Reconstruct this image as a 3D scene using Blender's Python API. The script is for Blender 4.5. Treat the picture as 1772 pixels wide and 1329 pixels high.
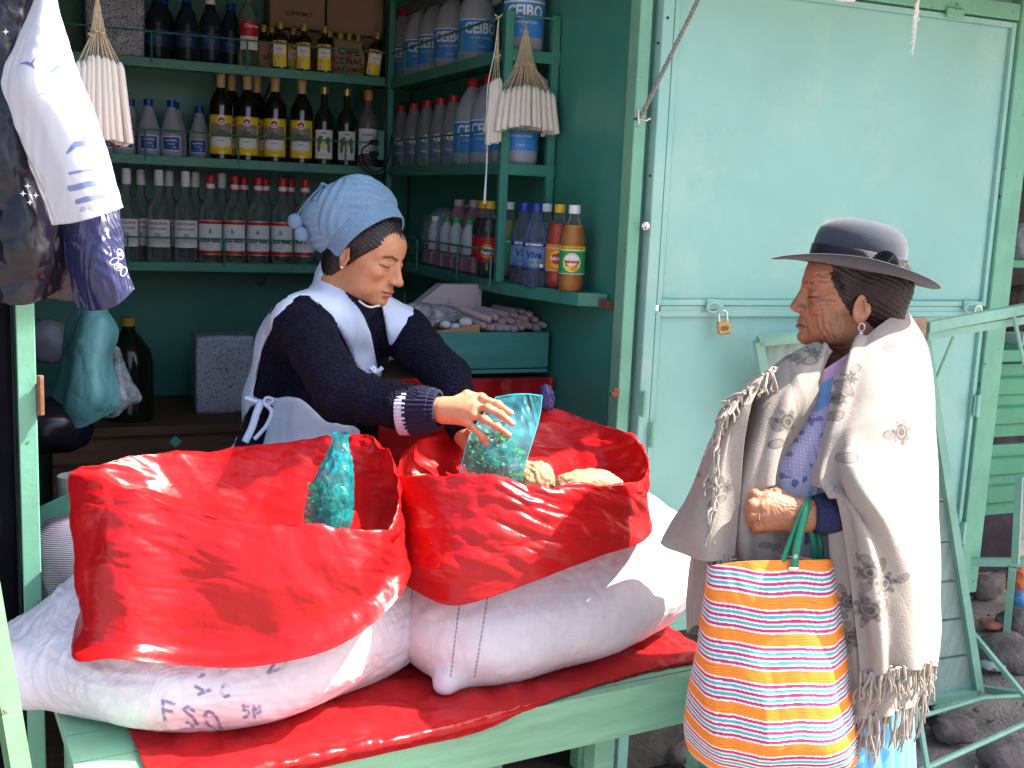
import bpy, bmesh, math, random
import numpy as np
from mathutils import Matrix, Vector, Euler
random.seed(7); rng = np.random.RandomState(11)
scene = bpy.context.scene
for o in list(bpy.data.objects): bpy.data.objects.remove(o)
COL = scene.collection
rad = math.radians

# ------------------------------------------------------------------ camera
FPX = 1950.0; YAW = rad(23.2); PIT = rad(9.3); RHO = math.atan(.043)
CAM = np.array([0, 0, 1.55])
_h = np.array([math.sin(YAW), math.cos(YAW), 0]); _R0 = np.array([math.cos(YAW), -math.sin(YAW), 0]); _Z = np.array([0, 0, 1.])
cf = math.cos(PIT)*_h-math.sin(PIT)*_Z; _U = math.sin(PIT)*_h+math.cos(PIT)*_Z
cr = math.cos(RHO)*_R0+math.sin(RHO)*_U; cu = math.cos(RHO)*_U-math.sin(RHO)*_R0
cam = bpy.data.cameras.new('camera'); cam.sensor_width = 36; cam.lens = FPX/1772*36
cam.clip_start = .05; cam.clip_end = 400
co = bpy.data.objects.new('camera', cam); COL.objects.link(co)
mw = Matrix(((cr[0], cu[0], -cf[0], CAM[0]), (cr[1], cu[1], -cf[1], CAM[1]), (cr[2], cu[2], -cf[2], CAM[2]), (0, 0, 0, 1)))
co.matrix_world = mw; scene.camera = co

def ray(px, py): return cf+(px-886)/FPX*cr-(py-664.5)/FPX*cu
def P(px, py, d): return CAM+d*ray(px, py)
def onpl(px, py, ax, v):
    q = ray(px, py); return CAM+(v-CAM[ax])/q[ax]*q

# ------------------------------------------------------------------ light
SUN_DIR = Vector((math.cos(rad(54))*math.cos(rad(-16)), math.cos(rad(54))*math.sin(rad(-16)), math.sin(rad(54))))
world = bpy.data.worlds.new("World"); scene.world = world; world.use_nodes = True
wn = world.node_tree.nodes; wl = world.node_tree.links
bg = wn['Background']; bg.inputs['Strength'].default_value = 0.13
sky = wn.new('ShaderNodeTexSky'); sky.sky_type = 'NISHITA'; sky.sun_disc = False
sky.sun_elevation = rad(54); sky.sun_rotation = rad(106); sky.altitude = 0; sky.air_density = 1.0; sky.dust_density = 4.0; sky.ozone_density = .2
wl.new(sky.outputs[0], bg.inputs[0])
sl = bpy.data.lights.new('sun', 'SUN'); sl.energy = 5.0; sl.angle = rad(.5); sl.color = (1, .96, .88)
so = bpy.data.objects.new('sun', sl); COL.objects.link(so); so.location = (3, 0, 6)
so.rotation_euler = SUN_DIR.to_track_quat('Z', 'Y').to_euler()
vs = scene.view_settings
scene.display_settings.display_device = 'sRGB'
vs.view_transform = 'Standard'; vs.look = 'None'; vs.gamma = 1; vs.use_curve_mapping = False
vs.exposure = 1.9
scene.cycles.transparent_max_bounces = 24; scene.cycles.max_bounces = 10; scene.cycles.diffuse_bounces = 5

# ------------------------------------------------------------------ noise
_lat = np.random.RandomState(3).rand(64, 64, 64).astype(np.float32)*2-1
def vn(p, scale=1., seed=0):
    q = np.asarray(p, dtype=np.float64)*scale+seed*7.31
    i = np.floor(q).astype(np.int64); f = q-i; f = f*f*(3-2*f)
    i0 = i & 63; i1 = (i+1) & 63
    x0, y0, z0 = i0[..., 0], i0[..., 1], i0[..., 2]; x1, y1, z1 = i1[..., 0], i1[..., 1], i1[..., 2]
    fx, fy, fz = f[..., 0], f[..., 1], f[..., 2]
    a = _lat[x0, y0, z0]*(1-fx)+_lat[x1, y0, z0]*fx; b = _lat[x0, y1, z0]*(1-fx)+_lat[x1, y1, z0]*fx
    c = _lat[x0, y0, z1]*(1-fx)+_lat[x1, y0, z1]*fx; d = _lat[x0, y1, z1]*(1-fx)+_lat[x1, y1, z1]*fx
    return (a*(1-fy)+b*fy)*(1-fz)+(c*(1-fy)+d*fy)*fz
def fbm(p, scale, octv=4, seed=0):
    r = 0; a = 1; t = 0
    for k in range(octv): r = r+a*vn(p, scale*2**k, seed+k); t += a; a *= .5
    return r/t
def crumple(p, scale, seed=0, n=7):
    p = np.asarray(p); rs = np.random.RandomState(seed+50)
    w = np.stack([fbm(p, scale*.7, 2, seed+j) for j in range(3)], -1)
    q = p*scale+w*.9; out = 0; tot = 0
    for k in range(n):
        d = rs.randn(3); d /= np.linalg.norm(d); fr = 1.3**k; am = .8**k
        t = np.abs((q@d*fr+rs.rand()) % 1.0-.5)*4-1
        m = np.clip(vn(p, scale*.8, seed+20+k)*1.4+.45, 0, 1)
        out = out+am*t*m; tot += am
    return out/tot*1.6

def facets(p, scale, seed=0, aniso=(1, 1, 1)):
    """foil-like creasing: F2-F1 of jittered cells, straight ridges between flat facets"""
    q = np.asarray(p, float).reshape(-1, 3)*np.array(aniso)*scale+seed*3.7
    q = q+.35*np.stack([vn(q, .8, 1), vn(q, .8, 2), vn(q, .8, 3)], -1)
    i0 = np.floor(q).astype(np.int64); f1 = np.full(len(q), 9.); f2 = np.full(len(q), 9.)
    for a in (-1, 0, 1):
        for b in (-1, 0, 1):
            for c in (-1, 0, 1):
                ii = i0+[a, b, c]; k = ii & 63; j = np.stack([_lat[k[:, 0], k[:, 1], k[:, 2]], _lat[k[:, 1], k[:, 2], k[:, 0]], _lat[k[:, 2], k[:, 0], k[:, 1]]], -1)*.5+.5
                d = np.linalg.norm(q-ii-j, axis=1); m = d < f1; f2 = np.where(m, f1, np.minimum(f2, d)); f1 = np.where(m, d, f1)
    return (np.clip(f2-f1, 0, .8)/.8).reshape(np.asarray(p).shape[:-1])
# ------------------------------------------------------------------ materials
MATS = {}
def srgb(r, g, b):
    f = lambda c: ((c/255+.055)/1.055)**2.4 if c/255 > .04045 else c/255/12.92
    return (f(r), f(g), f(b))
def mat(name, col=(.5, .5, .5), rough=.6, metal=0, var=.12, vscale=6, bump=0, bscale=60, bkind='noise', spec=.5,
        attr=False, trans=0, ior=1.45, translucent=0, alpha=1, coat=0, sheen=0, sss=0, wear=None, wscale=5, wthr=.62, wsoft=.03, detail=4, stretch=None, emis=0, bdist=.002):
    if name in MATS: return MATS[name]
    m = bpy.data.materials.new(name); m.use_nodes = True; nt = m.node_tree; N = nt.nodes; L = nt.links
    b = N['Principled BSDF']; out = N['Material Output']
    tc = N.new('ShaderNodeTexCoord'); vec = tc.outputs['Object']
    if stretch:
        mp = N.new('ShaderNodeMapping'); mp.inputs['Scale'].default_value = stretch; L.new(vec, mp.inputs[0]); vec = mp.outputs[0]
    ns = N.new('ShaderNodeTexNoise'); ns.inputs['Scale'].default_value = vscale; ns.inputs['Detail'].default_value = detail; ns.inputs['Roughness'].default_value = .65
    L.new(vec, ns.inputs['Vector'])
    mr = N.new('ShaderNodeMapRange'); mr.inputs[1].default_value = .3; mr.inputs[2].default_value = .7
    mr.inputs[3].default_value = 1-var; mr.inputs[4].default_value = 1+var; L.new(ns.outputs[0], mr.inputs[0])
    vm = N.new('ShaderNodeVectorMath'); vm.operation = 'SCALE'; L.new(mr.outputs[0], vm.inputs['Scale'])
    if attr:
        at = N.new('ShaderNodeAttribute'); at.attribute_name = 'Col'; L.new(at.outputs['Color'], vm.inputs[0])
    else: vm.inputs[0].default_value = col
    csrc = vm.outputs[0]
    if wear:
        n2 = N.new('ShaderNodeTexNoise'); n2.inputs['Scale'].default_value = wscale; n2.inputs['Detail'].default_value = 8; n2.inputs['Roughness'].default_value = .72
        L.new(tc.outputs['Object'], n2.inputs['Vector'])
        r2 = N.new('ShaderNodeMapRange'); r2.inputs[1].default_value = wthr; r2.inputs[2].default_value = wthr+wsoft; L.new(n2.outputs[0], r2.inputs[0])
        mx = N.new('ShaderNodeMix'); mx.data_type = 'RGBA'; L.new(r2.outputs[0], mx.inputs[0]); L.new(csrc, mx.inputs[6]); mx.inputs[7].default_value = (*wear, 1)
        csrc = mx.outputs[2]
    L.new(csrc, b.inputs['Base Color'])
    b.inputs['Roughness'].default_value = rough; b.inputs['Metallic'].default_value = metal
    b.inputs['Specular IOR Level'].default_value = spec; b.inputs['IOR'].default_value = ior
    b.inputs['Transmission Weight'].default_value = trans; b.inputs['Alpha'].default_value = alpha
    b.inputs['Coat Weight'].default_value = coat; b.inputs['Coat Roughness'].default_value = .15
    b.inputs['Sheen Weight'].default_value = sheen; b.inputs['Sheen Roughness'].default_value = .5
    if sss:
        b.inputs['Subsurface Weight'].default_value = sss; b.inputs['Subsurface Scale'].default_value = .008
        b.inputs['Subsurface Radius'].default_value = (1, .35, .2)
    if bump:
        bp = N.new('ShaderNodeBump'); bp.inputs['Strength'].default_value = bump; bp.inputs['Distance'].default_value = bdist
        if bkind == 'noise':
            t = N.new('ShaderNodeTexNoise'); t.inputs['Scale'].default_value = bscale; t.inputs['Detail'].default_value = 5; o = t.outputs[0]
        elif bkind == 'voronoi':
            t = N.new('ShaderNodeTexVoronoi'); t.inputs['Scale'].default_value = bscale; o = t.outputs['Distance']
        elif bkind == 'crease':
            t = N.new('ShaderNodeTexVoronoi'); t.feature = 'DISTANCE_TO_EDGE'; t.inputs['Scale'].default_value = bscale
            nz = N.new('ShaderNodeTexNoise'); nz.inputs['Scale'].default_value = bscale*.5; L.new(vec, nz.inputs['Vector'])
            mv = N.new('ShaderNodeMix'); mv.data_type = 'VECTOR'; mv.inputs[0].default_value = .12; L.new(vec, mv.inputs[4]); L.new(nz.outputs['Color'], mv.inputs[5])
            vec2 = mv.outputs[1]; L.new(vec2, t.inputs['Vector']); o = t.outputs['Distance']
        elif bkind == 'weave':
            t = N.new('ShaderNodeTexWave'); t.inputs['Scale'].default_value = bscale; t.bands_direction = 'Z'; t.inputs['Distortion'].default_value = 1.5; o = t.outputs[0]
        if bkind != 'crease': L.new(vec, t.inputs['Vector'])
        L.new(o, bp.inputs['Height']); L.new(bp.outputs[0], b.inputs['Normal'])
    if translucent:
        tr = N.new('ShaderNodeBsdfTranslucent'); L.new(csrc, tr.inputs[0])
        if bump: L.new(bp.outputs[0], tr.inputs['Normal'])
        mx2 = N.new('ShaderNodeMixShader'); mx2.inputs[0].default_value = translucent
        L.new(b.outputs[0], mx2.inputs[1]); L.new(tr.outputs[0], mx2.inputs[2]); L.new(mx2.outputs[0], out.inputs[0])
    MATS[name] = m; return m
def film(name, tint, density, rough=.2, bscale=30):
    """thin clear plastic film: tinted transparency with a glossy, slightly cloudy skin"""
    if name in MATS: return MATS[name]
    m = bpy.data.materials.new(name); m.use_nodes = True; nt = m.node_tree; N = nt.nodes; L = nt.links
    b = N['Principled BSDF']; out = N['Material Output']
    b.inputs['Base Color'].default_value = (*tint, 1); b.inputs['Roughness'].default_value = rough
    tr = N.new('ShaderNodeBsdfTransparent'); tr.inputs[0].default_value = (*[min(1, t*.4+.6) if density < .3 else t*.65+.35 for t in tint], 1)
    mx = N.new('ShaderNodeMixShader'); tc = N.new('ShaderNodeTexCoord')
    ns = N.new('ShaderNodeTexNoise'); ns.inputs['Scale'].default_value = bscale; ns.inputs['Detail'].default_value = 5; L.new(tc.outputs['Object'], ns.inputs['Vector'])
    mr = N.new('ShaderNodeMapRange'); mr.inputs[1].default_value = .35; mr.inputs[2].default_value = .65
    mr.inputs[3].default_value = density*.6; mr.inputs[4].default_value = min(1, density*1.4); L.new(ns.outputs[0], mr.inputs[0])
    bp = N.new('ShaderNodeBump'); bp.inputs['Strength'].default_value = .6; bp.inputs['Distance'].default_value = .004
    L.new(ns.outputs[0], bp.inputs['Height']); L.new(bp.outputs[0], b.inputs['Normal'])
    L.new(mr.outputs[0], mx.inputs[0]); L.new(tr.outputs[0], mx.inputs[1]); L.new(b.outputs[0], mx.inputs[2]); L.new(mx.outputs[0], out.inputs[0])
    MATS[name] = m; return m

MINT = mat('mint_paint', (.25, .49, .43), .42, var=.09, vscale=2.2, bump=.25, bscale=45, bdist=.0015, wear=(.37, .56, .47), wscale=2.6, wthr=.52, wsoft=.22)
FRAME = mat('frame_green_paint', (.15, .38, .26), .5, var=.12, vscale=9, bump=.3, bscale=70, wear=(.07, .05, .035), wscale=30, wthr=.635)
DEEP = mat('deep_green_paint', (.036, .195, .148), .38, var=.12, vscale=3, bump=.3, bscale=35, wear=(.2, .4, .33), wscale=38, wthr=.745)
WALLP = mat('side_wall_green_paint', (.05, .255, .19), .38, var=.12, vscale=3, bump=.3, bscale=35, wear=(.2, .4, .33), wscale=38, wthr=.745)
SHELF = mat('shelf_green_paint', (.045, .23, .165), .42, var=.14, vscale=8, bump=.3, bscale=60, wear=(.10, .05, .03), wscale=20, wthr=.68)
COUNT = mat('counter_green_paint', (.24, .48, .30), .55, var=.22, vscale=3, stretch=(1, 1, 7), bump=.5, bscale=30, wear=(.28, .27, .2), wscale=17, wthr=.66)
RUSTY = mat('rusty_metal', (.16, .07, .035), .75, var=.4, vscale=40, bump=.6, bscale=90)
STEEL = mat('steel', (.6, .6, .6), .25, metal=1, var=.05)
BRASS = mat('brass', (.62, .38, .16), .38, metal=.75, var=.1, vscale=60)
GOLD = mat('gold_foil', (.62, .42, .10), .35, metal=.6, var=.1, vscale=80)
BLACK = mat('black_plastic', (.010, .009, .014), .35, var=.2, bump=.5, bkind='crease', bscale=14, bdist=.006)
REDPL = mat('red_plastic_film', (.58, .011, .014), .27, var=.10, vscale=10, bump=.4, bkind='crease', bscale=22, bdist=.004, translucent=.34, spec=.55)
RAFFIA = mat('woven_sack_cloth', (.72, .68, .72), .5, attr=True, var=.05, vscale=30, bump=.5, bscale=260, bkind='noise', bdist=.0012, translucent=.12)
SKIN = mat('skin', rough=.48, attr=True, var=.09, vscale=70, bump=.35, bscale=260, sss=.08, bdist=.0009)
HAIR = mat('dark_hair', (.012, .008, .007), .42, var=.4, vscale=30, stretch=(1, 1, 1), bump=.9, bscale=120, bdist=.003)

# ------------------------------------------------------------------ object plumbing
def props(o, label=None, cat=None, group=None, kind=None):
    if label: o['label'] = label
    if cat: o['category'] = cat
    if group: o['group'] = group
    if kind: o['kind'] = kind
    return o
def thing(name, label, cat, loc=(0, 0, 0), group=None):
    o = bpy.data.objects.new(name, None); COL.objects.link(o); o.location = [float(x) for x in loc]; o.empty_display_size = .05
    return props(o, label, cat, group)
def wloc(o):
    v = Vector((0, 0, 0))
    while o is not None: v += o.location; o = o.parent
    return v
def make(name, V, Fc, mats, parent=None, smooth=True, midx=None, cols=None, sharp=None, local=False, uv=None):
    """one mesh object; vertices come in world space (or local when the thing is a prototype at the origin)"""
    V = np.asarray(V, dtype=np.float64).reshape(-1, 3)
    if parent is not None and not local: V = V-np.array(wloc(parent))
    me = bpy.data.meshes.new(name); me.from_pydata(V.tolist(), [], Fc if isinstance(Fc, list) else Fc.tolist())
    for m in (mats if isinstance(mats, (list, tuple)) else [mats]): me.materials.append(m)
    if midx is not None: me.polygons.foreach_set('material_index', np.asarray(midx, dtype=np.int32))
    me.polygons.foreach_set('use_smooth', np.full(len(me.polygons), smooth))
    if cols is not None:
        ca = me.color_attributes.new('Col', 'FLOAT_COLOR', 'POINT')
        ca.data.foreach_set('color', np.hstack([np.asarray(cols), np.ones((len(V), 1))]).astype(np.float32).ravel())
    me.update()
    if smooth and sharp: me.set_sharp_from_angle(angle=rad(sharp))
    o = bpy.data.objects.new(name, me); COL.objects.link(o)
    if parent is not None: o.parent = parent
    return o
def dup(root, loc=None, rotz=None, label=None, group=None, rot=None, scale=None):
    r = root.copy(); COL.objects.link(r)
    if loc is not None: r.location = [float(x) for x in loc]
    if rotz is not None: r.rotation_euler = (0, 0, rotz)
    if rot is not None: r.rotation_euler = rot
    if scale is not None: r.scale = scale if hasattr(scale, '__len__') else (scale,)*3
    if label: r['label'] = label
    if group: r['group'] = group
    for ch in list(root.children):
        c = ch.copy(); COL.objects.link(c); c.parent = r
        for g in list(ch.children):
            d = g.copy(); COL.objects.link(d); d.parent = c
    return r
class MB:
    def __init__(s): s.V = []; s.F = []; s.M = []; s.m = 0
    def add(s, V, Fc):
        b = len(s.V); s.V += [tuple(float(c) for c in v) for v in V]
        for f in Fc: s.F.append([int(i)+b for i in f]); s.M.append(s.m)
        return s
    def box(s, lo, hi, bev=.002, rot=None, about=None):
        lo = np.minimum(lo, hi)*1.; hi2 = np.maximum(lo, hi)*1.; bm = bmesh.new(); bmesh.ops.create_cube(bm, size=1)
        c = (lo+hi2)/2; d = hi2-lo
        for v in bm.verts: v.co = Vector((v.co.x*d[0], v.co.y*d[1], v.co.z*d[2]))
        if bev: bmesh.ops.bevel(bm, geom=bm.edges[:], offset=min(bev, d.min()*.35), segments=1, affect='EDGES')
        R = Matrix.Rotation(0, 3, 'Z') if rot is None else (rot if isinstance(rot, Matrix) else Euler(rot).to_matrix())
        ab = Vector(c if about is None else about)
        bm.verts.ensure_lookup_table()
        V = [ab+R@(v.co+Vector(c)-ab) for v in bm.verts]; Fc = [[v.index for v in f.verts] for f in bm.faces]
        bm.free(); return s.add(V, Fc)
    def bar(s, a, b, w, h, up=(0, 0, 1)):
        """rectangular bar from a to b"""
        a = np.array(a, float); b = np.array(b, float); d = b-a; L = np.linalg.norm(d); d /= L
        up = np.array(up, float); x = np.cross(d, up); x /= np.linalg.norm(x); y = np.cross(x, d)
        V = []
        for e in (a, b):
            for i, j in ((-1, -1), (1, -1), (1, 1), (-1, 1)): V.append(e+x*w/2*i+y*h/2*j)
        return s.add(V, [[0, 3, 2, 1], [4, 5, 6, 7], [0, 1, 5, 4], [1, 2, 6, 5], [2, 3, 7, 6], [3, 0, 4, 7]])
    def tube(s, pts, r, n=8, closed=False):
        pts = [np.array(p, float) for p in pts]; m = len(pts); rs = r if hasattr(r, '__len__') else [r]*m
        V = []; prev = None
        for i, p in enumerate(pts):
            t = pts[(i+1) % m]-pts[i-1] if closed else pts[min(i+1, m-1)]-pts[max(i-1, 0)]
            t = t/(np.linalg.norm(t)+1e-12)
            if prev is None: a = np.array([0, 0, 1.]) if abs(t[2]) < .9 else np.array([1., 0, 0]); x = np.cross(t, a)
            else: x = prev-t*(prev@t)
            x /= np.linalg.norm(x); prev = x; y = np.cross(t, x)
            for k in range(n): an = 2*math.pi*k/n; V.append(p+rs[i]*(x*math.cos(an)+y*math.sin(an)))
        Fc = []
        for i in range(m if closed else m-1):
            j = (i+1) % m
            for k in range(n): l = (k+1) % n; Fc.append([i*n+k, i*n+l, j*n+l, j*n+k])
        if not closed: Fc.append(list(range(n))[::-1]); Fc.append([(m-1)*n+k for k in range(n)])
        return s.add(V, Fc)
    def lathe(s, prof, n=24, c=(0, 0, 0), sx=1, sy=1, a0=0, a1=2*math.pi):
        full = abs(a1-a0-2*math.pi) < 1e-6; cnt = n if full else n+1; V = []
        for r, z in prof:
            for k in range(cnt): a = a0+(a1-a0)*k/n; V.append((c[0]+r*sx*math.cos(a), c[1]+r*sy*math.sin(a), c[2]+z))
        Fc = []
        for i in range(len(prof)-1):
            for k in range(n):
                l = (k+1) % cnt; Fc.append([i*cnt+k, i*cnt+l, (i+1)*cnt+l, (i+1)*cnt+k])
        if full:
            if prof[0][0] > 1e-5: Fc.append(list(range(cnt))[::-1])
            if prof[-1][0] > 1e-5: Fc.append([(len(prof)-1)*cnt+k for k in range(cnt)])
        return s.add(V, Fc)
    def obj(s, name, mats, parent=None, smooth=True, sharp=35, local=False, cols=None):
        return make(name, s.V, s.F, mats, parent, smooth, s.M, cols, sharp, local)
def block(name, lo, hi, m, parent=None, bev=.002, rot=None, about=None, local=False): return MB().box(lo, hi, bev, rot, about).obj(name, m, parent, smooth=False, local=local)
def struct(o): o['kind'] = 'structure'; return o

# ------------------------------------------------------------------ spline sheets
def cr_mat(n, m, closed):
    """Catmull-Rom interpolation matrix: m samples over n control points"""
    A = np.zeros((m, n)); T = np.arange(m)/m*n if closed else np.linspace(0, n-1, m)
    for r, t in enumerate(T):
        i = int(math.floor(t)); 
        if not closed: i = min(i, n-2)
        f = t-i
        w = (-.5*f+f*f-.5*f**3, 1-2.5*f*f+1.5*f**3, .5*f+2*f*f-1.5*f**3, -.5*f*f+.5*f**3)
        for k in range(4):
            j = i-1+k
            if closed: A[r, j % n] += w[k]
            elif j < 0: A[r, 0] += 2*w[k]; A[r, 1] -= w[k]
            elif j > n-1: A[r, n-1] += 2*w[k]; A[r, n-2] -= w[k]
            else: A[r, j] += w[k]
    return A
def resample(row, n):
    row = np.asarray(row, float)
    return row if len(row) == n else cr_mat(len(row), n, False)@row
def grid_faces(nv, nu, closed):
    cu_ = nu if closed else nu-1; i = np.arange(nv-1)[:, None]; j = np.arange(cu_)[None, :]; k = (j+1) % nu
    return np.stack([i*nu+j, i*nu+k, (i+1)*nu+k, (i+1)*nu+j], -1).reshape(-1, 4)
def sheet_pts(rows, nu, nv, closed=False, px=True):
    rows = [resample(r, max(len(q) for q in rows)) for r in rows]
    G = np.array([[P(*c) if px else c for c in r] for r in rows])
    A = cr_mat(G.shape[0], nv, False); B = cr_mat(G.shape[1], nu, closed)
    return np.einsum('ai,ijk,bj->abk', A, G, B)
def normals(G, closed=False):
    du = (np.roll(G, -1, 1)-np.roll(G, 1, 1)) if closed else np.gradient(G, axis=1); dv = np.gradient(G, axis=0)
    n = np.cross(du, dv); return n/(np.linalg.norm(n, axis=-1, keepdims=True)+1e-9)
def sheet(name, rows, nu, nv, m, parent, disp=None, closed=False, thick=.002, colf=None, px=True, keep=None):
    G = sheet_pts(rows, nu, nv, closed, px) if not isinstance(rows, np.ndarray) else rows
    nv, nu = G.shape[:2]
    N = normals(G, closed); cam_side = np.sign((N*(CAM-G)).sum(-1).mean()) if not closed else 1
    U, W = np.meshgrid(np.linspace(0, 1, nu), np.linspace(0, 1, nv))
    if disp is not None: G = G+N*cam_side*disp(G, U, W)[..., None]
    Fc = grid_faces(nv, nu, closed)
    if keep is not None: k = keep(U, W).ravel(); Fc = Fc[k[Fc].all(1)]
    cols = None if colf is None else colf(G.reshape(-1, 3), U.ravel(), W.ravel())
    o = make(name, G.reshape(-1, 3), Fc, m, parent, cols=cols)
    if thick:
        md = o.modifiers.new('thickness', 'SOLIDIFY'); md.thickness = thick; md.offset = 0
    o_G[o.name] = G
    return o
o_G = {}

# ------------------------------------------------------------------ implicit surfaces
def surface_nets(Fv, lo, h):
    s = Fv < 0; nx, ny, nz = Fv.shape
    cnt = np.zeros((nx-1, ny-1, nz-1), np.int8); acc = np.zeros((nx-1, ny-1, nz-1, 3), np.float32)
    I = np.indices(Fv.shape).astype(np.float32) if False else None
    for ax in range(3):
        a = [slice(None)]*3; b = [slice(None)]*3; a[ax] = slice(0, -1); b[ax] = slice(1, None)
        A = Fv[tuple(a)]; B = Fv[tuple(b)]; cross = s[tuple(a)] != s[tuple(b)]
        t = np.where(cross, A/(A-B+1e-20), 0)
        o1, o2 = [x for x in range(3) if x != ax]
        for d1 in (0, 1):
            for d2 in (0, 1):
                sl_ = [None]*3; sl_[ax] = slice(None)
                n1 = Fv.shape[o1]-1; n2 = Fv.shape[o2]-1
                sl_[o1] = slice(d1, d1+n1); sl_[o2] = slice(d2, d2+n2); sl_ = tuple(sl_)
                c = cross[sl_]; cnt += c; acc[..., ax] += np.where(c, t[sl_], 0)
                if d1: acc[..., o1] += c
                if d2: acc[..., o2] += c
    act = cnt > 0; idx = -np.ones(act.shape, np.int64); idx[act] = np.arange(act.sum())
    cell = np.argwhere(act); V = (cell+acc[act]/cnt[act][:, None])*h+np.array(lo)
    Q = []
    for ax in range(3):
        a = [slice(None)]*3; b = [slice(None)]*3; a[ax] = slice(0, -1); b[ax] = slice(1, None)
        cross = s[tuple(a)] != s[tuple(b)]; o1, o2 = [(1, 2), (2, 0), (0, 1)][ax]
        e = np.argwhere(cross); e = e[(e[:, o1] > 0) & (e[:, o2] > 0) & (e[:, o1] < Fv.shape[o1]-1) & (e[:, o2] < Fv.shape[o2]-1)]
        if len(e) == 0: continue
        def g(d1, d2): k = e.copy(); k[:, o1] -= d1; k[:, o2] -= d2; return idx[k[:, 0], k[:, 1], k[:, 2]]
        q = np.stack([g(1, 1), g(0, 1), g(0, 0), g(1, 0)], 1); inside = s[e[:, 0], e[:, 1], e[:, 2]]
        q[~inside] = q[~inside][:, ::-1]; Q.append(q)
    return V, np.vstack(Q)
class SDF:
    """a grid in some local frame and a running smooth union"""
    def __init__(s, lo, hi, h):
        s.lo = np.array(lo, np.float32); s.h = h; n = np.ceil((np.array(hi)-s.lo)/h).astype(int)+1
        ax = [s.lo[i]+np.arange(n[i], dtype=np.float32)*h for i in range(3)]
        s.X, s.Y, s.Z = np.meshgrid(*ax, indexing='ij', sparse=True); s.d = np.full(tuple(n), 1., np.float32); s.P = None
    def ell(s, c, r, R=None):
        x = s.X-c[0]; y = s.Y-c[1]; z = s.Z-c[2]
        if R is not None: x, y, z = (R[0][0]*x+R[1][0]*y+R[2][0]*z), (R[0][1]*x+R[1][1]*y+R[2][1]*z), (R[0][2]*x+R[1][2]*y+R[2][2]*z)
        k0 = np.sqrt((x/r[0])**2+(y/r[1])**2+(z/r[2])**2); k1 = np.sqrt((x/r[0]**2)**2+(y/r[1]**2)**2+(z/r[2]**2)**2)+1e-9
        return k0*(k0-1)/k1
    def cap(s, a, b, ra, rb):
        a = np.array(a, float); b = np.array(b, float); d = b-a; L2 = d@d
        t = np.clip(((s.X-a[0])*d[0]+(s.Y-a[1])*d[1]+(s.Z-a[2])*d[2])/L2, 0, 1)
        return np.sqrt((s.X-a[0]-t*d[0])**2+(s.Y-a[1]-t*d[1])**2+(s.Z-a[2]-t*d[2])**2)-(ra+(rb-ra)*t)
    def add(s, e, k=.01):
        hh = np.clip(.5+.5*(s.d-e)/k, 0, 1); s.d = (s.d*(1-hh)+e*hh-k*hh*(1-hh)).astype(np.float32); return s
    def sub(s, e, k=.005):
        hh = np.clip(.5-.5*(s.d+e)/k, 0, 1); s.d = (s.d*(1-hh)-e*hh+k*hh*(1-hh)).astype(np.float32); return s
    def isect(s, e): s.d = np.maximum(s.d, e).astype(np.float32); return s
    def mesh(s): return surface_nets(s.d, s.lo, s.h)
def vnorm(V, Fc):
    n = np.zeros_like(V); a, b, c, d = (V[Fc[:, i]] for i in range(4)); fn = np.cross(c-a, d-b)
    for i in range(4): np.add.at(n, Fc[:, i], fn)
    return n/(np.linalg.norm(n, axis=1, keepdims=True)+1e-12)
def smoothmesh(V, Fc, it=2, lam=.5):
    E = np.vstack([Fc[:, [0, 1]], Fc[:, [1, 2]], Fc[:, [2, 3]], Fc[:, [3, 0]]]); E = np.vstack([E, E[:, ::-1]])
    deg = np.bincount(E[:, 0], minlength=len(V))[:, None]
    for _ in range(it):
        S = np.stack([np.bincount(E[:, 0], weights=V[E[:, 1], k], minlength=len(V)) for k in range(3)], 1)
        V = V+lam*(S/np.maximum(deg, 1)-V)
    return V
def segdist(p, a, b):
    a = np.array(a, float); b = np.array(b, float); d = b-a; t = np.clip(((p-a)@d)/(d@d+1e-12), 0, 1)
    return np.linalg.norm(p-a-t[:, None]*d, axis=1)
def polydist(p, pts):
    r = np.full(len(p), 9.)
    for a, b in zip(pts[:-1], pts[1:]): r = np.minimum(r, segdist(p, a, b))
    return r

# ------------------------------------------------------------------ lettering
_tc = {}
def text_vf(s, size=.02, bold=0, align='CENTER', shear=0, sx=1.):
    key = (s, size, bold, align, shear, sx)
    if key in _tc: return _tc[key]
    cu_ = bpy.data.curves.new('t', 'FONT'); cu_.body = s; cu_.size = size; cu_.align_x = align; cu_.align_y = 'CENTER'
    cu_.offset = bold; cu_.shear = shear; cu_.resolution_u = 2; cu_.fill_mode = 'FRONT' if hasattr(cu_, 'fill_mode') else cu_.fill_mode
    ob = bpy.data.objects.new('t', cu_); COL.objects.link(ob); dg = bpy.context.evaluated_depsgraph_get()
    me = bpy.data.meshes.new_from_object(ob.evaluated_get(dg))
    V = np.array([v.co[:] for v in me.vertices]).reshape(-1, 3); V[:, 0] *= sx; Fc = [list(p.vertices) for p in me.polygons]
    bpy.data.objects.remove(ob); bpy.data.curves.remove(cu_); bpy.data.meshes.remove(me)
    _tc[key] = (V, Fc); return V, Fc
def bend(V, R, z0, s0=0):
    """wrap flat (s,t) drawing round a vertical cylinder of radius R whose front faces -Y"""
    V = np.asarray(V); a = (V[:, 0]+s0)/R; return np.stack([R*np.sin(a), -R*np.cos(a), V[:, 1]+z0], 1)
def text_on(mb, s, size, R, z, s0=0, **k):
    V, Fc = text_vf(s, size, **k); mb.add(bend(V, R, z, s0), Fc)
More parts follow.
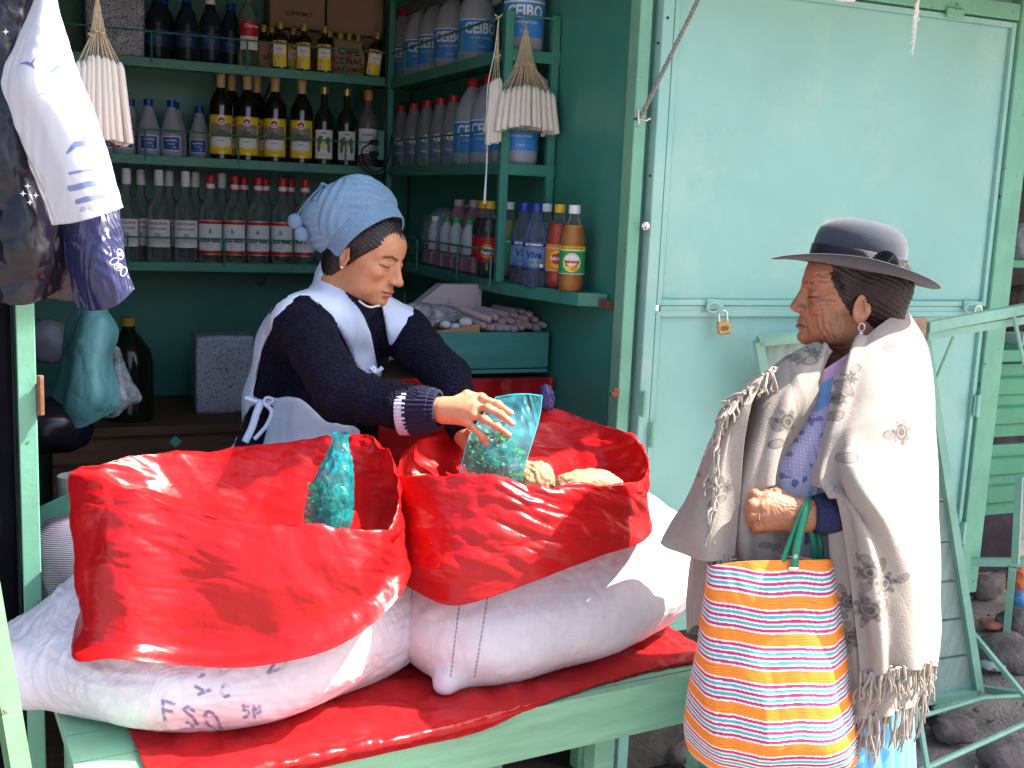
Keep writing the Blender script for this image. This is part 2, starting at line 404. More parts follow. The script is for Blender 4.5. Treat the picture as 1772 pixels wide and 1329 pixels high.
def patch(mb, R, z0, z1, half, n=14, s0=0, nz=1):
    """curved label rectangle, half = half its width along the surface"""
    V = []; 
    for j in range(nz+1):
        for i in range(n+1):
            V.append((-half+2*half*i/n+s0, z0+(z1-z0)*j/nz))
    V = np.array(V); B = bend(np.c_[V, np.zeros(len(V))], R, 0); Fc = []
    for j in range(nz):
        for i in range(n): a = j*(n+1)+i; Fc.append([a, a+1, a+n+2, a+n+1])
    mb.add(B, Fc)
def disc(mb, R, z, r, s0=0, n=20, rz=None, inner=0):
    V = [(s0, z, 0)]+[(s0+r*math.cos(2*math.pi*k/n), z+(rz or r)*math.sin(2*math.pi*k/n), 0) for k in range(n)]
    V = np.array(V); B = bend(np.c_[V[:, 0], V[:, 1], V[:, 2]], R, 0); mb.add(B, [[0, 1+k, 1+(k+1) % n] for k in range(n)])
# ================================================================== PEOPLE
def head_sdf(o, h):
    """o: options; frame x forward, y left, z up, origin between the ears at eye height"""
    S = SDF((-.12, -.105, -.175), (.155, .105, .135), h); old = o['old']
    S.d = S.ell((-.012, 0, .026), (.097, .077, .084)).astype(np.float32)
    S.add(S.ell((.035, 0, -.030), (.055, .059, .075)), .03)
    S.add(S.ell((.042, 0, -.078), (.044, .046 if old else .043, .032)), .026)          # jaw
    S.add(S.ell((.063 if old else .058, 0, .040), (.034 if old else .032, .052, .040)), .025)                             # forehead
    for s in (-1, 1):
        S.add(S.cap((.088 if old else .083, s*.010, .019), (.064, s*.046, .018), .0105 if old else .0075, .008), .014)   # brow
        S.add(S.ell((.060, s*.045, -.026), (.024, .018, .019)), .020)                   # cheekbone
        S.add(S.ell((.040, s*.048, -.068), (.028, .014, .030)), .02)
    S.add(S.ell((.076, 0, -.066), (.024 if old else .025, .030, .028)), .016)           # muzzle
    S.add(S.ell((.080 if not old else .083, 0, -.099), (.017, .023, .016)), .02); S.add(S.ell((.02, 0, -.075), (.05, .050, .034)), .03)       # chin
    for s in (-1, 1): S.sub(S.ell((.101, s*.033, .001), (.018, .019, .012)), .012)      # eye sockets
    S.add(S.cap((.080, 0, .004), (.098, 0, -.034), .010, .0135), .010)
    if old:
        S.add(S.cap((.094, 0, .006), (.106, 0, -.028), .0085, .0110), .008)
        S.add(S.ell((.1075, 0, -.034), (.0125, .0130, .0110)), .006)
        for s in (-1, 1): S.add(S.ell((.098, s*.0140, -.037), (.012, .0085, .0090)), .005)
    else:
        S.add(S.cap((.091, 0, .008), (.112, 0, -.030), .0075, .0095), .010)
        S.add(S.ell((.114, 0, -.035), (.0115, .0115, .0100)), .006)
        for s in (-1, 1): S.add(S.ell((.103, s*.0120, -.038), (.0115, .0075, .0080)), .005)
    for s in (-1, 1): S.sub(S.ell((.102 if old else .107, s*.0078, -.0470), (.006, .0038, .0035)), .003)
    for s in (-1, 1):                                                                    # eyeball and lids
        S.add(S.ell((.0765, s*.031, -.001), (.0135, .0165, .0125)), .006)
        S.add(S.cap((.0905, s*.021, .006), (.083, s*.044, .003), .0032, .003), .004)
        S.add(S.cap((.0895, s*.021, -.010), (.083, s*.043, -.009), .0022, .002), .004)
        S.sub(S.cap((.0925, s*.0215, -.0050), (.0835, s*.044, -.0052), .0012, .0012), .0018)
    # mouth
    if old:
        S.add(S.ell((.0955, 0, -.066), (.0085, .021, .0042)), .005); S.add(S.ell((.0965, 0, -.0765), (.0095, .019, .0055)), .005)
        S.sub(S.cap((.106, 0, -.0705), (.090, .025, -.0735), .0018, .0014), .003); S.sub(S.cap((.106, 0, -.0705), (.090, -.025, -.0735), .0018, .0014), .003)
        S.sub(S.ell((.104, 0, -.0885), (.008, .022, .005)), .008)
    else:
        S.add(S.ell((.0965, 0, -.0655), (.0105, .0205, .0052)), .004); S.add(S.ell((.0960, 0, -.0760), (.0100, .0185, .0062)), .004)
        S.sub(S.cap((.1085, 0, -.0702), (.0915, .0245, -.0705), .0016, .0012), .0025); S.sub(S.cap((.1085, 0, -.0702), (.0915, -.0245, -.0705), .0016, .0012), .0025)
        S.sub(S.ell((.103, 0, -.0870), (.008, .020, .004)), .008)
    # ears
    for s in (-1, 1):
        R = np.array(Euler((rad(0), rad(-12), rad(s*22))).to_matrix()); es = 1.18 if old else 1.
        c = (-.008, s*.077, -.016)
        S.add(S.ell(c, (.0175*es, .0062, .030*es), R), .006)
        S.sub(S.ell((c[0]+.003, c[1]+s*.0065, c[2]+.004), (.0105*es, .0055, .018*es), R), .003)
        S.add(S.cap((c[0]-.002, c[1]+s*.004, c[2]+.014*es), (c[0]-.006, c[1]+s*.004, c[2]-.008), .0024, .0024), .003)
        S.add(S.ell((c[0]+.012, c[1]-s*.002, c[2]-.003), (.0045, .0045, .007)), .004)
        S.add(S.ell((c[0]+.004, c[1]-s*.001, c[2]-.026*es), (.0065, .0045, .0085 if not old else .012)), .005)
    return S
def head_mesh(o, h=.0024):
    S = head_sdf(o, h)
    nk = o['neck']                                                                       # neck goes down to this local point
    S2 = SDF((-.17, -.13, -.30), (.155, .13, .135), h); old = o['old']
    off = np.round((S.lo-S2.lo)/h).astype(int)
    S2.d[:] = .2; n = S.d.shape
    S2.d[off[0]:off[0]+n[0], off[1]:off[1]+n[1], off[2]:off[2]+n[2]] = S.d
    S2.add(S2.cap((-.022, 0, -.05), nk, .052 if not old else .050, .056), .028)
    if old:
        for s in (-1, 1): S2.add(S2.cap((-.02, s*.035, -.07), (nk[0]+.035, s*.012, nk[2]+.02), .009, .008), .012)
    else:
        for s in (-1, 1): S2.add(S2.cap((-.02, s*.038, -.07), (nk[0]+.035, s*.015, nk[2]+.02), .010, .009), .014)
    V, Fc = S2.mesh(); V = smoothmesh(V, Fc, 1); N = vnorm(V, Fc); A = np.abs(V[:, 1]); fold = V*[1, 0, 1]+np.c_[0*A, A, 0*A]
    base = np.array(o['skin']); C = np.tile(base, (len(V), 1))
    def tint(mask, c, k): C[:] = C*(1-(mask*k)[:, None])+np.array(c)*(mask*k)[:, None]
    g = lambda d, w: np.exp(-(d/w)**2)
    if old:
        D = np.zeros(len(V))
        lines = [  # (points in x, |y|, z), depth, width
            ([(.104, .019, -.036), (.094, .031, -.055), (.086, .034, -.072), (.082, .033, -.088)], .0042, .0028),
            ([(.090, .028, -.072), (.084, .031, -.086), (.080, .026, -.100)], .0030, .0024),
            ([(.078, .044, -.040), (.072, .046, -.060), (.062, .047, -.084), (.052, .045, -.098)], .0030, .0024),
            ([(.066, .052, -.045), (.060, .053, -.066), (.048, .052, -.090)], .0025, .0022),
            ([(.052, .057, -.050), (.046, .058, -.072), (.034, .056, -.092)], .0021, .0020),
            ([(.076, .047, -.001), (.062, .054, .004), (.048, .060, .010)], .0021, .0018),
            ([(.076, .048, -.006), (.060, .056, -.006), (.044, .061, -.005)], .0023, .0018),
            ([(.077, .047, -.011), (.062, .054, -.016), (.048, .059, -.020)], .0021, .0018),
            ([(.091, .020, -.016), (.082, .036, -.021), (.072, .046, -.019)], .0026, .0022),
            ([(.093, .020, -.022), (.080, .038, -.030), (.066, .050, -.030)], .0018, .0018),
            ([(.090, .012, .026), (.083, .030, .033), (.066, .045, .032)], .0018, .0020),
            ([(.090, .009, .036), (.082, .030, .043), (.064, .047, .042)], .0018, .0020),
            ([(.096, .004, .012), (.097, .006, .026)], .0018, .0018),
            ([(.098, .010, -.052), (.100, .010, -.064)], .0012, .0014), ([(.096, .017, -.055), (.096, .017, -.066)], .0012, .0014),
            ([(.094, .010, -.082), (.090, .012, -.092)], .0010, .0014),
            ([(.050, .045, -.105), (.030, .050, -.110), (.010, .052, -.104)], .0026, .0030),
            ([(.0, .045, -.128), (.022, .030, -.134), (.030, .012, -.136)], .0026, .0030),
            ([(-.005, .045, -.150), (.015, .030, -.156), (.024, .012, -.158)], .0026, .0030),
            ([(.060, .050, -.010), (.050, .057, -.030), (.046, .058, -.048)], .0022, .0020), ([(.050, .05, -.016), (.040, .057, -.036), (.034, .058, -.058)], .0020, .0020),
            ([(.040, .05, -.030), (.030, .057, -.052), (.022, .058, -.078)], .0018, .0018), ([(.070, .05, -.030), (.062, .057, -.048), (.060, .058, -.070), (.064, .05, -.088)], .0024, .0020),
            ([(.060, .05, -.072), (.048, .05, -.082), (.034, .05, -.088)], .0016, .0018), ([(.066, .05, -.052), (.050, .05, -.060), (.036, .05, -.062)], .0014, .0016),
            ([(.074, .047, .006), (.060, .054, .014), (.048, .060, .024)], .0020, .0018), ([(.072, .047, -.016), (.058, .054, -.026), (.046, .060, -.036)], .0020, .0018),
            ([(.080, .047, .030), (.060, .054, .034), (.044, .060, .034)], .0014, .0016), ([(.080, .047, .046), (.060, .054, .049), (.044, .060, .047)], .0014, .0016)]
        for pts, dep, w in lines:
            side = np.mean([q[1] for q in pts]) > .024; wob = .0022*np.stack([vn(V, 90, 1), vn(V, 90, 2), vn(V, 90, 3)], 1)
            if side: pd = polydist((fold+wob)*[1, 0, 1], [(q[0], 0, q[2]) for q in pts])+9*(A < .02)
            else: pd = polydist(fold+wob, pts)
            am = .45+.55*np.clip(vn(V, 60, 11)+.6, 0, 1.2); D += dep*.78*am*g(pd, w); D -= dep*.32*am*g(pd-.0048, w*1.3); tint(g(pd, w*.9), base*.5, .45)  # creases also tinted darker, standing in for shade inside the wrinkles
        D += .0007*crumple(V, 110, 5)*np.clip((V[:, 0]-.01)/.03, 0, 1)
        V = V-N*D[:, None]
        tint(g(np.linalg.norm(fold-[.062, .047, -.024], axis=1), .02), (.40, .12, .06), .5)
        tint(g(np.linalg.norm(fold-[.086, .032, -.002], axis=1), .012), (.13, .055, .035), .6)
        tint(g(np.linalg.norm(fold-[.116, 0, -.038], axis=1), .012), (.40, .13, .07), .4)
        tint(np.clip(fbm(V, 55, 3, 9)*2.2-.5, 0, 1), base*.55, .55)
        lip = g(np.maximum(np.abs(V[:, 2]+.0715)-.005, 0), .0022)*(V[:, 0] > .090)*(A < .024); tint(lip, (.20, .075, .055), .65)
        YZ = np.c_[0*A, A, V[:, 2]]; fr = (V[:, 0] > .045)*1.; brow = fr*g(polydist(YZ, [(0, .012, .019), (0, .030, .026), (0, .047, .020)]), .0034)*(fbm(V, 240, 2, 3) > -.2); tint(brow, (.035, .02, .018), .65)
    else:
        tint(g(np.linalg.norm(fold-[.062, .047, -.032], axis=1), .020), (.62, .20, .13), .55)
        tint(g(np.linalg.norm(fold-[.112, 0, -.036], axis=1), .010), (.60, .22, .14), .35)
        YZ = np.c_[0*A, A, V[:, 2]]; fr = (V[:, 0] > .045)*1.; brow = fr*g(polydist(YZ, [(0, .012, .0175), (0, .031, .0235), (0, .048, .0175)]), .0031)*1.; tint(np.clip(brow*1.2, 0, 1), (.020, .011, .009), .95)
        up = ((V[:, 0] > .0915) & (A < .0235)); k = 1-(A/.026)**2
        lip = g(np.maximum(np.abs(V[:, 2]+.0712)-.0078*k, 0), .0014)*up; tint(lip, (.42, .095, .085), .8)
        tint(g(polydist(fold, [(.104, .018, -.038), (.094, .028, -.055)]), .003), base*.8, .4)
        V = V-N*(.0010*g(polydist(fold, [(.103, .019, -.038), (.094, .029, -.056)]), .0028))[:, None]
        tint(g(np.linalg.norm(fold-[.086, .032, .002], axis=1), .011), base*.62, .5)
        for q in ((.075, -.040, -.030), (.090, .030, -.062)): tint(g(np.linalg.norm(V-q, axis=1), .0016), (.1, .04, .03), .8)
    lash = fr*g(polydist(YZ, [(0, .0205, -.0050), (0, .031, -.0075), (0, .0455, -.0045), (0, .050, -.0035)]), .0019 if not old else .0017); tint(lash, (.012, .008, .008), .95)
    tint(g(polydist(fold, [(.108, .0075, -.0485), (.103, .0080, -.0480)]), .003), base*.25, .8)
    tint(g(polydist(fold, [(.1075, 0, -.0702), (.0915, .0235, -.0705 if not old else -.073)]), .0012), (.10, .02, .02), .8)
    return V, Fc, C
def frame(fwd, pitch=0, roll=0):
    """rotation whose columns are forward, left, up; pitch > 0 looks down"""
    f = np.array([fwd[0], fwd[1], 0.]); f /= np.linalg.norm(f); l = np.array([-f[1], f[0], 0]); R = np.stack([f, l, [0, 0, 1]], 1)
    return R@np.array(Matrix.Rotation(pitch, 3, 'Y'))@np.array(Matrix.Rotation(roll, 3, 'X'))
def hand_mesh(palm, fingers, wrist, fore, h=.0017, k=.006, col=(.5, .25, .15), nails=True, wr=.024, veins=0):
    """palm: list of (a, b, ra, rb) capsules; fingers: list of (joint list, r0, r1); world coordinates"""
    al = [p for c in palm for p in c[:2]]+[j for f_ in fingers for j in f_[0]]+[wrist, fore]; al = np.array(al)
    S = SDF(al.min(0)-.035, al.max(0)+.035, h)
    S.d = S.cap(wrist, fore, wr, wr*1.25).astype(np.float32)
    for a, b, ra, rb in palm: S.add(S.cap(a, b, ra, rb), .012)
    for js, r0, r1 in fingers:
        T = SDF(S.lo, al.max(0)+.035, h); n = len(js)-1; T.d = S.d*0+1
        for i in range(n): T.add(S.cap(js[i], js[i+1], r0+(r1-r0)*i/n, r0+(r1-r0)*(i+1)/n), .003)
        for i in range(1, n): T.add(S.ell(js[i], (r0*1.09,)*3)*1., .004)
        S.add(T.d, k)
    V, Fc = S.mesh(); V = smoothmesh(V, Fc, 1); C = np.tile(np.array(col), (len(V), 1)); N = vnorm(V, Fc); g = lambda d, w: np.exp(-(d/w)**2)
    D = 0
    for js, r0, r1 in fingers:
        js = [np.array(j) for j in js]
        for i in range(1, len(js)-1):
            d = np.linalg.norm(V-js[i], axis=1); m = g(d, r0*1.4)[:, None]; C = C*(1-m*.22)+np.array(col)*np.array([.95, .6, .55])*m*.22
            ax = (js[i+1]-js[i-1]); ax /= np.linalg.norm(ax); t = (V-js[i])@ax
            D = D+.0006*g(t, .0011)*(d < r0*1.7)+.0005*g(t-.003, .0009)*(d < r0*1.7)
        if nails:
            tip = js[-1]; d = np.linalg.norm(V-tip-(CAM-tip)/np.linalg.norm(CAM-tip)*r1*.8-_Z*r1*.3, axis=1); m = g(d, r1*.8)[:, None]; C = C*(1-m*.45)+np.array([.75, .45, .38])*m*.45
    if veins: D = D+veins*crumple(V, 55, 3)*1.; C = C*(1+.18*fbm(V, 60, 3, 2)[:, None])
    V = V-N*(D+0*V[:, 0])[:, None]
    return V, Fc, np.clip(C, 0, 1)
def join(parts):
    V = []; Fc = []; C = []; b = 0
    for v, f_, c in parts: V.append(v); Fc.append(np.asarray(f_)+b); C.append(c); b += len(v)
    return np.vstack(V), np.vstack(Fc), np.vstack(C)
# ================================================================== SETTING
def ground():
    n = 260; xs = np.concatenate([np.linspace(-60, .2, 12)[:-1], np.linspace(.2, 6.5, n), np.linspace(6.5, 60, 12)[1:]])
    ys = np.concatenate([np.linspace(-60, .8, 12)[:-1], np.linspace(.8, 6.5, n), np.linspace(6.5, 60, 12)[1:]])
    X, Y = np.meshgrid(xs, ys); G = np.stack([X, Y, 0*X], -1); k = ((X > .2) & (X < 6.5) & (Y > .8) & (Y < 6.5)).astype(float)
    G[..., 2] = k*(.030*fbm(G, 2.3, 4, 1)+.012*np.abs(fbm(G, 11, 3, 4))+.010*np.clip(vn(G, 26, 6)-.35, 0, 1))-.02
    m = mat('trodden_earth', (.23, .195, .18), .9, var=.35, vscale=3, bump=1, bscale=70, bdist=.01, detail=8)
    o = make('ground', G.reshape(-1, 3), grid_faces(*X.shape, False), m); return struct(o)
ground()
def rock(c, r, seed, jag=False):
    bm = bmesh.new(); bmesh.ops.create_icosphere(bm, subdivisions=3, radius=1)
    V = np.array([v.co[:] for v in bm.verts]); Fc = [[v.index for v in f.verts] for f in bm.faces]; bm.free()
    V = V*(1+.28*fbm(V, 1.3, 2, seed)[:, None]+(.22*facets(V, 1.4, seed)[:, None] if jag else 0)); V = np.sign(V)*np.abs(V)**.85*np.array(r)*(1+.05*vn(V, 6, seed)[:, None])
    return V+np.array(c), Fc
ROCK = mat('grey_rock', (.15, .12, .115), .9, var=.4, vscale=14, bump=1, bscale=45, bdist=.01, detail=8)
rk = [((1740, 1135), .13, 'big grey boulder behind the horizontal rail of the green frame'), ((1700, 1020), .09, 'pale rounded rock beside the foot of the green door frame'),
      ((1750, 1310), .10, 'flat grey stone at the lower right corner of the photo'), ((1650, 1265), .07, 'dark half buried stone below the leaning plank board'),
      ((1190, 1300), .08, 'grey stone in shade under the right end of the counter'), ((1120, 1300), .05, 'small stone under the counter beside the diagonal brace'),
      ((1765, 1080), .10, 'upright grey rock at the right edge behind the thin green leg')]
for i, ((px, py), r, lab) in enumerate(rk):
    c = onpl(px, py, 2, .02); V, Fc = rock(c+np.array([0, 0, r*.1]), (r*.95, r*.7, r*.5), i, True)
    props(make('rock', V, Fc, ROCK, sharp=50), lab, 'rock', 'loose rocks on the ground')

mb = MB(); rs = np.random.RandomState(21)
for k in range(650):
    if k < 520: x = rs.uniform(2.3, 4.8); y = rs.uniform(1.9, 4.2)
    else: x = rs.uniform(.9, 2.2); y = rs.uniform(1.9, 2.6)
    r = .006+.022*rs.rand()**3; V, Fc = None, None; bm = bmesh.new(); bmesh.ops.create_icosphere(bm, subdivisions=1, radius=1)
    V = np.array([v.co[:] for v in bm.verts])*rs.uniform(.6, 1.3, 3)*(1+.25*rs.randn(12, 1) if len(bm.verts) == 12 else 1+.15*rs.randn(len(bm.verts), 1)); Fc = [[v.index for v in f.verts] for f in bm.faces]; bm.free()
    mb.add(V*r+[x, y, r*.3], Fc)
o = mb.obj('rubble', ROCK, smooth=False); props(o, 'small stones and grit scattered over the ground', 'rubble', None, 'stuff')
PAPR = [('scrap_paper', (3.05, 2.75, .02), (.5, .5, .55), 'crumpled pale paper scrap on the ground behind the leaning board'), ('scrap_paper', (3.35, 3.05, .02), (.45, .15, .1), 'faded reddish scrap lying among the stones near the ridged stall')]
for nm, c_, col_, lab in PAPR:
    V, Fc = rock(c_, (.05, .04, .018), 31); props(make(nm, V+.006*facets(V, 40)[:, None], Fc, mat('scrap_'+lab[:8].strip().replace(' ', '_'), col_, .7, bump=.6, bkind='crease', bscale=40)), lab, 'litter')

# ---------------------------------------------------------------- market stall (open)
YF = 2.47; XW = 1.38; YB = 4.35; XL = -.04; ZT = 2.36
stall = thing('market_stall', 'open green metal market stall with stocked shelves inside', 'stall', (.7, YF, 0))
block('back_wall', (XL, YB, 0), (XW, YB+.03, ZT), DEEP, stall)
# right-hand side wall, gently dented sheet steel
n = 60; yy, zz = np.meshgrid(np.linspace(YF+.02, YB, n), np.linspace(0, ZT, n)); G = np.stack([XW+.004*fbm(np.stack([yy, zz, 0*yy], -1), 3, 3), yy, zz], -1)
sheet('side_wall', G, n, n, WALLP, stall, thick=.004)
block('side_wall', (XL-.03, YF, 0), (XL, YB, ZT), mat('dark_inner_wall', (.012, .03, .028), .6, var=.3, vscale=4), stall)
block('roof', (-.3, YF-.25, ZT), (XW+.01, YB+.1, ZT+.02), mat('roof_sheet', (.12, .28, .22), .6, var=.2), stall)
block('floor', (XL, YF, 0), (XW, YB, .06), mat('stall_floor_boards', (.05, .035, .03), .8, var=.3, stretch=(1, 8, 1)), stall)
# door posts with their flanges
pm = MB(); pm.box((XW-.045, YF-.03, 0), (XW-.012, YF+.02, ZT), .002); pm.obj('post', FRAME, stall, smooth=False)
pm = MB(); pm.box((-.035, YF-.03, 0), (.0, YF+.02, ZT), .002); lp = pm.obj('post', FRAME, stall, smooth=False)
block('header_beam', (-.05, YF-.02, 2.30), (XW, YF+.03, 2.355), FRAME, stall)
hg = MB(); 
for z in (1.115,): hg.box((.0, YF-.04, z-.03), (.014, YF-.005, z+.03), .002); hg.tube([(.007, YF-.044, z-.035), (.007, YF-.044, z+.045)], .007, 8)
hg.obj('hinge', RUSTY, lp)
hg = MB(); hg.box((XW-.062, YF-.036, 1.075), (XW-.045, YF-.03, 1.10), .001); hg.tube([(XW-.07, YF-.036, 1.085), (XW-.055, YF-.036, 1.085)], .006, 8); hg.obj('latch', RUSTY, stall)
# --- shelves
ZS = [1.962, 1.642, 1.282]
def rail(name, a, b, hgt, parent, drops):
    a = np.array(a, float); b = np.array(b, float); up = np.array([0, 0, hgt]); r_ = MB()
    r_.tube([a+up, b+up], .0032, 6)
    for t in drops: q = a+(b-a)*t; r_.tube([q+[0, 0, -.012], q+up], .0032, 6)
    return r_.obj(name, SHELF, parent)
for i, z in enumerate(ZS):
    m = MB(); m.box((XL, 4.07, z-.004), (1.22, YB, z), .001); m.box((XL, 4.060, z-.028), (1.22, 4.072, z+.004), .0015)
    s_ = m.obj('shelf', SHELF, stall, smooth=False)
    rail('guard_rail', (0, 4.058, z), (1.19, 4.058, z), .088, s_, [.02, .32, .585, .875] if i == 0 else ([.03, .30, .56, .88] if i == 1 else [.25, .52, .85]))
    for x in (.3, .8, 1.15): MB().bar((x, YB-.005, z-.10), (x, 4.08, z-.01), .012, .004).obj('bracket', SHELF, s_)
block('shelf_upright', (1.195, 4.055, 1.28), (1.222, 4.08, 2.34), SHELF, stall)
for i, z in enumerate([1.955, 1.645]):
    y0 = 2.975
    m = MB(); m.box((1.22, y0, z-.004), (XW-.004, YB, z), .001); m.box((1.208, y0, z-.028), (1.221, 4.06, z+.004), .0015); m.box((1.208, y0-.012, z-.028), (XW-.004, y0, z+.004), .0015)
    s_ = m.obj('shelf', SHELF, stall, smooth=False)
    rr = MB(); hh = .095; zz_ = z+hh
    rr.tube([(1.212, 4.05, zz_), (1.212, y0-.006, zz_), (XW-.01, y0-.006, zz_)], .0034, 6)
    for y in (y0-.004, 3.32, 3.62, 3.9): rr.tube([(1.212, y, z-.02), (1.212, y, zz_)], .0032, 6)
    rr.obj('guard_rail', SHELF, s_)
# lowest side shelf flares out to the wall
zl = 1.317; m = MB()
poly = [(1.22, YB), (1.22, 2.94), (1.305, 2.63), (1.375, 2.60), (1.375, YB)]
top = [(x, y, zl) for x, y in poly]; bot = [(x, y, zl-.005) for x, y in poly]
m.add(top+bot, [[0, 1, 2, 3, 4], [9, 8, 7, 6, 5]])
for a, b in zip(poly[:-2], poly[1:-1]): m.bar((a[0]-.002, a[1], zl-.016), (b[0]-.002, b[1], zl-.016), .005, .034)
low = m.obj('shelf', SHELF, stall, smooth=False)
rr = MB(); rr.tube([(1.212, 4.05, zl+.085), (1.212, 2.96, zl+.085)], .0032, 6)
for y in (3.02, 3.30, 3.7): rr.tube([(1.212, y, zl-.02), (1.212, y, zl+.085)], .0032, 6)
rr.obj('guard_rail', SHELF, low)
block('shelf_upright', (1.207, 2.962, zl), (1.232, 2.985, 2.06), SHELF, stall)
block('shelf_upright', (XW-.03, 2.962, zl), (XW-.008, 2.985, 2.06), SHELF, stall)
MB().bar((1.35, 2.60, zl-.02), (1.372, 2.50, zl-.03), .004, .02).obj('bracket', RUSTY, stall)
# inner bench and its front board
BENCH = mat('dark_bench_wood', (.09, .045, .025), .7, var=.3, vscale=4, stretch=(1, 6, 6), bump=.4, bscale=30)
bn = thing('wooden_bench', 'dark wooden bench against the back wall of the stall', 'bench', (.5, 4.0, .06))
block('bench_top', (.02, 3.74, .745), (1.0, 4.3, .775), BENCH, bn); block('front_board', (.04, 3.76, .655), (.98, 3.78, .743), BENCH, bn)
for x in (.06, .94): 
    for y in (3.80, 4.22): block('leg', (x-.02, y-.02, .06), (x+.02, y+.02, .743), BENCH, bn)

# ---------------------------------------------------------------- closed stall with the pale door
cs = thing('closed_stall', 'closed market stall with large pale mint green metal door', 'stall', (2.0, YF, 0))
n = 90; xx, zz = np.meshgrid(np.linspace(1.435, 2.485, n), np.linspace(1.322, 2.085, n))
def doorG(x0, x1, z0, z1, y=YF-.028):
    xx, zz = np.meshgrid(np.linspace(x0, x1, 90), np.linspace(z0, z1, 90)); q = np.stack([xx, 0*xx, zz], -1)
    return np.stack([xx, y+.0035*fbm(q, 2.4, 3, 4), zz], -1)
d1 = sheet('upper_door', doorG(1.435, 2.490, 1.318, 2.075), 90, 90, MINT, cs, thick=.003)
d2 = sheet('lower_door', doorG(1.435, 2.490, .44, 1.285), 90, 90, MINT, cs, thick=.003)
def frame_rect(x0, x1, z0, z1, w, name, parent, y0=YF-.040, y1=YF-.024):
    m = MB(); m.box((x0-w, y0, z0-w), (x0, y1, z1+w), .001); m.box((x1, y0, z0-w), (x1+w, y1, z1+w), .001)
    m.box((x0, y0, z0-w), (x1, y1, z0), .001); m.box((x0, y0, z1), (x1, y1, z1+w), .001); return m.obj(name, MINT, parent, smooth=False)
frame_rect(1.437, 2.488, 1.320, 2.072, .014, 'door_frame', d1); frame_rect(1.437, 2.488, .455, 1.277, .014, 'door_frame', d2)
mm = MB(); mm.box((1.437, YF-.036, 1.288), (2.488, YF-.026, 1.305), .001); mm.obj('sill_strip', MINT, cs, smooth=False)
pb = block('post', (1.388, YF-.045, 0), (1.419, YF+.03, ZT), MINT, cs); block('post', (1.352+.016, YF-.012, 0), (1.386, YF+.03, ZT), mat('dark_gap_paint', (.05, .16, .12), .6, var=.2, vscale=12), cs)
block('post', (2.506, YF-.05, .44), (2.545, YF+.03, ZT), FRAME, cs); block('base', (1.42, YF+.06, 0), (2.6, YF+.2, .44), mat('dark_stone_base', (.07, .06, .055), .9, var=.4, vscale=9, bump=1, bscale=30, bdist=.01), cs); block('post', (2.549, YF-.03, .44), (2.60, YF+.03, ZT), FRAME, cs)
block('top_beam', (1.42, YF-.045, 2.092), (2.505, YF+.03, 2.135), FRAME, cs)
block('top_panel', (1.42, YF-.01, 2.137), (2.6, YF+.02, ZT+.1), MINT, cs)
mm = MB(); mm.box((2.24, YF-.055, 2.075), (2.30, YF-.0455, 2.10), .003); mm.obj('latch', FRAME, cs)
for z, x in ((1.02, 2.497), (.64, 2.497), (.98, 1.424), (1.06, 1.395)):
    hm = MB(); hm.box((x-.008, YF-.052, z-.03), (x+.008, YF-.0455, z+.03), .001); hm.tube([(x, YF-.055, z-.032), (x, YF-.055, z+.032)], .0055, 8); hm.obj('hinge', MINT if x > 2 else FRAME, cs)
for x in (1.60, 2.448):
    hm = MB(); hm.box((x-.035, YF-.046, 1.296), (x+.015, YF-.041, 1.322), .001); hm.tube([(x-.02+.02*math.cos(a), YF-.055, 1.302+.012*math.sin(a)) for a in np.linspace(0, 2*math.pi, 12)[:-1]], .003, 6, True)
    hm.obj('hasp', MINT, cs)
hm = MB(); hm.lathe([(.001, -.004), (.012, -.003), (.013, .002), (.007, .006), (.001, .007)], 16); V = np.array(hm.V)[:, [0, 2, 1]]*[1, -1, 1]+[1.372, YF-.05, 1.50]
make('bolt', V, hm.F, STEEL, cs)
# scattered holes in the posts
hl = MB()
for x, z in ((1.378, 1.93), (1.40, 1.88), (1.378, 1.62), (1.40, 1.99)): hl.tube([(x, YF-.0465, z), (x, YF-.0455, z)], .0035, 8)
hl.obj('screw_hole', mat('hole_dark', (.01, .01, .01), .9), cs)
# corrugated roof edge; overhang and left end extended unseen to shade door and seller
rf = []
for iy, y in enumerate((YF-.38, 4.0)):
    rf.append([(1.20+1.66*t, y, 2.175+.016*math.sin(t*1.66/.075*2*math.pi)+(y-YF)*.02-.005) for t in np.linspace(0, 1, 401)])
sheet('roof', np.array(rf), 401, 2, mat('galvanised_roof', (.30, .33, .32), .5, metal=.3, var=.2, vscale=8), cs, thick=.002)
block('side_wall', (2.56, YF+.03, 0), (2.60, 4.3, 2.1), FRAME, cs)
# stuff under the eave
def padlock(x, lab, body):
    t = thing('padlock', lab, 'padlock', (x, YF-.062, 1.265 if x < 2 else 1.279), 'padlocks on the pale door')
    m = MB(); m.box((-.0165, -.007, -.030), (.0165, .007, .003), .003); bd = m.obj('body', body, t, local=True, smooth=False)
    e = MB(); e.lathe([(.011, 0), (.0108, .0006), (.0098, .0006)], 20, sx=1, sy=.62); V = np.array(e.V)[:, [0, 2, 1]]*[1, -1, 1]+[0, -.0072, -.014]; make('emblem', V, e.F, mat('brass_dark', (.25, .14, .06), .5, metal=.5), bd, local=True)
    m = MB(); m.tube([(-.0105, 0, .0), (-.0105, 0, .020)]+[(-.0105*math.cos(a), 0, .020+.0105*math.sin(a)) for a in np.linspace(0, math.pi, 9)[1:-1]]+[(.0105, 0, .020), (.0105, 0, .0)], .0031, 8); m.obj('shackle', STEEL, t, local=True)
    t.rotation_euler = (0, rad(-9 if x < 2 else -3), rad(-14)); return t
padlock(1.607, 'brass padlock hanging on the hasp left of the old woman', BRASS)
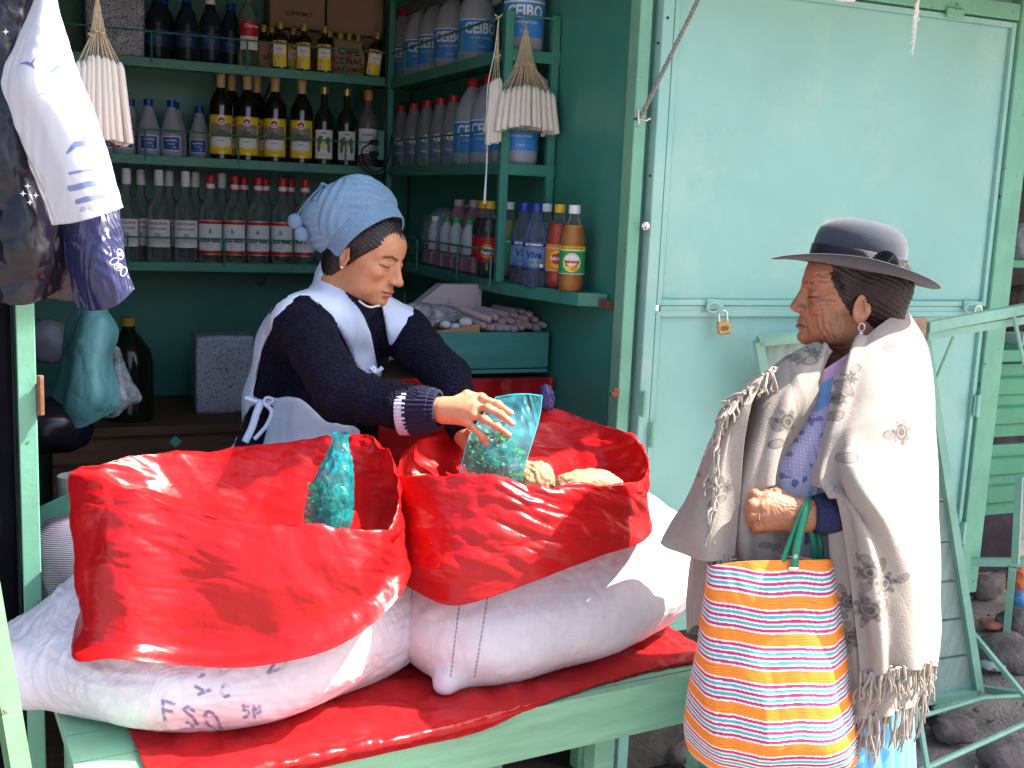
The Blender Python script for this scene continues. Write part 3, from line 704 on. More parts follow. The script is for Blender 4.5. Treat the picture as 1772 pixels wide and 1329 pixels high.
padlock(2.452, 'silver grey padlock on the right hasp above the bar', STEEL)
# rope from the roof to the post hook
ROPE = mat('grey_rope', (.22, .22, .19), .9, var=.3, vscale=60, bump=1, bscale=160, bdist=.003)
def twisted(name, pts, r, m, lab, cat='rope', strands=2, turns=30):
    pts = np.array(pts, float); A = cr_mat(len(pts), 140, False); C_ = A@pts; mb = MB()
    t = np.gradient(C_, axis=0); t /= np.linalg.norm(t, axis=1)[:, None]; x = np.cross(t, [0, 1, 0.01]); x /= np.linalg.norm(x, axis=1)[:, None]; y = np.cross(t, x)
    for k in range(strands):
        a = np.linspace(0, turns*2*math.pi, 140)+k*2*math.pi/strands; mb.tube(C_+r*.55*(x*np.cos(a)[:, None]+y*np.sin(a)[:, None]), r*.62, 5)
    return props(mb.obj(name, m), lab, cat)
a = onpl(1108, 205, 1, YF-.055); b = onpl(1213, -10, 1, YF-.12); c = onpl(1150, 118, 1, YF-.09)
twisted('rope', [a, c, b, b+(b-c)*.8], .0055, ROPE, 'grey twisted rope running diagonally across the top left of the pale door')
hk = MB(); hk.tube([a+[0, .03, 0], a, a+[.012, -.006, -.004], a+[.024, -.004, .002]], .003, 6); hk.tube([a+[-.006, 0, .02], a+[-.004, 0, -.012]], .004, 6); hk.obj('hook', STEEL, cs)
WHITEST = mat('white_string', (.8, .79, .76), .8, var=.1)
a = onpl(1590, -8, 1, YF-.20)
mb = MB(); base = np.array([a, a+[-.006, 0, -.04], a+[-.003, 0, -.08], a+[.002, 0, -.12], a+[0, 0, -.135]])
for k in range(9):
    r_ = np.random.RandomState(k); L = r_.uniform(.5, 1); q = a+np.array([[r_.uniform(-.004, .004)-.004*i/5*r_.rand()+.003*math.sin(i*2+k), r_.uniform(-.004, .004), -.145*L*i/8] for i in range(9)]); mb.tube(q, .0014, 5)
for k in range(8): q = a+np.array([-.004, 0, -.02-.012*k]); mb.tube([q, q+[-.005-.004*rng.rand(), 0, -.010]], .0014, 4)
props(mb.obj('string', WHITEST), 'frayed white string hanging in sunlight in front of the pale door', 'string')
c = onpl(1462, -6, 1, YF-.19); mb = MB(); V, Fc = rock(c, (.030, .014, .013), 3); mb.add(V, Fc); mb.tube([c+[-.005, 0, .01], c+[-.004, 0, .12]], .0012, 4)
props(mb.obj('plastic_bundle', mat('white_film_bundle', (.75, .74, .73), .3, bump=.6, bkind='crease', bscale=60)), 'crumpled white plastic bundle at the top edge of the photo', 'bundle')

# ---------------------------------------------------------------- neighbouring stalls
ns = thing('ridged_stall', 'green stall with ridged metal door panels at right edge', 'stall', (3.1, 2.9, 0))
gr = srgb(70, 160, 110); RG = mat('ridged_green_paint', (.07, .30, .17), .5, var=.15, vscale=5, bump=.3, bscale=40, wear=(.12, .1, .06), wscale=20, wthr=.68)
block('post', (2.66, 2.60, 0), (2.70, 2.64, 2.3), RG, ns)
for (z0, z1) in ((.86, 1.10), (.60, .835)):
    m = MB(); m.box((2.72, 2.66, z0), (3.9, 2.675, z1), .002)
    for k in (0, 1): zc = z0+(z1-z0)*(.3+.4*k); m.box((2.78, 2.645, zc-.03), (3.8, 2.662, zc+.03), .012)
    m.obj('door_panel', RG, ns, smooth=False)
hh = MB(); hh.box((2.735, 2.64, .99), (2.75, 2.659, 1.05)); hh.box((2.735, 2.64, .63), (2.75, 2.659, .70)); hh.obj('hinge', STEEL, ns, smooth=False)
block('counter_board', (2.72, 2.62, 1.112), (3.9, 3.1, 1.15), RG, ns); block('back_wall', (2.7, 3.6, 0), (4.4, 3.63, 2.3), mat('dark_shop_back', (.05, .035, .045), .9, var=.5, vscale=6), ns)
block('roof', (2.64, 1.35, 2.32), (6.2, 3.7, 2.35), RG, ns)  # unseen roof stretched far forward and right to shade the ground
block('shelf', (2.72, 2.75, 1.40), (3.9, 3.1, 1.425), RG, ns)
def blob(name, c, r, m, lab, cat, seed=0, amp=.15, group=None, cr=.05):
    bm = bmesh.new(); bmesh.ops.create_icosphere(bm, subdivisions=5, radius=1); V = np.array([v.co[:] for v in bm.verts]); Fc = [[v.index for v in f.verts] for f in bm.faces]; bm.free()
    V = np.sign(V)*np.abs(V)**.8; V = V*(1+amp*fbm(V, 1.5, 3, seed)[:, None]+cr*crumple(V, 2.2, seed)[:, None])*np.array(r)+np.array(c)
    return props(make(name, V, Fc, m), lab, cat, group)
c = onpl(1752, 545, 1, 2.85); blob('cloth_bundle', c, (.075, .07, .10), mat('brown_cloth', (.07, .04, .035), .9, bump=.6, bkind='crease', bscale=20), 'dark brown cloth bundle on the shelf at right edge', 'bundle', 2)
c = onpl(1765, 425, 1, 2.85); blob('sack_bundle', c, (.05, .05, .07), mat('pale_grey_cloth', (.3, .28, .3), .9, bump=.6, bkind='crease', bscale=20), 'grey bundle on the upper shelf at right edge', 'bundle', 4)
c = onpl(1764, 592, 1, 2.75); props(block('box', c-[.03, .04, .02], c+[.06, .04, .03], mat('white_carton', (.6, .6, .62), .7)), 'small white box below the brown bundle at right edge', 'box')
c = onpl(1764, 1000, 1, 3.05); blob('plastic_wrapper', c, (.05, .04, .09), mat('orange_wrapper', (.7, .16, .05), .35, bump=.6, bkind='crease', bscale=30, var=.8, vscale=18), 'crumpled orange and red plastic wrapper behind the thin green leg', 'wrapper', 5)
c = onpl(1768, 1035, 1, 3.0); blob('plastic_wrapper', c, (.05, .04, .03), mat('blue_wrapper', (.1, .3, .6), .35, bump=.6, bkind='crease', bscale=30), 'crumpled blue plastic wrapper under the orange wrapper', 'wrapper', 6)
c = onpl(1690, 1130, 1, 2.85); blob('plastic_wrapper', c, (.02, .02, .06), mat('teal_wrapper', (.0, .25, .25), .3, bump=.6, bkind='crease', bscale=30), 'dark teal plastic strip behind the chained board', 'wrapper', 7)
# far cloth on the little post
c = onpl(1762, 870, 1, 2.52); rows = [[(c[0]-.035+.10*t, 2.50-.05*math.sin(t*3), c[2]+.075-.01*t) for t in (0, .3, .6, 1)], [(c[0]-.045+.12*t, 2.47, c[2]+.0) for t in (0, .3, .6, 1)], [(c[0]-.02+.09*t, 2.49, c[2]-.10+.03*t) for t in (0, .3, .6, 1)], [(c[0]-.0+.06*t, 2.5, c[2]-.17) for t in (0, .3, .6, 1)]]
props(sheet('cloth', rows, 40, 50, mat('beige_sacking', (.4, .34, .3), .9, bump=.6, bscale=90), None, disp=lambda G, U, W: .012*crumple(G, 14, 2), px=False), 'beige sacking draped over the thin green post at right', 'cloth')

# ---------------------------------------------------------------- folded display stand: leaning plank board in a metal frame
TG = mat('stand_green_paint', (.20, .40, .31), .5, var=.15, vscale=9, bump=.3, bscale=60, wear=(.25, .17, .1), wscale=20, wthr=.64)
st = thing('folding_stand', 'green framed plank board leaning against the pale door behind the old woman', 'stand', (2.4, 2.3, 0))
TL = onpl(1308, 588, 1, 2.33); TR = onpl(1592, 562, 1, 2.25); BR = onpl(1690, 1193, 1, 2.36); BL = BR+(TL-TR)*1.10
PLK = mat('grey_green_plank', (.26, .35, .31), .75, var=.2, vscale=4, stretch=(12, 12, 1.2), bump=.6, bscale=35)
nb = np.cross(TR-TL, BL-TL); nb /= np.linalg.norm(nb)
for k in range(9):
    t0, t1 = k/9+.004, (k+1)/9-.004; A = TL+(BL-TL)*t0; B = TR+(BR-TR)*t0; A2 = TL+(BL-TL)*t1; B2 = TR+(BR-TR)*t1
    off = nb*.012; V = [A, B, B2, A2, A+off, B+off, B2+off, A2+off]
    make('plank', V, [[0, 1, 2, 3], [7, 6, 5, 4], [0, 4, 5, 1], [1, 5, 6, 2], [2, 6, 7, 3], [3, 7, 4, 0]], PLK, st, smooth=False)
for a, b in ((TL, TR), (TR, BR), (TL, BL), (BL, BR)): MB().bar(a-nb*.012, b-nb*.012, .022, .022, nb).obj('frame_bar', TG, st, smooth=False)
a = P(1566, 566, 2.80); b = P(1785, 532, 2.95)
block('end_block', P(1566, 580, 2.79)+[0, -.01, 0], P(1604, 550, 2.80)+[0, .03, 0], mat('worn_brown_wood', (.30, .20, .13), .7, var=.3, vscale=30), st)
MB().bar(P(1604, 566, 2.81), b+[0, 0, -.0], .022, .026).obj('top_rail', TG, st, smooth=False)
MB().bar(P(1604, 582, 2.82), P(1785, 548, 2.96)+[0, .01, -.008], .012, .02).obj('top_rail', TG, st, smooth=False)
for a, b, w in ((P(1658, 562, 2.86), P(1605, 690, 3.02), .007), (P(1754, 545, 2.92), P(1785, 690, 2.94), .009)): MB().tube([a, b], w*.6, 6).obj('brace', TG, st)
MB().bar(P(1655, 972, 3.38), P(1790, 973, 3.3), .022, .022).obj('cross_bar', TG, st, smooth=False)
MB().bar(P(1664, 1072, 3.42), P(1790, 1225, 3.2), .013, .013).obj('leg', TG, st, smooth=False)
MB().bar(P(1618, 1232, 3.45), P(1700, 1188, 3.6), .022, .02).obj('cross_bar', TG, st, smooth=False)
MB().bar(P(1690, 1190, 3.6), P(1800, 1207, 3.4), .03, .02).obj('cross_bar', TG, st, smooth=False)
MB().tube([P(1600, 1238, 3.2), P(1700, 1208, 3.3), P(1800, 1202, 3.35)], .007, 6).obj('foot_rod', TG, st)
MB().tube([P(1590, 1335, 2.95), P(1790, 1245, 3.2)], .008, 6).obj('foot_rod', TG, st)
MB().tube([P(1588, 1225, 2.9), P(1606, 1340, 2.8)], .008, 6).obj('leg', TG, st)
MB().bar(P(1764, 825, 3.2), P(1757, 975, 3.28), .02, .012).obj('leg', TG, st, smooth=False)
MB().bar(P(1752, 985, 3.3), P(1742, 1092, 3.45), .02, .014).obj('leg', TG, st, smooth=False)
# chain round the board
ch = MB(); A = P(1590, 1125, 3.30); B = P(1672, 1073, 3.40); L = np.linalg.norm(B-A); nl = int(L/.012); d = (B-A)/L
for k in range(nl):
    c = A+d*(k+.5)*.012+np.array([0, 0, -.02*math.sin(math.pi*k/nl)]); s1 = np.cross(d, [0, 0, 1] if k % 2 else nb); s1 /= np.linalg.norm(s1)
    ch.tube([c+d*.0085*math.cos(t)+s1*.0048*math.sin(t) for t in np.linspace(0, 2*math.pi, 9)[:-1]], .0016, 4, True)
props(ch.obj('chain', mat('dark_chain', (.08, .07, .07), .5, metal=.6)), 'dark metal chain looped round the leaning board', 'chain')

# ---------------------------------------------------------------- left neighbour: dark sheeted stall and slanted bar
DK = mat('dark_sheet', (.003, .003, .006), .9, spec=.1, var=.3, bump=.4, bkind='crease', bscale=5, bdist=.01)
t = thing('dark_stall_side', 'black covered side of the stall left of the green post', 'stall', (-.5, 2.4, 0))
rows = [[(-1.6, 2.40, z), (-.9, 2.36, z), (-.4, 2.44, z), (-.045, 2.46, z)] for z in (2.4, 1.6, .8, 0)]
sheet('black_sheet', rows, 80, 60, DK, t, disp=lambda G, U, W: .02*crumple(G, 3, 4), px=False)
sb = thing('slanted_bar', 'pale green slanted metal bar at bottom left corner', 'bar', (-.03, 1.5, 0))
a = P(-14, 1040, 1.75); b = P(38, 1345, 1.72); FRAME_DIM = mat('frame_green_dimmed', (.09, .22, .10), .6, var=.2, vscale=9, bump=.3, bscale=70, wear=(.07, .05, .035), wscale=30, wthr=.62); MB().bar(a+(a-b)*.1, b+(b-a)*1.9, .03, .010).obj('flange', FRAME_DIM, sb, smooth=False); MB().bar(a+(a-b)*.1+[-.014, .012, 0], b+(b-a)*1.9+[-.014, .012, 0], .008, .03).obj('web', FRAME_DIM, sb, smooth=False)  # frame green darkened in its colour to hold down the sunlight on the bar
# ================================================================== GOODS ON THE SHELVES
def glass(name, tint, rough=.06, body=.35):
    """bottle wall: reflective skin over tinted see-through material"""
    if name in MATS: return MATS[name]
    m = bpy.data.materials.new(name); m.use_nodes = True; nt = m.node_tree; N = nt.nodes; L = nt.links
    b = N['Principled BSDF']; b.inputs['Base Color'].default_value = (*[t*.5 for t in tint], 1); b.inputs['Roughness'].default_value = rough
    tr = N.new('ShaderNodeBsdfTransparent'); tr.inputs[0].default_value = (*tint, 1); mx = N.new('ShaderNodeMixShader')
    fr = N.new('ShaderNodeFresnel'); fr.inputs[0].default_value = 1.5; mr = N.new('ShaderNodeMapRange'); mr.inputs[3].default_value = body; mr.inputs[4].default_value = 1
    L.new(fr.outputs[0], mr.inputs[0]); L.new(mr.outputs[0], mx.inputs[0]); L.new(tr.outputs[0], mx.inputs[1]); L.new(b.outputs[0], mx.inputs[2]); L.new(mx.outputs[0], N['Material Output'].inputs[0])
    MATS[name] = m; return m
CLEAR = glass('clear_glass', (.88, .92, .90), body=.08)
DARKG = mat('dark_brown_glass', (.012, .006, .004), .06, spec=.7, coat=.5)
OLIVE = mat('dark_olive_glass', (.02, .022, .008), .08, spec=.7)
BLUEG = glass('dark_blue_plastic', (.10, .16, .24), .12, body=.30)
MILKY = mat('milky_plastic', (.52, .55, .62), .35, var=.04, translucent=.35)
PINKP = mat('pink_liquid_plastic', (.50, .26, .33), .35, var=.08, translucent=.25)
W = mat('label_white', (.82, .82, .84), .6, var=.05); YEL = mat('label_yellow', (.90, .62, .02), .45, var=.06)
RED = mat('label_red', (.52, .015, .02), .4, var=.06); BLU = mat('label_blue', (.02, .09, .38), .45, var=.08); NAVY = mat('navy_ink', (.012, .03, .14), .4)
INK = mat('black_ink', (.02, .02, .03), .6); PNK = mat('pink_ink', (.45, .08, .16), .6); GREY = mat('label_taupe', (.30, .25, .22), .5, var=.3, vscale=60)
CRM = mat('label_cream', (.62, .56, .44), .6, var=.08); CW = mat('cap_white', (.84, .84, .88), .4); CR_ = mat('cap_red', (.58, .02, .025), .35); CB = mat('cap_blue', (.015, .04, .32), .3)
CY = mat('cap_yellow', (.75, .48, .02), .35); CG = mat('cap_green', (.02, .35, .08), .35); CO = mat('cap_orange', (.75, .25, .03), .35); CTAN = mat('cap_tan', (.55, .36, .16), .5, var=.2, vscale=90)
LBL = mat('label_sky', (.05, .27, .72), .45, var=.1); GRN = mat('label_green', (.03, .36, .10), .45, var=.05); ORG = mat('label_orange', (.80, .28, .03), .45)
def bottle(name, cat, prof, bm_, cap, capm, label=None, texts=None, extra=None, n=24, liquid=None):
    t = thing(name, '', cat)
    b = MB(); b.lathe(prof, n); b.obj('body', bm_, t, local=True, sharp=40)
    if liquid: lm, zt = liquid; q = [(r*.94, z+.002) for r, z in prof if z < zt]; q.append((q[-1][0], zt)); q.append((.0005, zt)); MB().lathe(q, n).obj('liquid', lm, t, local=True)
    if cap: c = MB(); c.lathe(cap, 18); co_ = c.obj('cap', capm, t, local=True, sharp=30)
    if label:
        mats = []; l = MB()
        for k, (fn, m) in enumerate(label): mats.append(m); l.m = k; fn(l)
        lo_ = l.obj('label', mats, t, local=True, smooth=True)
        if texts:
            ms = []; l = MB()
            for k, (fn, m) in enumerate(texts): ms.append(m); l.m = k; fn(l)
            l.obj('lettering', ms, lo_, local=True)
    return t
def ribbed(r, z0, z1, d=.0007, n=5): return [(r-(d if i % 2 else 0), z0+(z1-z0)*i/(2*n)) for i in range(2*n+1)]
PROTO = {}
# tall rum: dark body, tan foil cap, yellow label with taupe window and round red emblem
R = .040
rum_prof = [(.001, .004), (.033, 0), (.0395, .004), (R, .012), (R, .185), (.037, .200), (.026, .222), (.016, .238), (.0135, .25), (.0135, .268)]
PROTO['rum'] = bottle('rum_bottle', 'bottle', rum_prof, DARKG, [(.0155, .246), (.0155, .281), (.0175, .282), (.0175, .305), (.0155, .309), (.001, .310)], CTAN,
    [(lambda l: patch(l, R+.0006, .020, .152, .050), YEL), (lambda l: (patch(l, R+.0010, .060, .125, .036), patch(l, R+.00101, .066, .120, .039)), GREY), (lambda l: patch(l, R+.0012, .045, .078, .036), W),
     (lambda l: disc(l, R+.0016, .134, .0150), W), (lambda l: disc(l, R+.0020, .1345, .0125, rz=.010), RED), (lambda l: (patch(l, R+.0009, .022, .024, .050), patch(l, R+.0009, .148, .150, .050)), BRASS)],
    [(lambda l: (text_on(l, 'Ron', .016, R+.0016, .098, shear=.3, bold=.0004), text_on(l, 'ANEJO', .007, R+.0016, .066)), INK), (lambda l: (disc(l, R+.0024, .131, .006, rz=.0035),), W), (lambda l: text_on(l, 'SAN JOSE', .0065, R+.0016, .034), RED)])
# wine: olive body, gold tip, cream picture label
R1 = .036
PROTO['wine'] = bottle('wine_bottle', 'bottle', [(.001, .008), (.030, 0), (.0355, .004), (R1, .012), (R1, .150), (.033, .172), (.022, .195), (.0125, .212), (.0115, .262), (.013, .263), (.013, .268)], OLIVE,
    [(.0137, .252), (.0137, .276), (.001, .277)], GOLD,
    [(lambda l: patch(l, R1+.0006, .022, .125, .036), CRM), (lambda l: patch(l, R1+.0009, .025, .122, .0335), W), (lambda l: [disc(l, R1+.0012, z, r, s0=s, rz=rz) for s, z, r, rz in ((-.016, .085, .009, .016), (-.019, .062, .007, .016), (.016, .085, .009, .016), (.019, .060, .007, .016), (-.010, .098, .006, .006))], mat('label_sage', (.14, .22, .15), .5)),
     (lambda l: (disc(l, R1+.0012, .072, .007, rz=.02),), YEL)],
    [(lambda l: (text_on(l, 'VINO', .010, R1+.0014, .113, bold=.0003), text_on(l, 'DE MESA', .0065, R1+.0014, .036)), INK)])
# clear bottle with orange cap
PROTO['clearwine'] = bottle('liquor_bottle', 'bottle', [(.001, .006), (.034, 0), (.0385, .006), (.0385, .160), (.033, .185), (.018, .205), (.0135, .218), (.0135, .255)], glass('clear_pinkish', (.7, .6, .62), body=.3),
    [(.0165, .244), (.0165, .276), (.015, .279), (.001, .28)], CO, [(lambda l: patch(l, .0392, .045, .140, .040), W)], [(lambda l: (text_on(l, 'SINGANI', .011, .0397, .118, bold=.0003), text_on(l, 'destilado', .009, .0397, .095), text_on(l, '750 ml', .007, .0397, .06)), INK)])
# white-capped singani, clear
R2 = .041
clear_prof = [(.001, .008), (.034, 0), (.040, .004), (R2, .012), (R2, .172), (.038, .190), (.026, .212), (.0155, .228), (.0135, .245), (.0135, .28)]
PROTO['singani'] = bottle('singani_bottle', 'bottle', clear_prof, CLEAR, [(.0165, .262), (.0155, .312), (.013, .316), (.001, .317)], CW,
    [(lambda l: patch(l, R2+.0006, .052, .146, .049), W), (lambda l: (patch(l, R2+.0009, .062, .0635, .044), disc(l, R2+.0009, .092, .011, rz=.009)), mat('label_pale_green', (.4, .5, .42), .5))],
    [(lambda l: (text_on(l, 'SINGANI', .0135, R2+.0012, .133, bold=.0003, sx=1.25), text_on(l, 'SANTA ISABEL', .010, R2+.0012, .115, bold=.0003)), PNK), (lambda l: (text_on(l, 'PRODUCTO BOLIVIANO', .0052, R2+.0012, .070),), INK)])
# red-capped, red band label CASA REAL
PROTO['casa'] = bottle('singani_bottle', 'bottle', clear_prof, CLEAR, [(.0160, .256), (.0160, .276)], CW,
    [(lambda l: patch(l, R2+.0006, .030, .150, .050), W), (lambda l: (patch(l, R2+.0009, .137, .1475, .050), patch(l, R2+.0009, .032, .044, .050)), RED), (lambda l: (patch(l, R2+.0010, .149, .151, .050), patch(l, R2+.0010, .0295, .0315, .050), patch(l, R2+.001, .046, .047, .05)), GOLD), (lambda l: (patch(l, R2+.0010, .088, .0884, .042),), INK)],
    [(lambda l: (text_on(l, 'CASA REAL', .0165, R2+.0012, .078, bold=.0004), text_on(l, 'SINGANI', .006, R2+.0012, .066), text_on(l, '&', .022, R2+.0012, .112, s0=0), text_on(l, 'ETIQUETA', .004, R2+.0012, .056)), INK)])
t = PROTO['casa']; c = MB(); c.lathe([(.0162, .276), (.0160, .300), (.014, .306), (.001, .307)], 18); c.obj('cap_top', CR_, t, local=True, sharp=30); c = MB(); c.lathe([(.0164, .2555), (.0164, .2605)], 18); c.obj('cap_band', CR_, t, local=True)
# small flask with yellow label
def flask():
    t = thing('flask', '', 'flask'); b = MB(); b.lathe([(.001, .003), (.026, 0), (.0275, .003), (.0275, .105), (.022, .118), (.011, .126), (.0095, .15)], 24, sy=.62); b.obj('body', DARKG, t, local=True)
    MB().lathe([(.0125, .138), (.0125, .158), (.011, .162), (.001, .163)], 14).obj('cap', GOLD, t, local=True, sharp=30)
    def fp(l, x0, x1, z0, z1, e): 
        xs = np.linspace(x0, x1, 9); ys = -.0275*.62*np.sqrt(np.clip(1-(xs/.0275)**2, 0, 1))-e; V = [(x, y, z0) for x, y in zip(xs, ys)]+[(x, y, z1) for x, y in zip(xs, ys)]
        l.add(V, [[i, i+1, i+10, i+9] for i in range(8)])
    l = MB(); fp(l, -.024, .024, .008, .098, .0006); l.m = 1; fp(l, -.021, .021, .050, .084, .0009); l.m = 2; fp(l, -.012, -.002, .092-.006, .096, .0011); fp(l, .0, .010, .084, .094, .0011); l.m = 1; fp(l, -.019, -.006, .012, .030, .0010)
    lo_ = l.obj('label', [YEL, W, RED], t, local=True); l = MB()
    for s_, sz, z in (('Ron', .011, .068), ('anejo', .006, .056)): V, Fc = text_vf(s_, sz, shear=.2); l.add([(v[0], -.0275*.62*math.sqrt(max(0, 1-(v[0]/.0275)**2))-.0014, v[1]+z) for v in V], Fc)
    for j in range(5): fp(l, -.018, -.008, .014+j*.003, .0155+j*.003, .0013)
    l.obj('lettering', INK, lo_, local=True); return t
PROTO['flask'] = flask()
# white conical alcohol bottle with blue cap and label
PROTO['cone'] = bottle('alcohol_bottle', 'bottle', [(.001, .004), (.036, 0), (.0395, .005), (.0395, .085), (.037, .095), (.026, .130), (.016, .162), (.0145, .172)], MILKY, [(.0155, .168), (.0150, .192), (.001, .193)], CB,
    [(lambda l: patch(l, .0402, .022, .070, .032), W), (lambda l: patch(l, .0405, .0245, .0675, .0295), BLU)], [(lambda l: (text_on(l, 'ALCOHOL', .0085, .0409, .056, bold=.0002), text_on(l, 'POTABLE', .006, .0409, .044), text_on(l, '96', .008, .0409, .033, s0=.012)), W)])
# 500 ml soda bottles
soda_prof = [(.001, .010), (.018, .002), (.028, 0), (.0325, .008), (.034, .020), (.033, .040)]+ribbed(.0335, .045, .052, n=1)+[(.033, .115), (.0345, .125), (.033, .140), (.026, .165), (.016, .185), (.0135, .198), (.0135, .21)]
capw = [(.0155, .202), (.0155, .221), (.0145, .224), (.001, .2245)]
RS = .0338
def soda(liq, cap, labelbands, texts, gl=None, name='soda_bottle'): return bottle(name, 'bottle', soda_prof, gl or glass('soda_plastic', (.97, .97, .97), .08, body=.03), capw, cap, labelbands, texts, liquid=(liq, .172) if liq else None)
OJ = mat('orange_soda', (.95, .42, .01), .15, var=.05, translucent=.5); STR = mat('red_soda', (.85, .07, .02), .15, var=.05, translucent=.4); COLA = mat('cola', (.02, .005, .004), .1)
YG = mat('yellow_green_soda', (.35, .36, .03), .15, translucent=.4)
PROTO['orange'] = soda(OJ, CW, [(lambda l: patch(l, RS+.0006, .046, .118, .050), GRN), (lambda l: (patch(l, RS+.0009, .108, .118, .050),), YEL), (lambda l: (patch(l, RS+.0009, .1065, .108, .05), patch(l, RS+.0009, .046, .0475, .05)), W), (lambda l: (disc(l, RS+.001, .076, .0245),), W), (lambda l: disc(l, RS+.0014, .0755, .0225), YEL), (lambda l: (disc(l, RS+.0017, .082, .019, rz=.014),), W), (lambda l: (disc(l, RS+.0019, .060, .011, s0=.008, rz=.006),), ORG)],
    [(lambda l: text_on(l, 'Sabrisetti', .0105, RS+.0024, .078, bold=.0006, shear=.2), RED), (lambda l: text_on(l, 'IDEAL DESCARTABLE', .0068, RS+.0014, .113, bold=.0002), mat('brown_ink', (.25, .08, .02), .5)), (lambda l: text_on(l, 'sabor naranja', .0045, RS+.0024, .060, s0=.006), YEL)])
PROTO['red'] = soda(STR, CY, [(lambda l: patch(l, RS+.0006, .046, .118, .050), ORG), (lambda l: (patch(l, RS+.0009, .1065, .108, .05), patch(l, RS+.0009, .046, .0475, .05)), W), (lambda l: (disc(l, RS+.001, .078, .024),), YEL), (lambda l: disc(l, RS+.0014, .079, .020, rz=.015), RED)],
    [(lambda l: text_on(l, 'Sabrisetti', .0125, RS+.0024, .080, bold=.0006, shear=.2), W)])
PROTO['cola'] = soda(COLA, CY, [(lambda l: patch(l, RS+.0006, .046, .118, .050), RED), (lambda l: (disc(l, RS+.001, .078, .022),), ORG), (lambda l: disc(l, RS+.0014, .079, .018, rz=.012), W)], [(lambda l: text_on(l, 'Sabri', .012, RS+.0024, .080, bold=.0006, shear=.2), RED)])
PROTO['lime'] = soda(YG, CW, [(lambda l: patch(l, RS+.0006, .046, .118, .050), GRN), (lambda l: (patch(l, RS+.0009, .1065, .110, .05), patch(l, RS+.0009, .046, .0475, .05)), W)], None)
blueplast = glass('blue_tint_plastic', (.66, .76, .97), .08, body=.10)
PROTO['water'] = soda(None, CB, [(lambda l: patch(l, RS+.0006, .044, .120, .052), mat('label_dusk_blue', (.10, .20, .42), .4, var=.5, vscale=22)), (lambda l: (patch(l, RS+.0009, .108, .119, .052), patch(l, RS+.0009, .044, .052, .052)), NAVY), (lambda l: (disc(l, RS+.0009, .066, .022, rz=.010, s0=.006),), mat('label_meadow', (.15, .38, .22), .4, var=.4, vscale=50)), (lambda l: (patch(l, RS+.0013, .053, .062, .005, s0=.024, n=3),), W)],
    [(lambda l: text_on(l, 'Viva', .026, RS+.0016, .086, bold=.0009, shear=.15), NAVY), (lambda l: text_on(l, 'RETORNABLE', .0085, RS+.0014, .1135, bold=.0003), W)], gl=blueplast, name='water_bottle')
PROTO['dkwater'] = bottle('water_bottle', 'bottle', [(r*1.12, z) for r, z in soda_prof], BLUEG, [(r*1.05, z) for r, z in capw], CB, [(lambda l: patch(l, .0388, .050, .105, .05), mat('label_dark_blue', (.015, .04, .12), .4, var=.5, vscale=30))], [(lambda l: text_on(l, 'Viva', .022, .0392, .08, bold=.0006), mat('dim_ink', (.1, .16, .3), .5))], n=20)
PROTO['redlabel'] = bottle('liquor_bottle', 'bottle', [(.001, .006), (.034, 0), (.036, .006), (.036, .165), (.030, .19), (.016, .21), (.013, .23), (.013, .27)], CLEAR, [(.015, .26), (.015, .285), (.001, .286)], CW,
    [(lambda l: patch(l, .0366, .060, .155, .034), W), (lambda l: patch(l, .0369, .105, .156, .034), RED)], [(lambda l: text_on(l, 'Charcas', .016, .0373, .14, shear=.2, bold=.0003, s0=.008), W), (lambda l: (text_on(l, 'SINGANI', .007, .0373, .090),), PNK)])
# jugs with handles
def jug(name, bm_, capm, lab=True, gi=False, s=1.):
    t = thing(name, '', 'jug'); R_ = .058
    b = MB(); b.lathe([(.001, .006), (.048, 0), (.056, .006), (R_, .015), (R_, .150), (.055, .172), (.042, .205), (.027, .232), (.019, .243), (.019, .256)], 28); b.tube([(.040, -.012, .190), (.066, -.02, .205), (.070, -.02, .232), (.052, -.012, .250), (.020, 0, .246)], [.010, .010, .010, .010, .008], 8)
    b.obj('body', bm_, t, local=True, sharp=50); MB().lathe([(.0215, .246), (.021, .270), (.0195, .273), (.001, .274)], 16).obj('cap', capm, t, local=True, sharp=30)
    if lab:
        l = MB(); patch(l, R_+.0008, .040, .140, .088, n=26); l.m = 1; patch(l, R_+.0012, .134, .138, .088, n=26); lo_ = l.obj('label', [LBL, W], t, local=True)
        l = MB(); 
        for s0 in (0,): text_on(l, 'CEIBO', .046, R_+.0016, .108, s0=s0, bold=.0013, sx=.86)
        for s0 in (.0,): text_on(l, 'ALCOHOL POTABLE', .008, R_+.0016, .080, s0=s0)
        text_on(l, '1 litro', .010, R_+.0016, .055); l.obj('lettering', W, lo_, local=True)
    return t
PROTO['jug'] = jug('alcohol_jug', MILKY, CR_); PROTO['pinkjug'] = jug('pink_jug', PINKP, mat('cap_pale_pink', (.6, .45, .5), .4), lab=False)
PROTO['gi'] = bottle('alcohol_bottle', 'bottle', [(.001, .005), (.036, 0), (.040, .005), (.040, .115), (.037, .135), (.024, .185), (.018, .205), (.0165, .215)], mat('milky_dim_plastic', (.33, .33, .36), .3, translucent=.35), [(.0185, .208), (.018, .229), (.001, .230)], CR_,
    [(lambda l: patch(l, .0407, .030, .090, .045), mat('label_steel_blue', (.12, .16, .25), .4, var=.3, vscale=30))], [(lambda l: text_on(l, 'Gi', .036, .0412, .095, bold=.001, s0=-.004), W), (lambda l: (text_on(l, 'Alcohol', .012, .0412, .055),), W)])
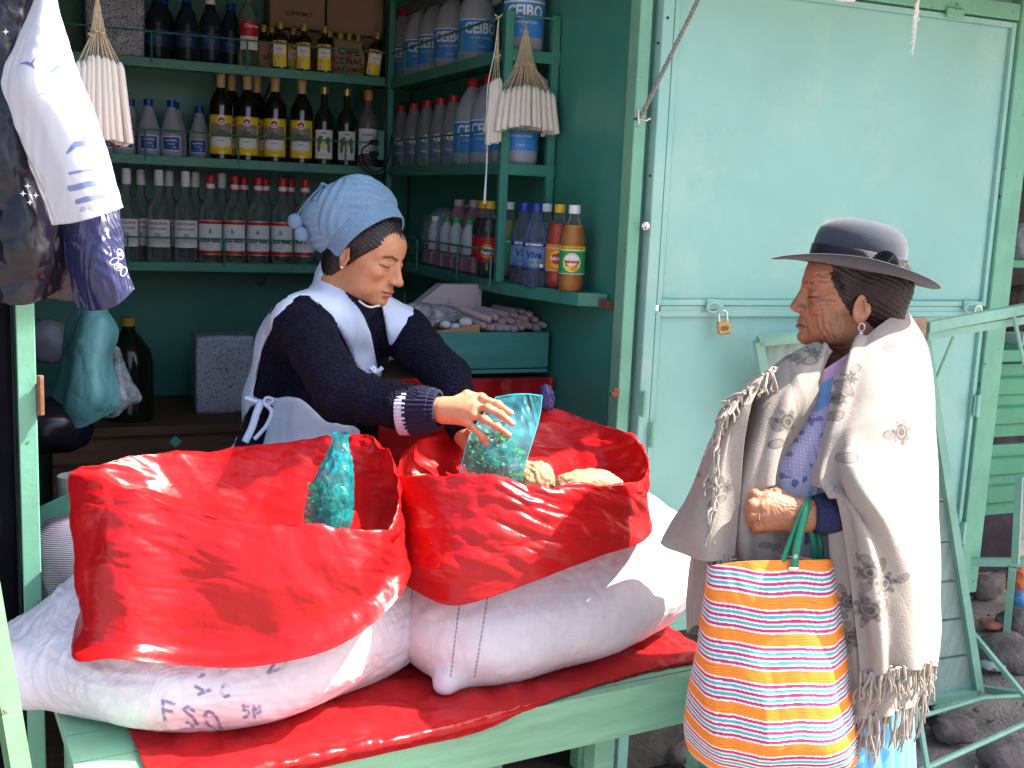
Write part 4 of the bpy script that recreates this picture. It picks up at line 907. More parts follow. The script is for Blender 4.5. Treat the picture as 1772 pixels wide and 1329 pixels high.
PROTO['small'] = bottle('small_bottle', 'bottle', [(.001, .004), (.022, 0), (.0245, .004), (.0245, .060), (.020, .078), (.013, .09), (.012, .098)], mat('white_bottle_plastic', (.48, .50, .56), .4), [(.014, .094), (.0135, .110), (.001, .111)], CG)
used = {}
def facecam(x, y, j=0): return math.atan2(-x, y)+j
def put(kind, x, y, z, label, group, j=None, name=None, s=1.):
    p = PROTO[kind]; j = random.uniform(-.18, .18) if j is None else j
    if kind not in used:
        used[kind] = 1; p.location = (x, y, z); p.rotation_euler = (0, 0, facecam(x, y, j)); p['label'] = label; p['group'] = group; p.scale = (s,)*3; return p
    return dup(p, (x, y, z), facecam(x, y, j), label, group, scale=s)
def X(px, Y, py=200): return float(onpl(px, py, 1, Y)[0])
def Yw(px, Xp, py=480): return float(onpl(px, py, 0, Xp)[1])
zt, zm, zb = ZS[0]+.001, ZS[1]+.001, ZS[2]+.001
# bottom shelf of the back wall
gs = 'clear bottles on the lowest shelf'
for px, Y, l in ((219, 4.125, 'front clear bottle with white cap, leftmost beside the dark plastic bag'), (275, 4.125, 'front clear bottle with white cap and pink lettering, second from the left'), (321, 4.125, 'front clear bottle with white cap just left of the red capped bottles'),
                 (244, 4.22, 'rear white capped clear bottle half hidden between first and second front ones'), (293, 4.22, 'rear white capped clear bottle behind the second front one'), (338, 4.22, 'rear white capped clear bottle right behind the third front one'), (384, 4.22, 'rear white capped clear bottle standing behind the first red capped bottles')):
    put('singani', X(px, Y, 350), Y, zb, l, gs)
for px, Y, l in ((364, 4.12, 'clear bottle with red cap and red banded label, leftmost red capped one'), (406, 4.12, 'second red capped clear bottle from the left on the lowest shelf'), (447, 4.12, 'third red capped clear bottle, gold glint on its label'), (489, 4.12, 'red capped clear bottle directly left of the seller pom pom'), (528, 4.12, 'red capped clear bottle directly above the light blue hat pom pom'),
                 (422, 4.215, 'rear red capped bottle behind the second front one'), (459, 4.215, 'rear red capped bottle behind the third front one'), (503, 4.215, 'rear red capped bottle between the last two front ones')):
    put('casa', X(px, Y, 350), Y, zb, l, 'red capped bottles on the lowest shelf')
# middle shelf
for px, Y, l, s in ((184, 4.14, 'white bottle with dark blue cap partly hidden behind the left candle bunch', 1), (213, 4.12, 'white bottle with blue label just right of the left candle bunch', 1), (226, 4.2, 'rear white blue capped bottle overlapping the one beside the candles', 1), (257, 4.13, 'white cone shaped bottle with blue cap standing alone left of the double pair', 1), (297, 4.12, 'front white cone shaped bottle with blue cap and another cap behind it', 1), (303, 4.2, 'rear white blue capped bottle hidden behind its twin', 1), (345, 4.19, 'dim set back blue capped bottle just left of the dark yellow labelled bottles', .95)):
    put('cone', X(px, Y, 230), Y, zm, l, 'white bottles with blue caps', s=s)
for px, Y, l in ((382, 4.115, 'front dark rum bottle with yellow label, leftmost of four'), (428, 4.115, 'front dark yellow labelled bottle, second of four'), (476, 4.115, 'front dark yellow labelled bottle, third of four'), (522, 4.115, 'front dark yellow labelled bottle, rightmost beside the cream labelled ones'),
                 (401, 4.21, 'rear dark bottle with foil cap behind the first two'), (444, 4.21, 'rear dark bottle with foil cap between second and third')):
    put('rum', X(px, Y, 200), Y, zm, l, 'dark bottles with yellow labels', j=random.uniform(-.08, .08))
put('wine', X(561, 4.12), 4.12, zm, 'slim dark bottle with cream picture label right of the yellow labelled ones', 'cream labelled bottles', j=.0)
put('wine', X(600, 4.13), 4.13, zm, 'second slim dark cream labelled bottle beside the orange capped bottle', 'cream labelled bottles', j=.05)
put('clearwine', X(638, 4.14), 4.14, zm, 'clear bottle with orange cap beside the shelf corner post', None) if False else None
o = PROTO['clearwine']; o.location = (X(637, 4.15), 4.15, zm); o.rotation_euler = (0, 0, facecam(1.1, 4.1)); o['label'] = 'clear bottle with orange cap beside the shelf corner post'
# top shelf
for k, (px, Y, l) in enumerate(((272, 4.16, 'dark blue water bottle next to the patterned package'), (284, 4.24, 'rear dark blue bottle behind the patterned package neighbour'), (323, 4.14, 'wide dark blue water bottle in the middle of the top left row'), (364, 4.13, 'dark water bottle with white cap on the top shelf'), (399, 4.2, 'dark blue bottle just left of the red and white labelled bottle'))):
    put('dkwater', X(px, Y, 60), Y, zt, l, 'dark water bottles on the top shelf')
for r_ in COL.objects:
    if r_.get('label', '').startswith('dark water bottle with white cap'):
        for c in r_.children:
            if c.name.startswith('cap'): c.data = c.data.copy(); c.data.materials[0] = CW
o = PROTO['redlabel']; o.location = (X(430, 4.12, 60), 4.12, zt); o.rotation_euler = (0, 0, facecam(.7, 4.1, .1)); o['label'] = 'clear bottle with red and white label on the top shelf'
for px, Y, l in ((485, 4.10, 'small flask with yellow label, leftmost in the front row'), (526, 4.10, 'small yellow labelled flask, second in the front row'), (562, 4.10, 'small yellow labelled flask just left of the lettered carton'), (645, 4.12, 'small yellow labelled flask leaning beside the shelf corner'),
                 (456, 4.20, 'rear gold capped flask behind the red and white labelled bottle'), (471, 4.20, 'rear gold capped flask left of the first front flask'), (508, 4.20, 'rear gold capped flask between the first two front ones'), (570, 4.17, 'rear gold capped flask behind the third front one'), (589, 4.20, 'rear gold capped flask, left of three above the lettered carton'), (604, 4.20, 'rear gold capped flask, middle of three above the lettered carton'), (620, 4.20, 'rear gold capped flask, right of three above the lettered carton')):
    f_ = put('flask', X(px, Y, 70), Y, zt+(.003 if Y < 4.15 else .0), l, 'small flasks on the top shelf')
    if px == 645: f_.rotation_euler[1] = rad(7)
CARD = mat('brown_cardboard', (.30, .19, .12), .85, var=.12, vscale=10, bump=.2, bscale=60)
def carton(lo, hi, lab, texts=(), m=CARD):
    t = thing('carton', lab, 'carton', ((lo[0]+hi[0])/2, (lo[1]+hi[1])/2, lo[2]), 'cardboard cartons'); t2 = block('carton_body', lo, hi, m, t, bev=.004)
    fl = MB(); fl.box((lo[0]+.002, lo[1]+.002, hi[2]+.0005), ((lo[0]+hi[0])/2-.001, hi[1]-.002, hi[2]+.003), .0005); fl.box(((lo[0]+hi[0])/2+.001, lo[1]+.002, hi[2]+.0005), (hi[0]-.002, hi[1]-.002, hi[2]+.003), .0005); fl.obj('flap', m, t, smooth=False)
    if texts:
        l = MB()
        for s_, sz, x, z in texts: V, Fc = text_vf(s_, sz, bold=sz*.02); l.add([(x+v[0], lo[1]-.0008, z+v[1]) for v in V], Fc)
        l.obj('lettering', mat('carton_ink', (.04, .03, .03), .8), t2)
    return t
x0 = X(450, 4.23, 90); x1 = X(652, 4.23, 90); xm = X(602, 4.225, 90)
carton((x0, 4.235, zt), (x1, 4.34, zt+.155), 'lower brown carton with printed lettering behind the small flasks', ())
# lettered side of the carton, standing in front between flasks
carton((X(578, 4.13, 95), 4.135, zt), (X(628, 4.13, 95), 4.165, zt+.128), 'small brown carton reading CAFE CONAC between the small flasks', (('CAFE', .034, X(602, 4.13), zt+.088), ('COÑAC', .030, X(602, 4.13), zt+.055), ('LA PLUMAS', .021, X(602, 4.13), zt+.026)))
carton((X(447, 4.16, 95), 4.165, zt), (X(470, 4.16, 95), 4.19, zt+.10), 'narrow brown carton end printed al beside the first front flask', (('al', .032, X(460, 4.16), zt+.05),))
carton((X(467, 4.22, 0), 4.22, zt+.165), (X(563, 4.22, 0), 4.34, zt+.33), 'upper brown carton on the left, above the small flasks', (('SUPREMO', .022, X(515, 4.22), zt+.215),))
carton((X(567, 4.22, 0), 4.22, zt+.162), (X(664, 4.22, 0), 4.34, zt+.33), 'upper brown carton on the right, beside the shelf corner')
PATT = mat('dotted_package_film', (.34, .36, .44), .3, var=.1)
def dotted(name):
    m = bpy.data.materials.new(name); m.use_nodes = True; nt = m.node_tree; N = nt.nodes; L = nt.links; b = N['Principled BSDF']
    tc = N.new('ShaderNodeTexCoord'); v = N.new('ShaderNodeTexVoronoi'); v.inputs['Scale'].default_value = 130; v.inputs['Randomness'].default_value = .55; L.new(tc.outputs['Object'], v.inputs['Vector'])
    r_ = N.new('ShaderNodeValToRGB'); r_.color_ramp.interpolation = 'CONSTANT'; r_.color_ramp.elements[0].color = (.02, .02, .05, 1); r_.color_ramp.elements[1].position = .33; r_.color_ramp.elements[1].color = (.36, .38, .46, 1)
    L.new(v.outputs['Distance'], r_.inputs[0]); L.new(r_.outputs[0], b.inputs['Base Color']); b.inputs['Roughness'].default_value = .3; n = N.new('ShaderNodeTexNoise'); n.inputs['Scale'].default_value = 30; bp = N.new('ShaderNodeBump'); bp.inputs['Distance'].default_value = .01; bp.inputs['Strength'].default_value = .7; L.new(tc.outputs['Object'], n.inputs['Vector']); L.new(n.outputs[0], bp.inputs['Height']); L.new(bp.outputs[0], b.inputs['Normal'])
    return m
DOT = dotted('dotted_package'); 
def package(c, s, lab, seed): 
    V, Fc = rock((0, 0, 0), (1, 1, 1), seed); bm = bmesh.new(); bmesh.ops.create_cube(bm, size=2); bmesh.ops.subdivide_edges(bm, edges=bm.edges[:], cuts=16, use_grid_fill=True); V = np.array([v.co[:] for v in bm.verts]); Fc = [[v.index for v in f.verts] for f in bm.faces]; bm.free()
    d = np.linalg.norm(V/1.0, axis=1, keepdims=True); V = V*(1-.05*(d-1))*(1+.03*fbm(V, 2, 3, seed)[:, None]); V = V*np.array(s)+np.array(c)
    return props(make('package', V, Fc, DOT), lab, 'package', 'dotted grey packages')
package((X(198, 4.2, 50), 4.20, zt+.118), (.095, .06, .12), 'grey dotted package standing on the top shelf behind the hanging candles', 1)
package((X(386, 3.97, 640), 3.99, .775+.135), (.10, .07, .138), 'grey dotted package standing on the bench behind the seller', 2)
# side shelves, front to back
for px, z, l in ((912, 1.956, 'big milky jug at the front end of the top side shelf'), (826, 1.956, 'milky jug with readable blue label, second on the top side shelf'), (782, 1.956, 'milky jug third from the front on the top side shelf'), (752, 1.956, 'milky jug fourth from the front on the top side shelf'), (728, 1.956, 'milky jug fifth on the top side shelf with red cap'), (700, 1.956, 'rearmost milky jug on the top side shelf next to the corner'),
                 (928, 1.646, 'jug at the front end of the middle side shelf under the candle bunch'), (884, 1.646, 'red capped jug just right of the slim candle bunch'), (846, 1.646, 'red capped jug directly left of the slim candle bunch'), (818, 1.646, 'rear red capped jug of the middle side shelf beside the thin bottles')):
    y = Yw(px, 1.30, 200 if z < 1.8 else 60)
    put('jug', 1.297+random.uniform(-.006, .006), max(y, 3.045), z+.001, l, 'milky jugs on the side shelves', j=random.uniform(-.35, .35))
for px, l in ((785, 'red capped thin bottle with white lettering nearest the jugs'), (763, 'red capped thin bottle, second from the jugs'), (740, 'red capped thin bottle in the middle of the side row'), (717, 'red capped thin bottle, second from the corner'), (694, 'red capped thin bottle nearest the dark corner')):
    put('gi', 1.285, Yw(px, 1.285, 200), 1.647, l, 'thin red capped bottles on the side shelf', j=random.uniform(-.3, .1))
zz_ = zl+.001
for px, X_, l in ((806, 1.31, 'pale pink jug beside the wrapped clear bottles on the low side shelf'), (833, 1.32, 'pale pink jug just left of the shelf upright'), (852, 1.33, 'pale pink jug hidden behind the shelf upright')):
    put('pinkjug', X_, Yw(px, X_, 350)+.06, zz_, l, 'pale pink jugs', s=.82)
for k, (px, l) in enumerate(((753, 'small white capped bottle, leftmost on the low side shelf'), (773, 'small green capped white bottle, left of three'), (790, 'small green capped white bottle, middle of three'), (812, 'small green capped white bottle, right of three'))):
    X_ = 1.252; s_ = put('small', X_, Yw(px, X_, 410), zz_+.055, l, 'small white bottles on the low side shelf')
    first_small = s_ if k == 0 else first_small
for c in first_small.children:
    if c.name.startswith('cap'): c.data = c.data.copy(); c.data.materials[0] = CW
bx = thing('pink_packs', 'low row of pink shrink wrapped packs carrying the small white bottles', 'pack', (1.25, 3.6, zz_)); 
for k in range(5): y = Yw(748+k*18, 1.25, 450); block('pack', (1.228, y-.045, zz_), (1.276, y+.045, zz_+.052), PINKP, bx, bev=.008)
used['small_ok'] = 1
CLP = film('clear_wrap', (.75, .75, .82), .28)
t = thing('wrapped_bottles', 'shrink wrapped pack of clear bottles on the low side shelf', 'pack', (1.31, 3.75, zz_+.05))
for k in range(4):
    for j in range(2):
        q = MB(); q.lathe([(.001, .0), (.026, 0), (.028, .02), (.028, .09), (.014, .13), (.011, .16)], 14, c=(1.275+.055*j, 3.58+.062*k, zz_)); q.obj('bottle', CLEAR, t); 
V, Fc = rock((1.30, 3.67, zz_+.10), (.062, .14, .085), 9); make('film', V, Fc, CLP, t)
# soda bottles in front
for kind, px, X_, l in (('orange', 991, 1.305, 'orange soda bottle with white cap and green label at the shelf tip'), ('red', 966, 1.315, 'red soda bottle with yellow cap beside the orange one'), ('water', 926, 1.262, 'blue capped clear water bottle, right one of the front pair'), ('water', 905, 1.262, 'blue capped clear water bottle, left one of the front pair'),
                        ('lime', 943, 1.335, 'white capped bottle behind the right blue capped water bottle'), ('lime', 879, 1.31, 'white capped green labelled bottle just right of the shelf upright'), ('cola', 845, 1.250, 'cola bottle with red label just left of the shelf upright'), ('cola', 834, 1.285, 'rear cola bottle with yellow cap behind the upright')):
    y = Yw(px, X_, 430); put(kind, X_, y, zz_, l, 'soda bottles on the flared shelf', j=random.uniform(-.12, .12))
# cable and power strip in the shelf corner
cb = thing('power_strip', 'pale green power strip with black plugs at the shelf corner', 'power strip', (X(658, 4.04, 230), 4.04, 1.70)); c0 = np.array(cb.location)
block('strip_body', c0+[-.012, -.015, -.03], c0+[.012, .0, .075], mat('strip_green', (.09, .30, .22), .4), cb); q = MB()
for dz in (.03, -.01): q.box(c0+[-.045, -.035, dz-.008], c0+[-.012, -.015, dz+.010], .004)
q.obj('plug', BLACK, cb); q = MB(); q.tube(cr_mat(6, 40, False)@np.array([c0+v for v in ([-.04, -.03, .03], [-.075, -.03, .0], [-.06, -.03, -.05], [-.02, -.04, -.075], [.02, -.04, -.03], [.035, -.03, .06])]), .003, 6)
q.tube(cr_mat(5, 40, False)@np.array([c0+v for v in ([-.04, -.03, -.01], [-.085, -.03, -.02], [-.075, -.03, -.06], [-.02, -.03, -.085], [.03, -.03, -.07])]), .003, 6); q.tube([c0+[.02, 0, -.35], c0+[.022, 0, 0], c0+[.018, 0, .3], c0+[.02, 0, .6]], .0045, 6); q.obj('cable', BLACK, cb)
# green crate with pale sticks
CRATE = mat('crate_green_wood', (.055, .25, .21), .7, var=.2, vscale=3, stretch=(1, 1, 9), bump=.5, bscale=30, wear=(.18, .15, .1), wscale=14, wthr=.68)
cz0, cz1 = 1.075, 1.178; cx0, cx1 = 1.00, 1.362; cy0, cy1 = 2.92, 3.25
ct = thing('wooden_crate', 'green painted wooden crate full of pale sticks', 'crate', (1.18, 3.08, cz0-.02))
block('front_board', (cx0, cy0, cz0), (cx1, cy0+.014, cz1), CRATE, ct); block('side_board', (cx1-.012, cy0+.016, cz0), (cx1, cy1, cz1), CRATE, ct); block('side_board', (cx0, cy0+.016, cz0), (cx0+.012, cy1, cz1), CRATE, ct)
block('back_board', (cx0+.014, cy1-.014, cz0), (cx1-.014, cy1, cz1), CRATE, ct); block('bottom_slat', (cx0, cy0, cz0-.014), (cx1, cy1, cz0-.003), CRATE, ct)
t = thing('red_covered_box', 'box covered in dark red plastic beneath the green crate', 'box', (1.15, 3.1, .7)); 
rows = [[(.86, 2.93, z+0), (1.05, 2.90, z), (1.25, 2.90, z-.004), (1.368, 2.89, z)] for z in (1.052, 1.00, .93, .80)]
sheet('cover', rows, 70, 50, REDPL, t, disp=lambda G, U, W: .008*crumple(G, 9, 4), px=False); block('box_body', (.87, 2.95, .5), (1.36, 3.4, 1.045), BENCH, t)
STK = mat('pale_stick', (.50, .36, .36), .8, var=.12, vscale=50, bump=.3, bscale=90)
pos = []
yy0 = 2.965
spots = [(838, 567, 0), (853, 571, .01), (866, 572, .02), (880, 572, .0), (893, 573, .0), (905, 570, 0), (918, 567, .01), (931, 571, .01), (943, 566, .01), (872, 560, .03), (887, 559, .02), (899, 561, .03), (911, 555, .02), (859, 553, .03), (878, 548, .05), (893, 549, .04), (918, 548, .03), (928, 556, .03), (890, 542, .06), (905, 543, .06), (847, 556, .01), (831, 560, .04)]
for k, (px, py, dy) in enumerate(spots):
    c = onpl(px, py-3, 1, yy0+dy); r0 = .0095+.0015*random.random(); L = .115; dx = -.022-.05*random.random(); dz = .004 if k < 9 else .010*random.random()
    if k in (20, 21): dx = -.085; dz = .028
    a = np.array([c[0], yy0+dy, c[2]]); b = a+np.array([dx, L, dz]); d = (b-a)/np.linalg.norm(b-a); m = MB()
    m.tube([a-d*.006, a-d*.003, a+d*.002, a+d*.03, (a+b)/2+[0, 0, .001], b-d*.004, b], [r0*.4, r0*.8, r0, r0*1.03, r0, r0*.9, r0*.4], 10)
    o = m.obj('pale_stick', STK); o.location = (0, 0, 0); props(o, ['pale round ended stick lying in the bottom layer of the green crate', 'pale round ended stick lying on the heap in the green crate'][k > 8], 'stick', 'pale sticks bottom layer' if k <= 8 else 'pale sticks on the heap')
fill = block('crate_filling', (1.09, 2.94, cz0), (1.34, 3.2, cz1-.022), STK); fill['kind'] = 'stuff'; props(fill, 'lower layers of pale sticks filling the green crate', 'sticks', None, 'stuff')
for k, (px, py, r, lab) in enumerate(((740, 572, .014, 'white knob leftmost in the tan tray by the seller sleeve'), (770, 562, .013, 'upright white knob with round head in the tan tray'), (788, 566, .012, 'small grey white knob in the middle of the tan tray'), (806, 558, .016, 'largest white oval lump at the right of the tan tray'))):
    c = onpl(px, py, 1, 2.97); V, Fc = rock(c, (r*1.2, r, r*.95), 20+k); props(make('white_lump', V, Fc, mat('chalky_white', (.6, .58, .6), .8, var=.08)), lab, 'lump', 'white lumps in the tan tray')
tr = MB(); a = onpl(700, 590, 1, 2.945); b = onpl(829, 567, 1, 2.945); tr.bar(a, b, .006, .022); tr.bar(a+[0, .10, -.003], b+[0, .10, -.003], .006, .016); V_ = [a+[0, .004, -.01], b+[0, .004, -.01], b+[0, .1, -.01], a+[0, .1, -.01]]; tr.add(V_, [[0, 1, 2, 3]]); tr.bar(b, b+[0, .1, -.003], .005, .02)
props(tr.obj('tray', mat('tan_card', (.42, .24, .13), .8), smooth=False), 'shallow tan cardboard tray resting on the left of the green crate', 'tray')
cz = onpl(834, 495, 1, 3.12); cl = onpl(722, 520, 1, 3.12); cb_ = onpl(834, 560, 1, 3.12)
m = MB(); fx = [(cl[0], cl[2]-.012), (onpl(765, 500, 1, 3.12)[0], cz[2]+.003), (cz[0], cz[2]+.004), (cz[0], 1.10), (cl[0], 1.10)]; V = [(x, 3.12, z) for x, z in fx]+[(x, 3.17, z) for x, z in fx]; m.add(V, [[4, 3, 2, 1, 0], [5, 6, 7, 8, 9]]+[[i, (i+1) % 5, 5+(i+1) % 5, 5+i] for i in range(5)])
wc = thing('carton', 'open pale pinkish white carton standing behind the crate', 'carton', (cl[0], 3.12, 1.1)); cbd = m.obj('carton_body', mat('pale_carton', (.52, .42, .43), .8, var=.08), wc, smooth=False); l = MB()
for s_, sz, px in (('EST.PRO', .013, 777), ('oooo ooo', .008, 824)): V, Fc = text_vf(s_, sz); q = onpl(px, 530, 1, 3.12); l.add([(q[0]-v[1], 3.1192, q[2]+v[0]) for v in V], Fc)
l.bar((onpl(768, 530, 1, 3.119)[0], 3.1192, cz[2]), (onpl(768, 530, 1, 3.119)[0], 3.1192, 1.16), .0008, .0012); l.obj('lettering', mat('grey_print', (.2, .15, .2), .7), cbd)
c = onpl(765, 545, 1, 3.03); blob('plastic_bag', c+np.array([-.02, .0, .0]), (.075, .045, .028), film('grey_film', (.45, .45, .50), .55), 'crumpled clear grey plastic bag lying on the crate beside the seller', 'bag', 4, amp=.25, cr=.2)
c = onpl(720, 548, 1, 2.99); blob('plastic_bag', c, (.05, .04, .04), film('grey_film', (.45, .45, .50), .55), 'grey film bag bunched directly behind the seller shoulder', 'bag', 6, amp=.25, cr=.2)

# ---------------------------------------------------------------- candle bunches
WAX = mat('candle_wax', (.88, .80, .72), .45, var=.04, translucent=.15, sss=.2); WICK = mat('candle_wick', (.55, .45, .30), .9, var=.2, vscale=80)
def bunch(name, hook, spots, L, r, lab, knot=.05, tilt=1.0, r2=None):
    t = thing(name, lab, 'candles', hook, 'hanging candle bunches'); hook = np.array(hook, float); w = MB()
    for k, (dx, dy, dz) in enumerate(spots):
        top = hook+np.array([dx*.62, dy*.62, dz]); d = np.array([dx*tilt, dy*tilt, -L*2.2]); d /= np.linalg.norm(d); b = top+d*L; m = MB()
        m.tube([top-d*.002, top+d*.003, top+d*.012, top+d*(L-.006), b-d*.001, b], [r*.25, r*.6, r, r*1.04, r, r*.7], 10); m.obj('candle', WAX, t)
        kn = hook+np.array([dx*.22, dy*.22, dz*.62 if dz < -.1 else dz*.5]); w.tube([hook+np.array([0, 0, -.004]), kn, top+[0, 0, -.001]], .0011, 4)
        if k % 3 == 0: q = kn; w.tube([q+[-.004, 0, .004], q+[0, -.004, -.002], q+[.005, 0, .003], q+[.001, .004, -.003]], .003, 5)
    w.tube([hook+[-.012, 0, .008], hook+[0, -.006, 0], hook+[.01, 0, .01], hook+[0, .006, .002], hook+[-.008, 0, -.004]], .002, 5); w.obj('wick_strings', WICK, t); return t
# left bunch hangs in front of the shelves
hk_ = P(168, -16, 2.42); sp = []
for j in range(4):
    for i in range(9): 
        u = (i-4)/4; v = (j-1.5)/1.5; sp.append((.066*u+.004*rng.randn(), .045*v, -.135-.006*rng.rand()-.014*abs(u)))
bunch('candle_bunch', hk_, sp, .172, .0084, 'fat bunch of white candles hanging at upper left beside the printed bag', tilt=.55)
MB().tube([hk_, hk_+[0, 0, .5]], .002, 5).obj('hanging_string', WICK, COL.objects[-1] if False else None)
props(bpy.data.objects['hanging_string'], 'pale string holding the left candle bunch', 'string')
hk2 = P(946, 30, 2.98); hk2[1] = 2.962; sp = []
for j in range(5):
    for i in range(11):
        u = (i-5)/5; v = (j-2)/2; sp.append((.118*u+.003*rng.randn(), .060*v, -.165-.018*u*u-.008*rng.rand()))
bunch('candle_bunch', hk2, sp, .110, .0085, 'wide fan of white candles hanging from the shelf rail at right', tilt=.30)
hk3 = P(866, 30, 3.05); hk3[1] = 2.955; sp = [(dx, dy, dz) for dx, dy, dz in ((-.022, -.004, -.17), (-.012, -.012, -.165), (0, -.014, -.162), (.012, -.010, -.16), (-.004, .006, -.165), (.010, .008, -.165))]
bunch('candle_bunch', hk3, sp, .170, .0085, 'slim bunch of long white candles hanging beside the shelf upright', tilt=.5)
mb = MB(); q = hk3; mb.tube(cr_mat(5, 30, False)@np.array([q, q+[-.012, -.01, -.09], q+[-.030, -.012, -.2], q+[-.024, -.012, -.36], q+[-.028, -.012, -.50]]), .0013, 5); mb.tube([q+[-.024, -.012, -.36], q+[-.024, -.012, -.50]], .0022, 5)
props(mb.obj('string', WHITEST), 'long white string trailing below the slim candle bunch', 'string')
# ================================================================== COUNTER, SACKS, BAGS
ct = thing('counter_table', 'green painted wooden counter table under the sacks', 'counter', (.6, 2.2, 0))
e0 = np.array([.055, 1.848, .55]); e1 = np.array([1.395, 1.985, .55]); ed = (e1-e0)/np.linalg.norm(e1-e0); inn = np.array([-ed[1], ed[0], 0])
def cbar(name, t0, t1, d0, d1, z0, z1, m=COUNT, bev=.003):
    a = e0+ed*t0+inn*d0; b = e0+ed*t1+inn*d1; c = e0+ed*t0+inn*d1; d = e0+ed*t1+inn*d0
    V = [(p[0], p[1], z) for z in (z0, z1) for p in (a, d, b, c)]
    return make(name, V, [[3, 2, 1, 0], [4, 5, 6, 7], [0, 1, 5, 4], [1, 2, 6, 5], [2, 3, 7, 6], [3, 0, 4, 7]], m, ct, smooth=False)
LT = 1.347
for k in range(5): cbar('top_board', 0, LT, .012+k*.108, .012+(k+1)*.108-.004, .528, .550)
cbar('front_board', -.002, LT+.002, -.012, .010, .44, .548); cbar('side_board', LT+.002, LT+.022, .012, .55, .44, .546)
for t in (.06, LT-.30, LT-.02): cbar('leg', t-.025, t+.025, .015, .055, 0, .527); cbar('leg', t-.025, t+.025, .50, .54, 0, .527)
a = e0+ed*(LT-.62)+inn*.04; b = e0+ed*(LT-.28)+inn*.04; MB().bar((a[0], a[1], .42), (b[0], b[1]+.05, .10), .025, .04).obj('brace', COUNT, ct, smooth=False)

# red plastic sheet under the sacks
rows = []
for v, (d, dz) in enumerate(((-.016, -.05), (-.020, -.008), (-.008, .010), (.04, .008), (.16, .006), (.34, .006), (.50, .006))):
    r_ = []
    for t in np.linspace(.105, LT+.0, 9):
        k = (t-.2)/1.2; dd = d; zz_ = .553+dz
        edge = np.interp(t, [.105, .525, .775, .875, .975, 1.175, 1.345], [-.03, -.026, -.016, .0, .022, .045, .035])
        dd = edge+(.50-edge)*(v-1)/5.0-.004 if v > 0 else edge-.007; zz_ = .557 if v > 0 else (.556 if edge > 0 else .53)
        p = e0+ed*t+inn*dd; r_.append((p[0], p[1], zz_))
    rows.append(r_)
sh = sheet('plastic_sheet', rows, 260, 90, REDPL, None, disp=lambda G, U, W: (.004*np.abs(fbm(G, 7, 2, 3))+.010*facets(G, 9, 3)+.005*facets(G, 22, 4))*(0.3+.7*np.clip(W*8, 0, 1)), px=False, thick=.0012)
props(sh, 'crumpled red plastic sheet spread on the counter under both sacks', 'plastic sheet')

def stroke_mask(V, c, e1_, e2_, strokes, w, depth=.05):
    d = V-np.array(c); a = d@e1_; b = d@e2_; n = np.cross(e1_, e2_); near = (np.abs(d@n) < depth)&(np.linalg.norm(d, axis=1) < .3); m = np.zeros(len(V))
    q = np.stack([a, b], 1)[near]; r = np.full(len(q), 9.)
    for s_ in strokes:
        for p0, p1 in zip(s_[:-1], s_[1:]): r = np.minimum(r, segdist(q, p0, p1))
    m[near] = np.clip((w-r)/.0018+.5, 0, 1); return m
GL = {'F': [[(0, 0), (0, 1)], [(0, 1), (.55, 1)], [(0, .55), (.4, .55)]], 'S': [[(.5, .85), (.25, 1), (.05, .8), (.4, .45), (.45, .15), (.2, 0), (0, .12)]],
      'O': [[(.3+.3*math.cos(a), .5+.5*math.sin(a)) for a in np.linspace(0, 2*math.pi, 13)]], 'V': [[(0, 1), (.3, 0), (.6, 1)]], 'C': [[(.5, .85), (.25, 1), (0, .6), (0, .3), (.25, 0), (.5, .12)]],
      '5': [[(.5, 1), (.05, 1), (.05, .6), (.4, .55), (.45, .15), (0, 0)]], 'N': [[(0, 0), (0, 1), (.5, 0), (.5, 1)]], 'K': [[(0, 0), (0, 1)], [(.5, 1), (0, .5), (.5, 0)]]}
def word(s, size, x0=0, y0=0, slope=0, gap=.85):
    out = []
    for i, ch_ in enumerate(s):
        for st_ in GL[ch_]: out.append([((x0+(i*gap+p[0])*size), y0+p[1]*size+slope*(i*gap+p[0])*size) for p in st_])
    return out
def ring_loft(name, rings, nu, nv, m, parent, disp=None, colf=None, thick=.0015, rim=None):
    G = sheet_pts(rings, nu, nv, True); N = normals(G, True)
    # orient outward
    c = G.mean((0, 1)); 
    if ((G[0]-G[0].mean(0))*N[0]).sum() < 0: N = -N
    U, W_ = np.meshgrid(np.linspace(0, 1, nu), np.linspace(0, 1, nv))
    if disp: G = G+N*disp(G, U, W_)[..., None]
    if rim:
        w0, amp, sd = rim; env = np.exp(-((W_-w0)/.09)**2); q = np.stack([np.cos(U*2*np.pi), np.sin(U*2*np.pi), 0*U], -1)*1.7; G[..., 2] += amp*env*(.9*crumple(q, .8, sd, 3)+.8*vn(q, 2.0, sd))
    cols = None if colf is None else colf(G.reshape(-1, 3))
    o = make(name, G.reshape(-1, 3), grid_faces(nv, nu, True), m, parent, cols=cols)
    if thick: md = o.modifiers.new('t', 'SOLIDIFY'); md.thickness = thick
    return o
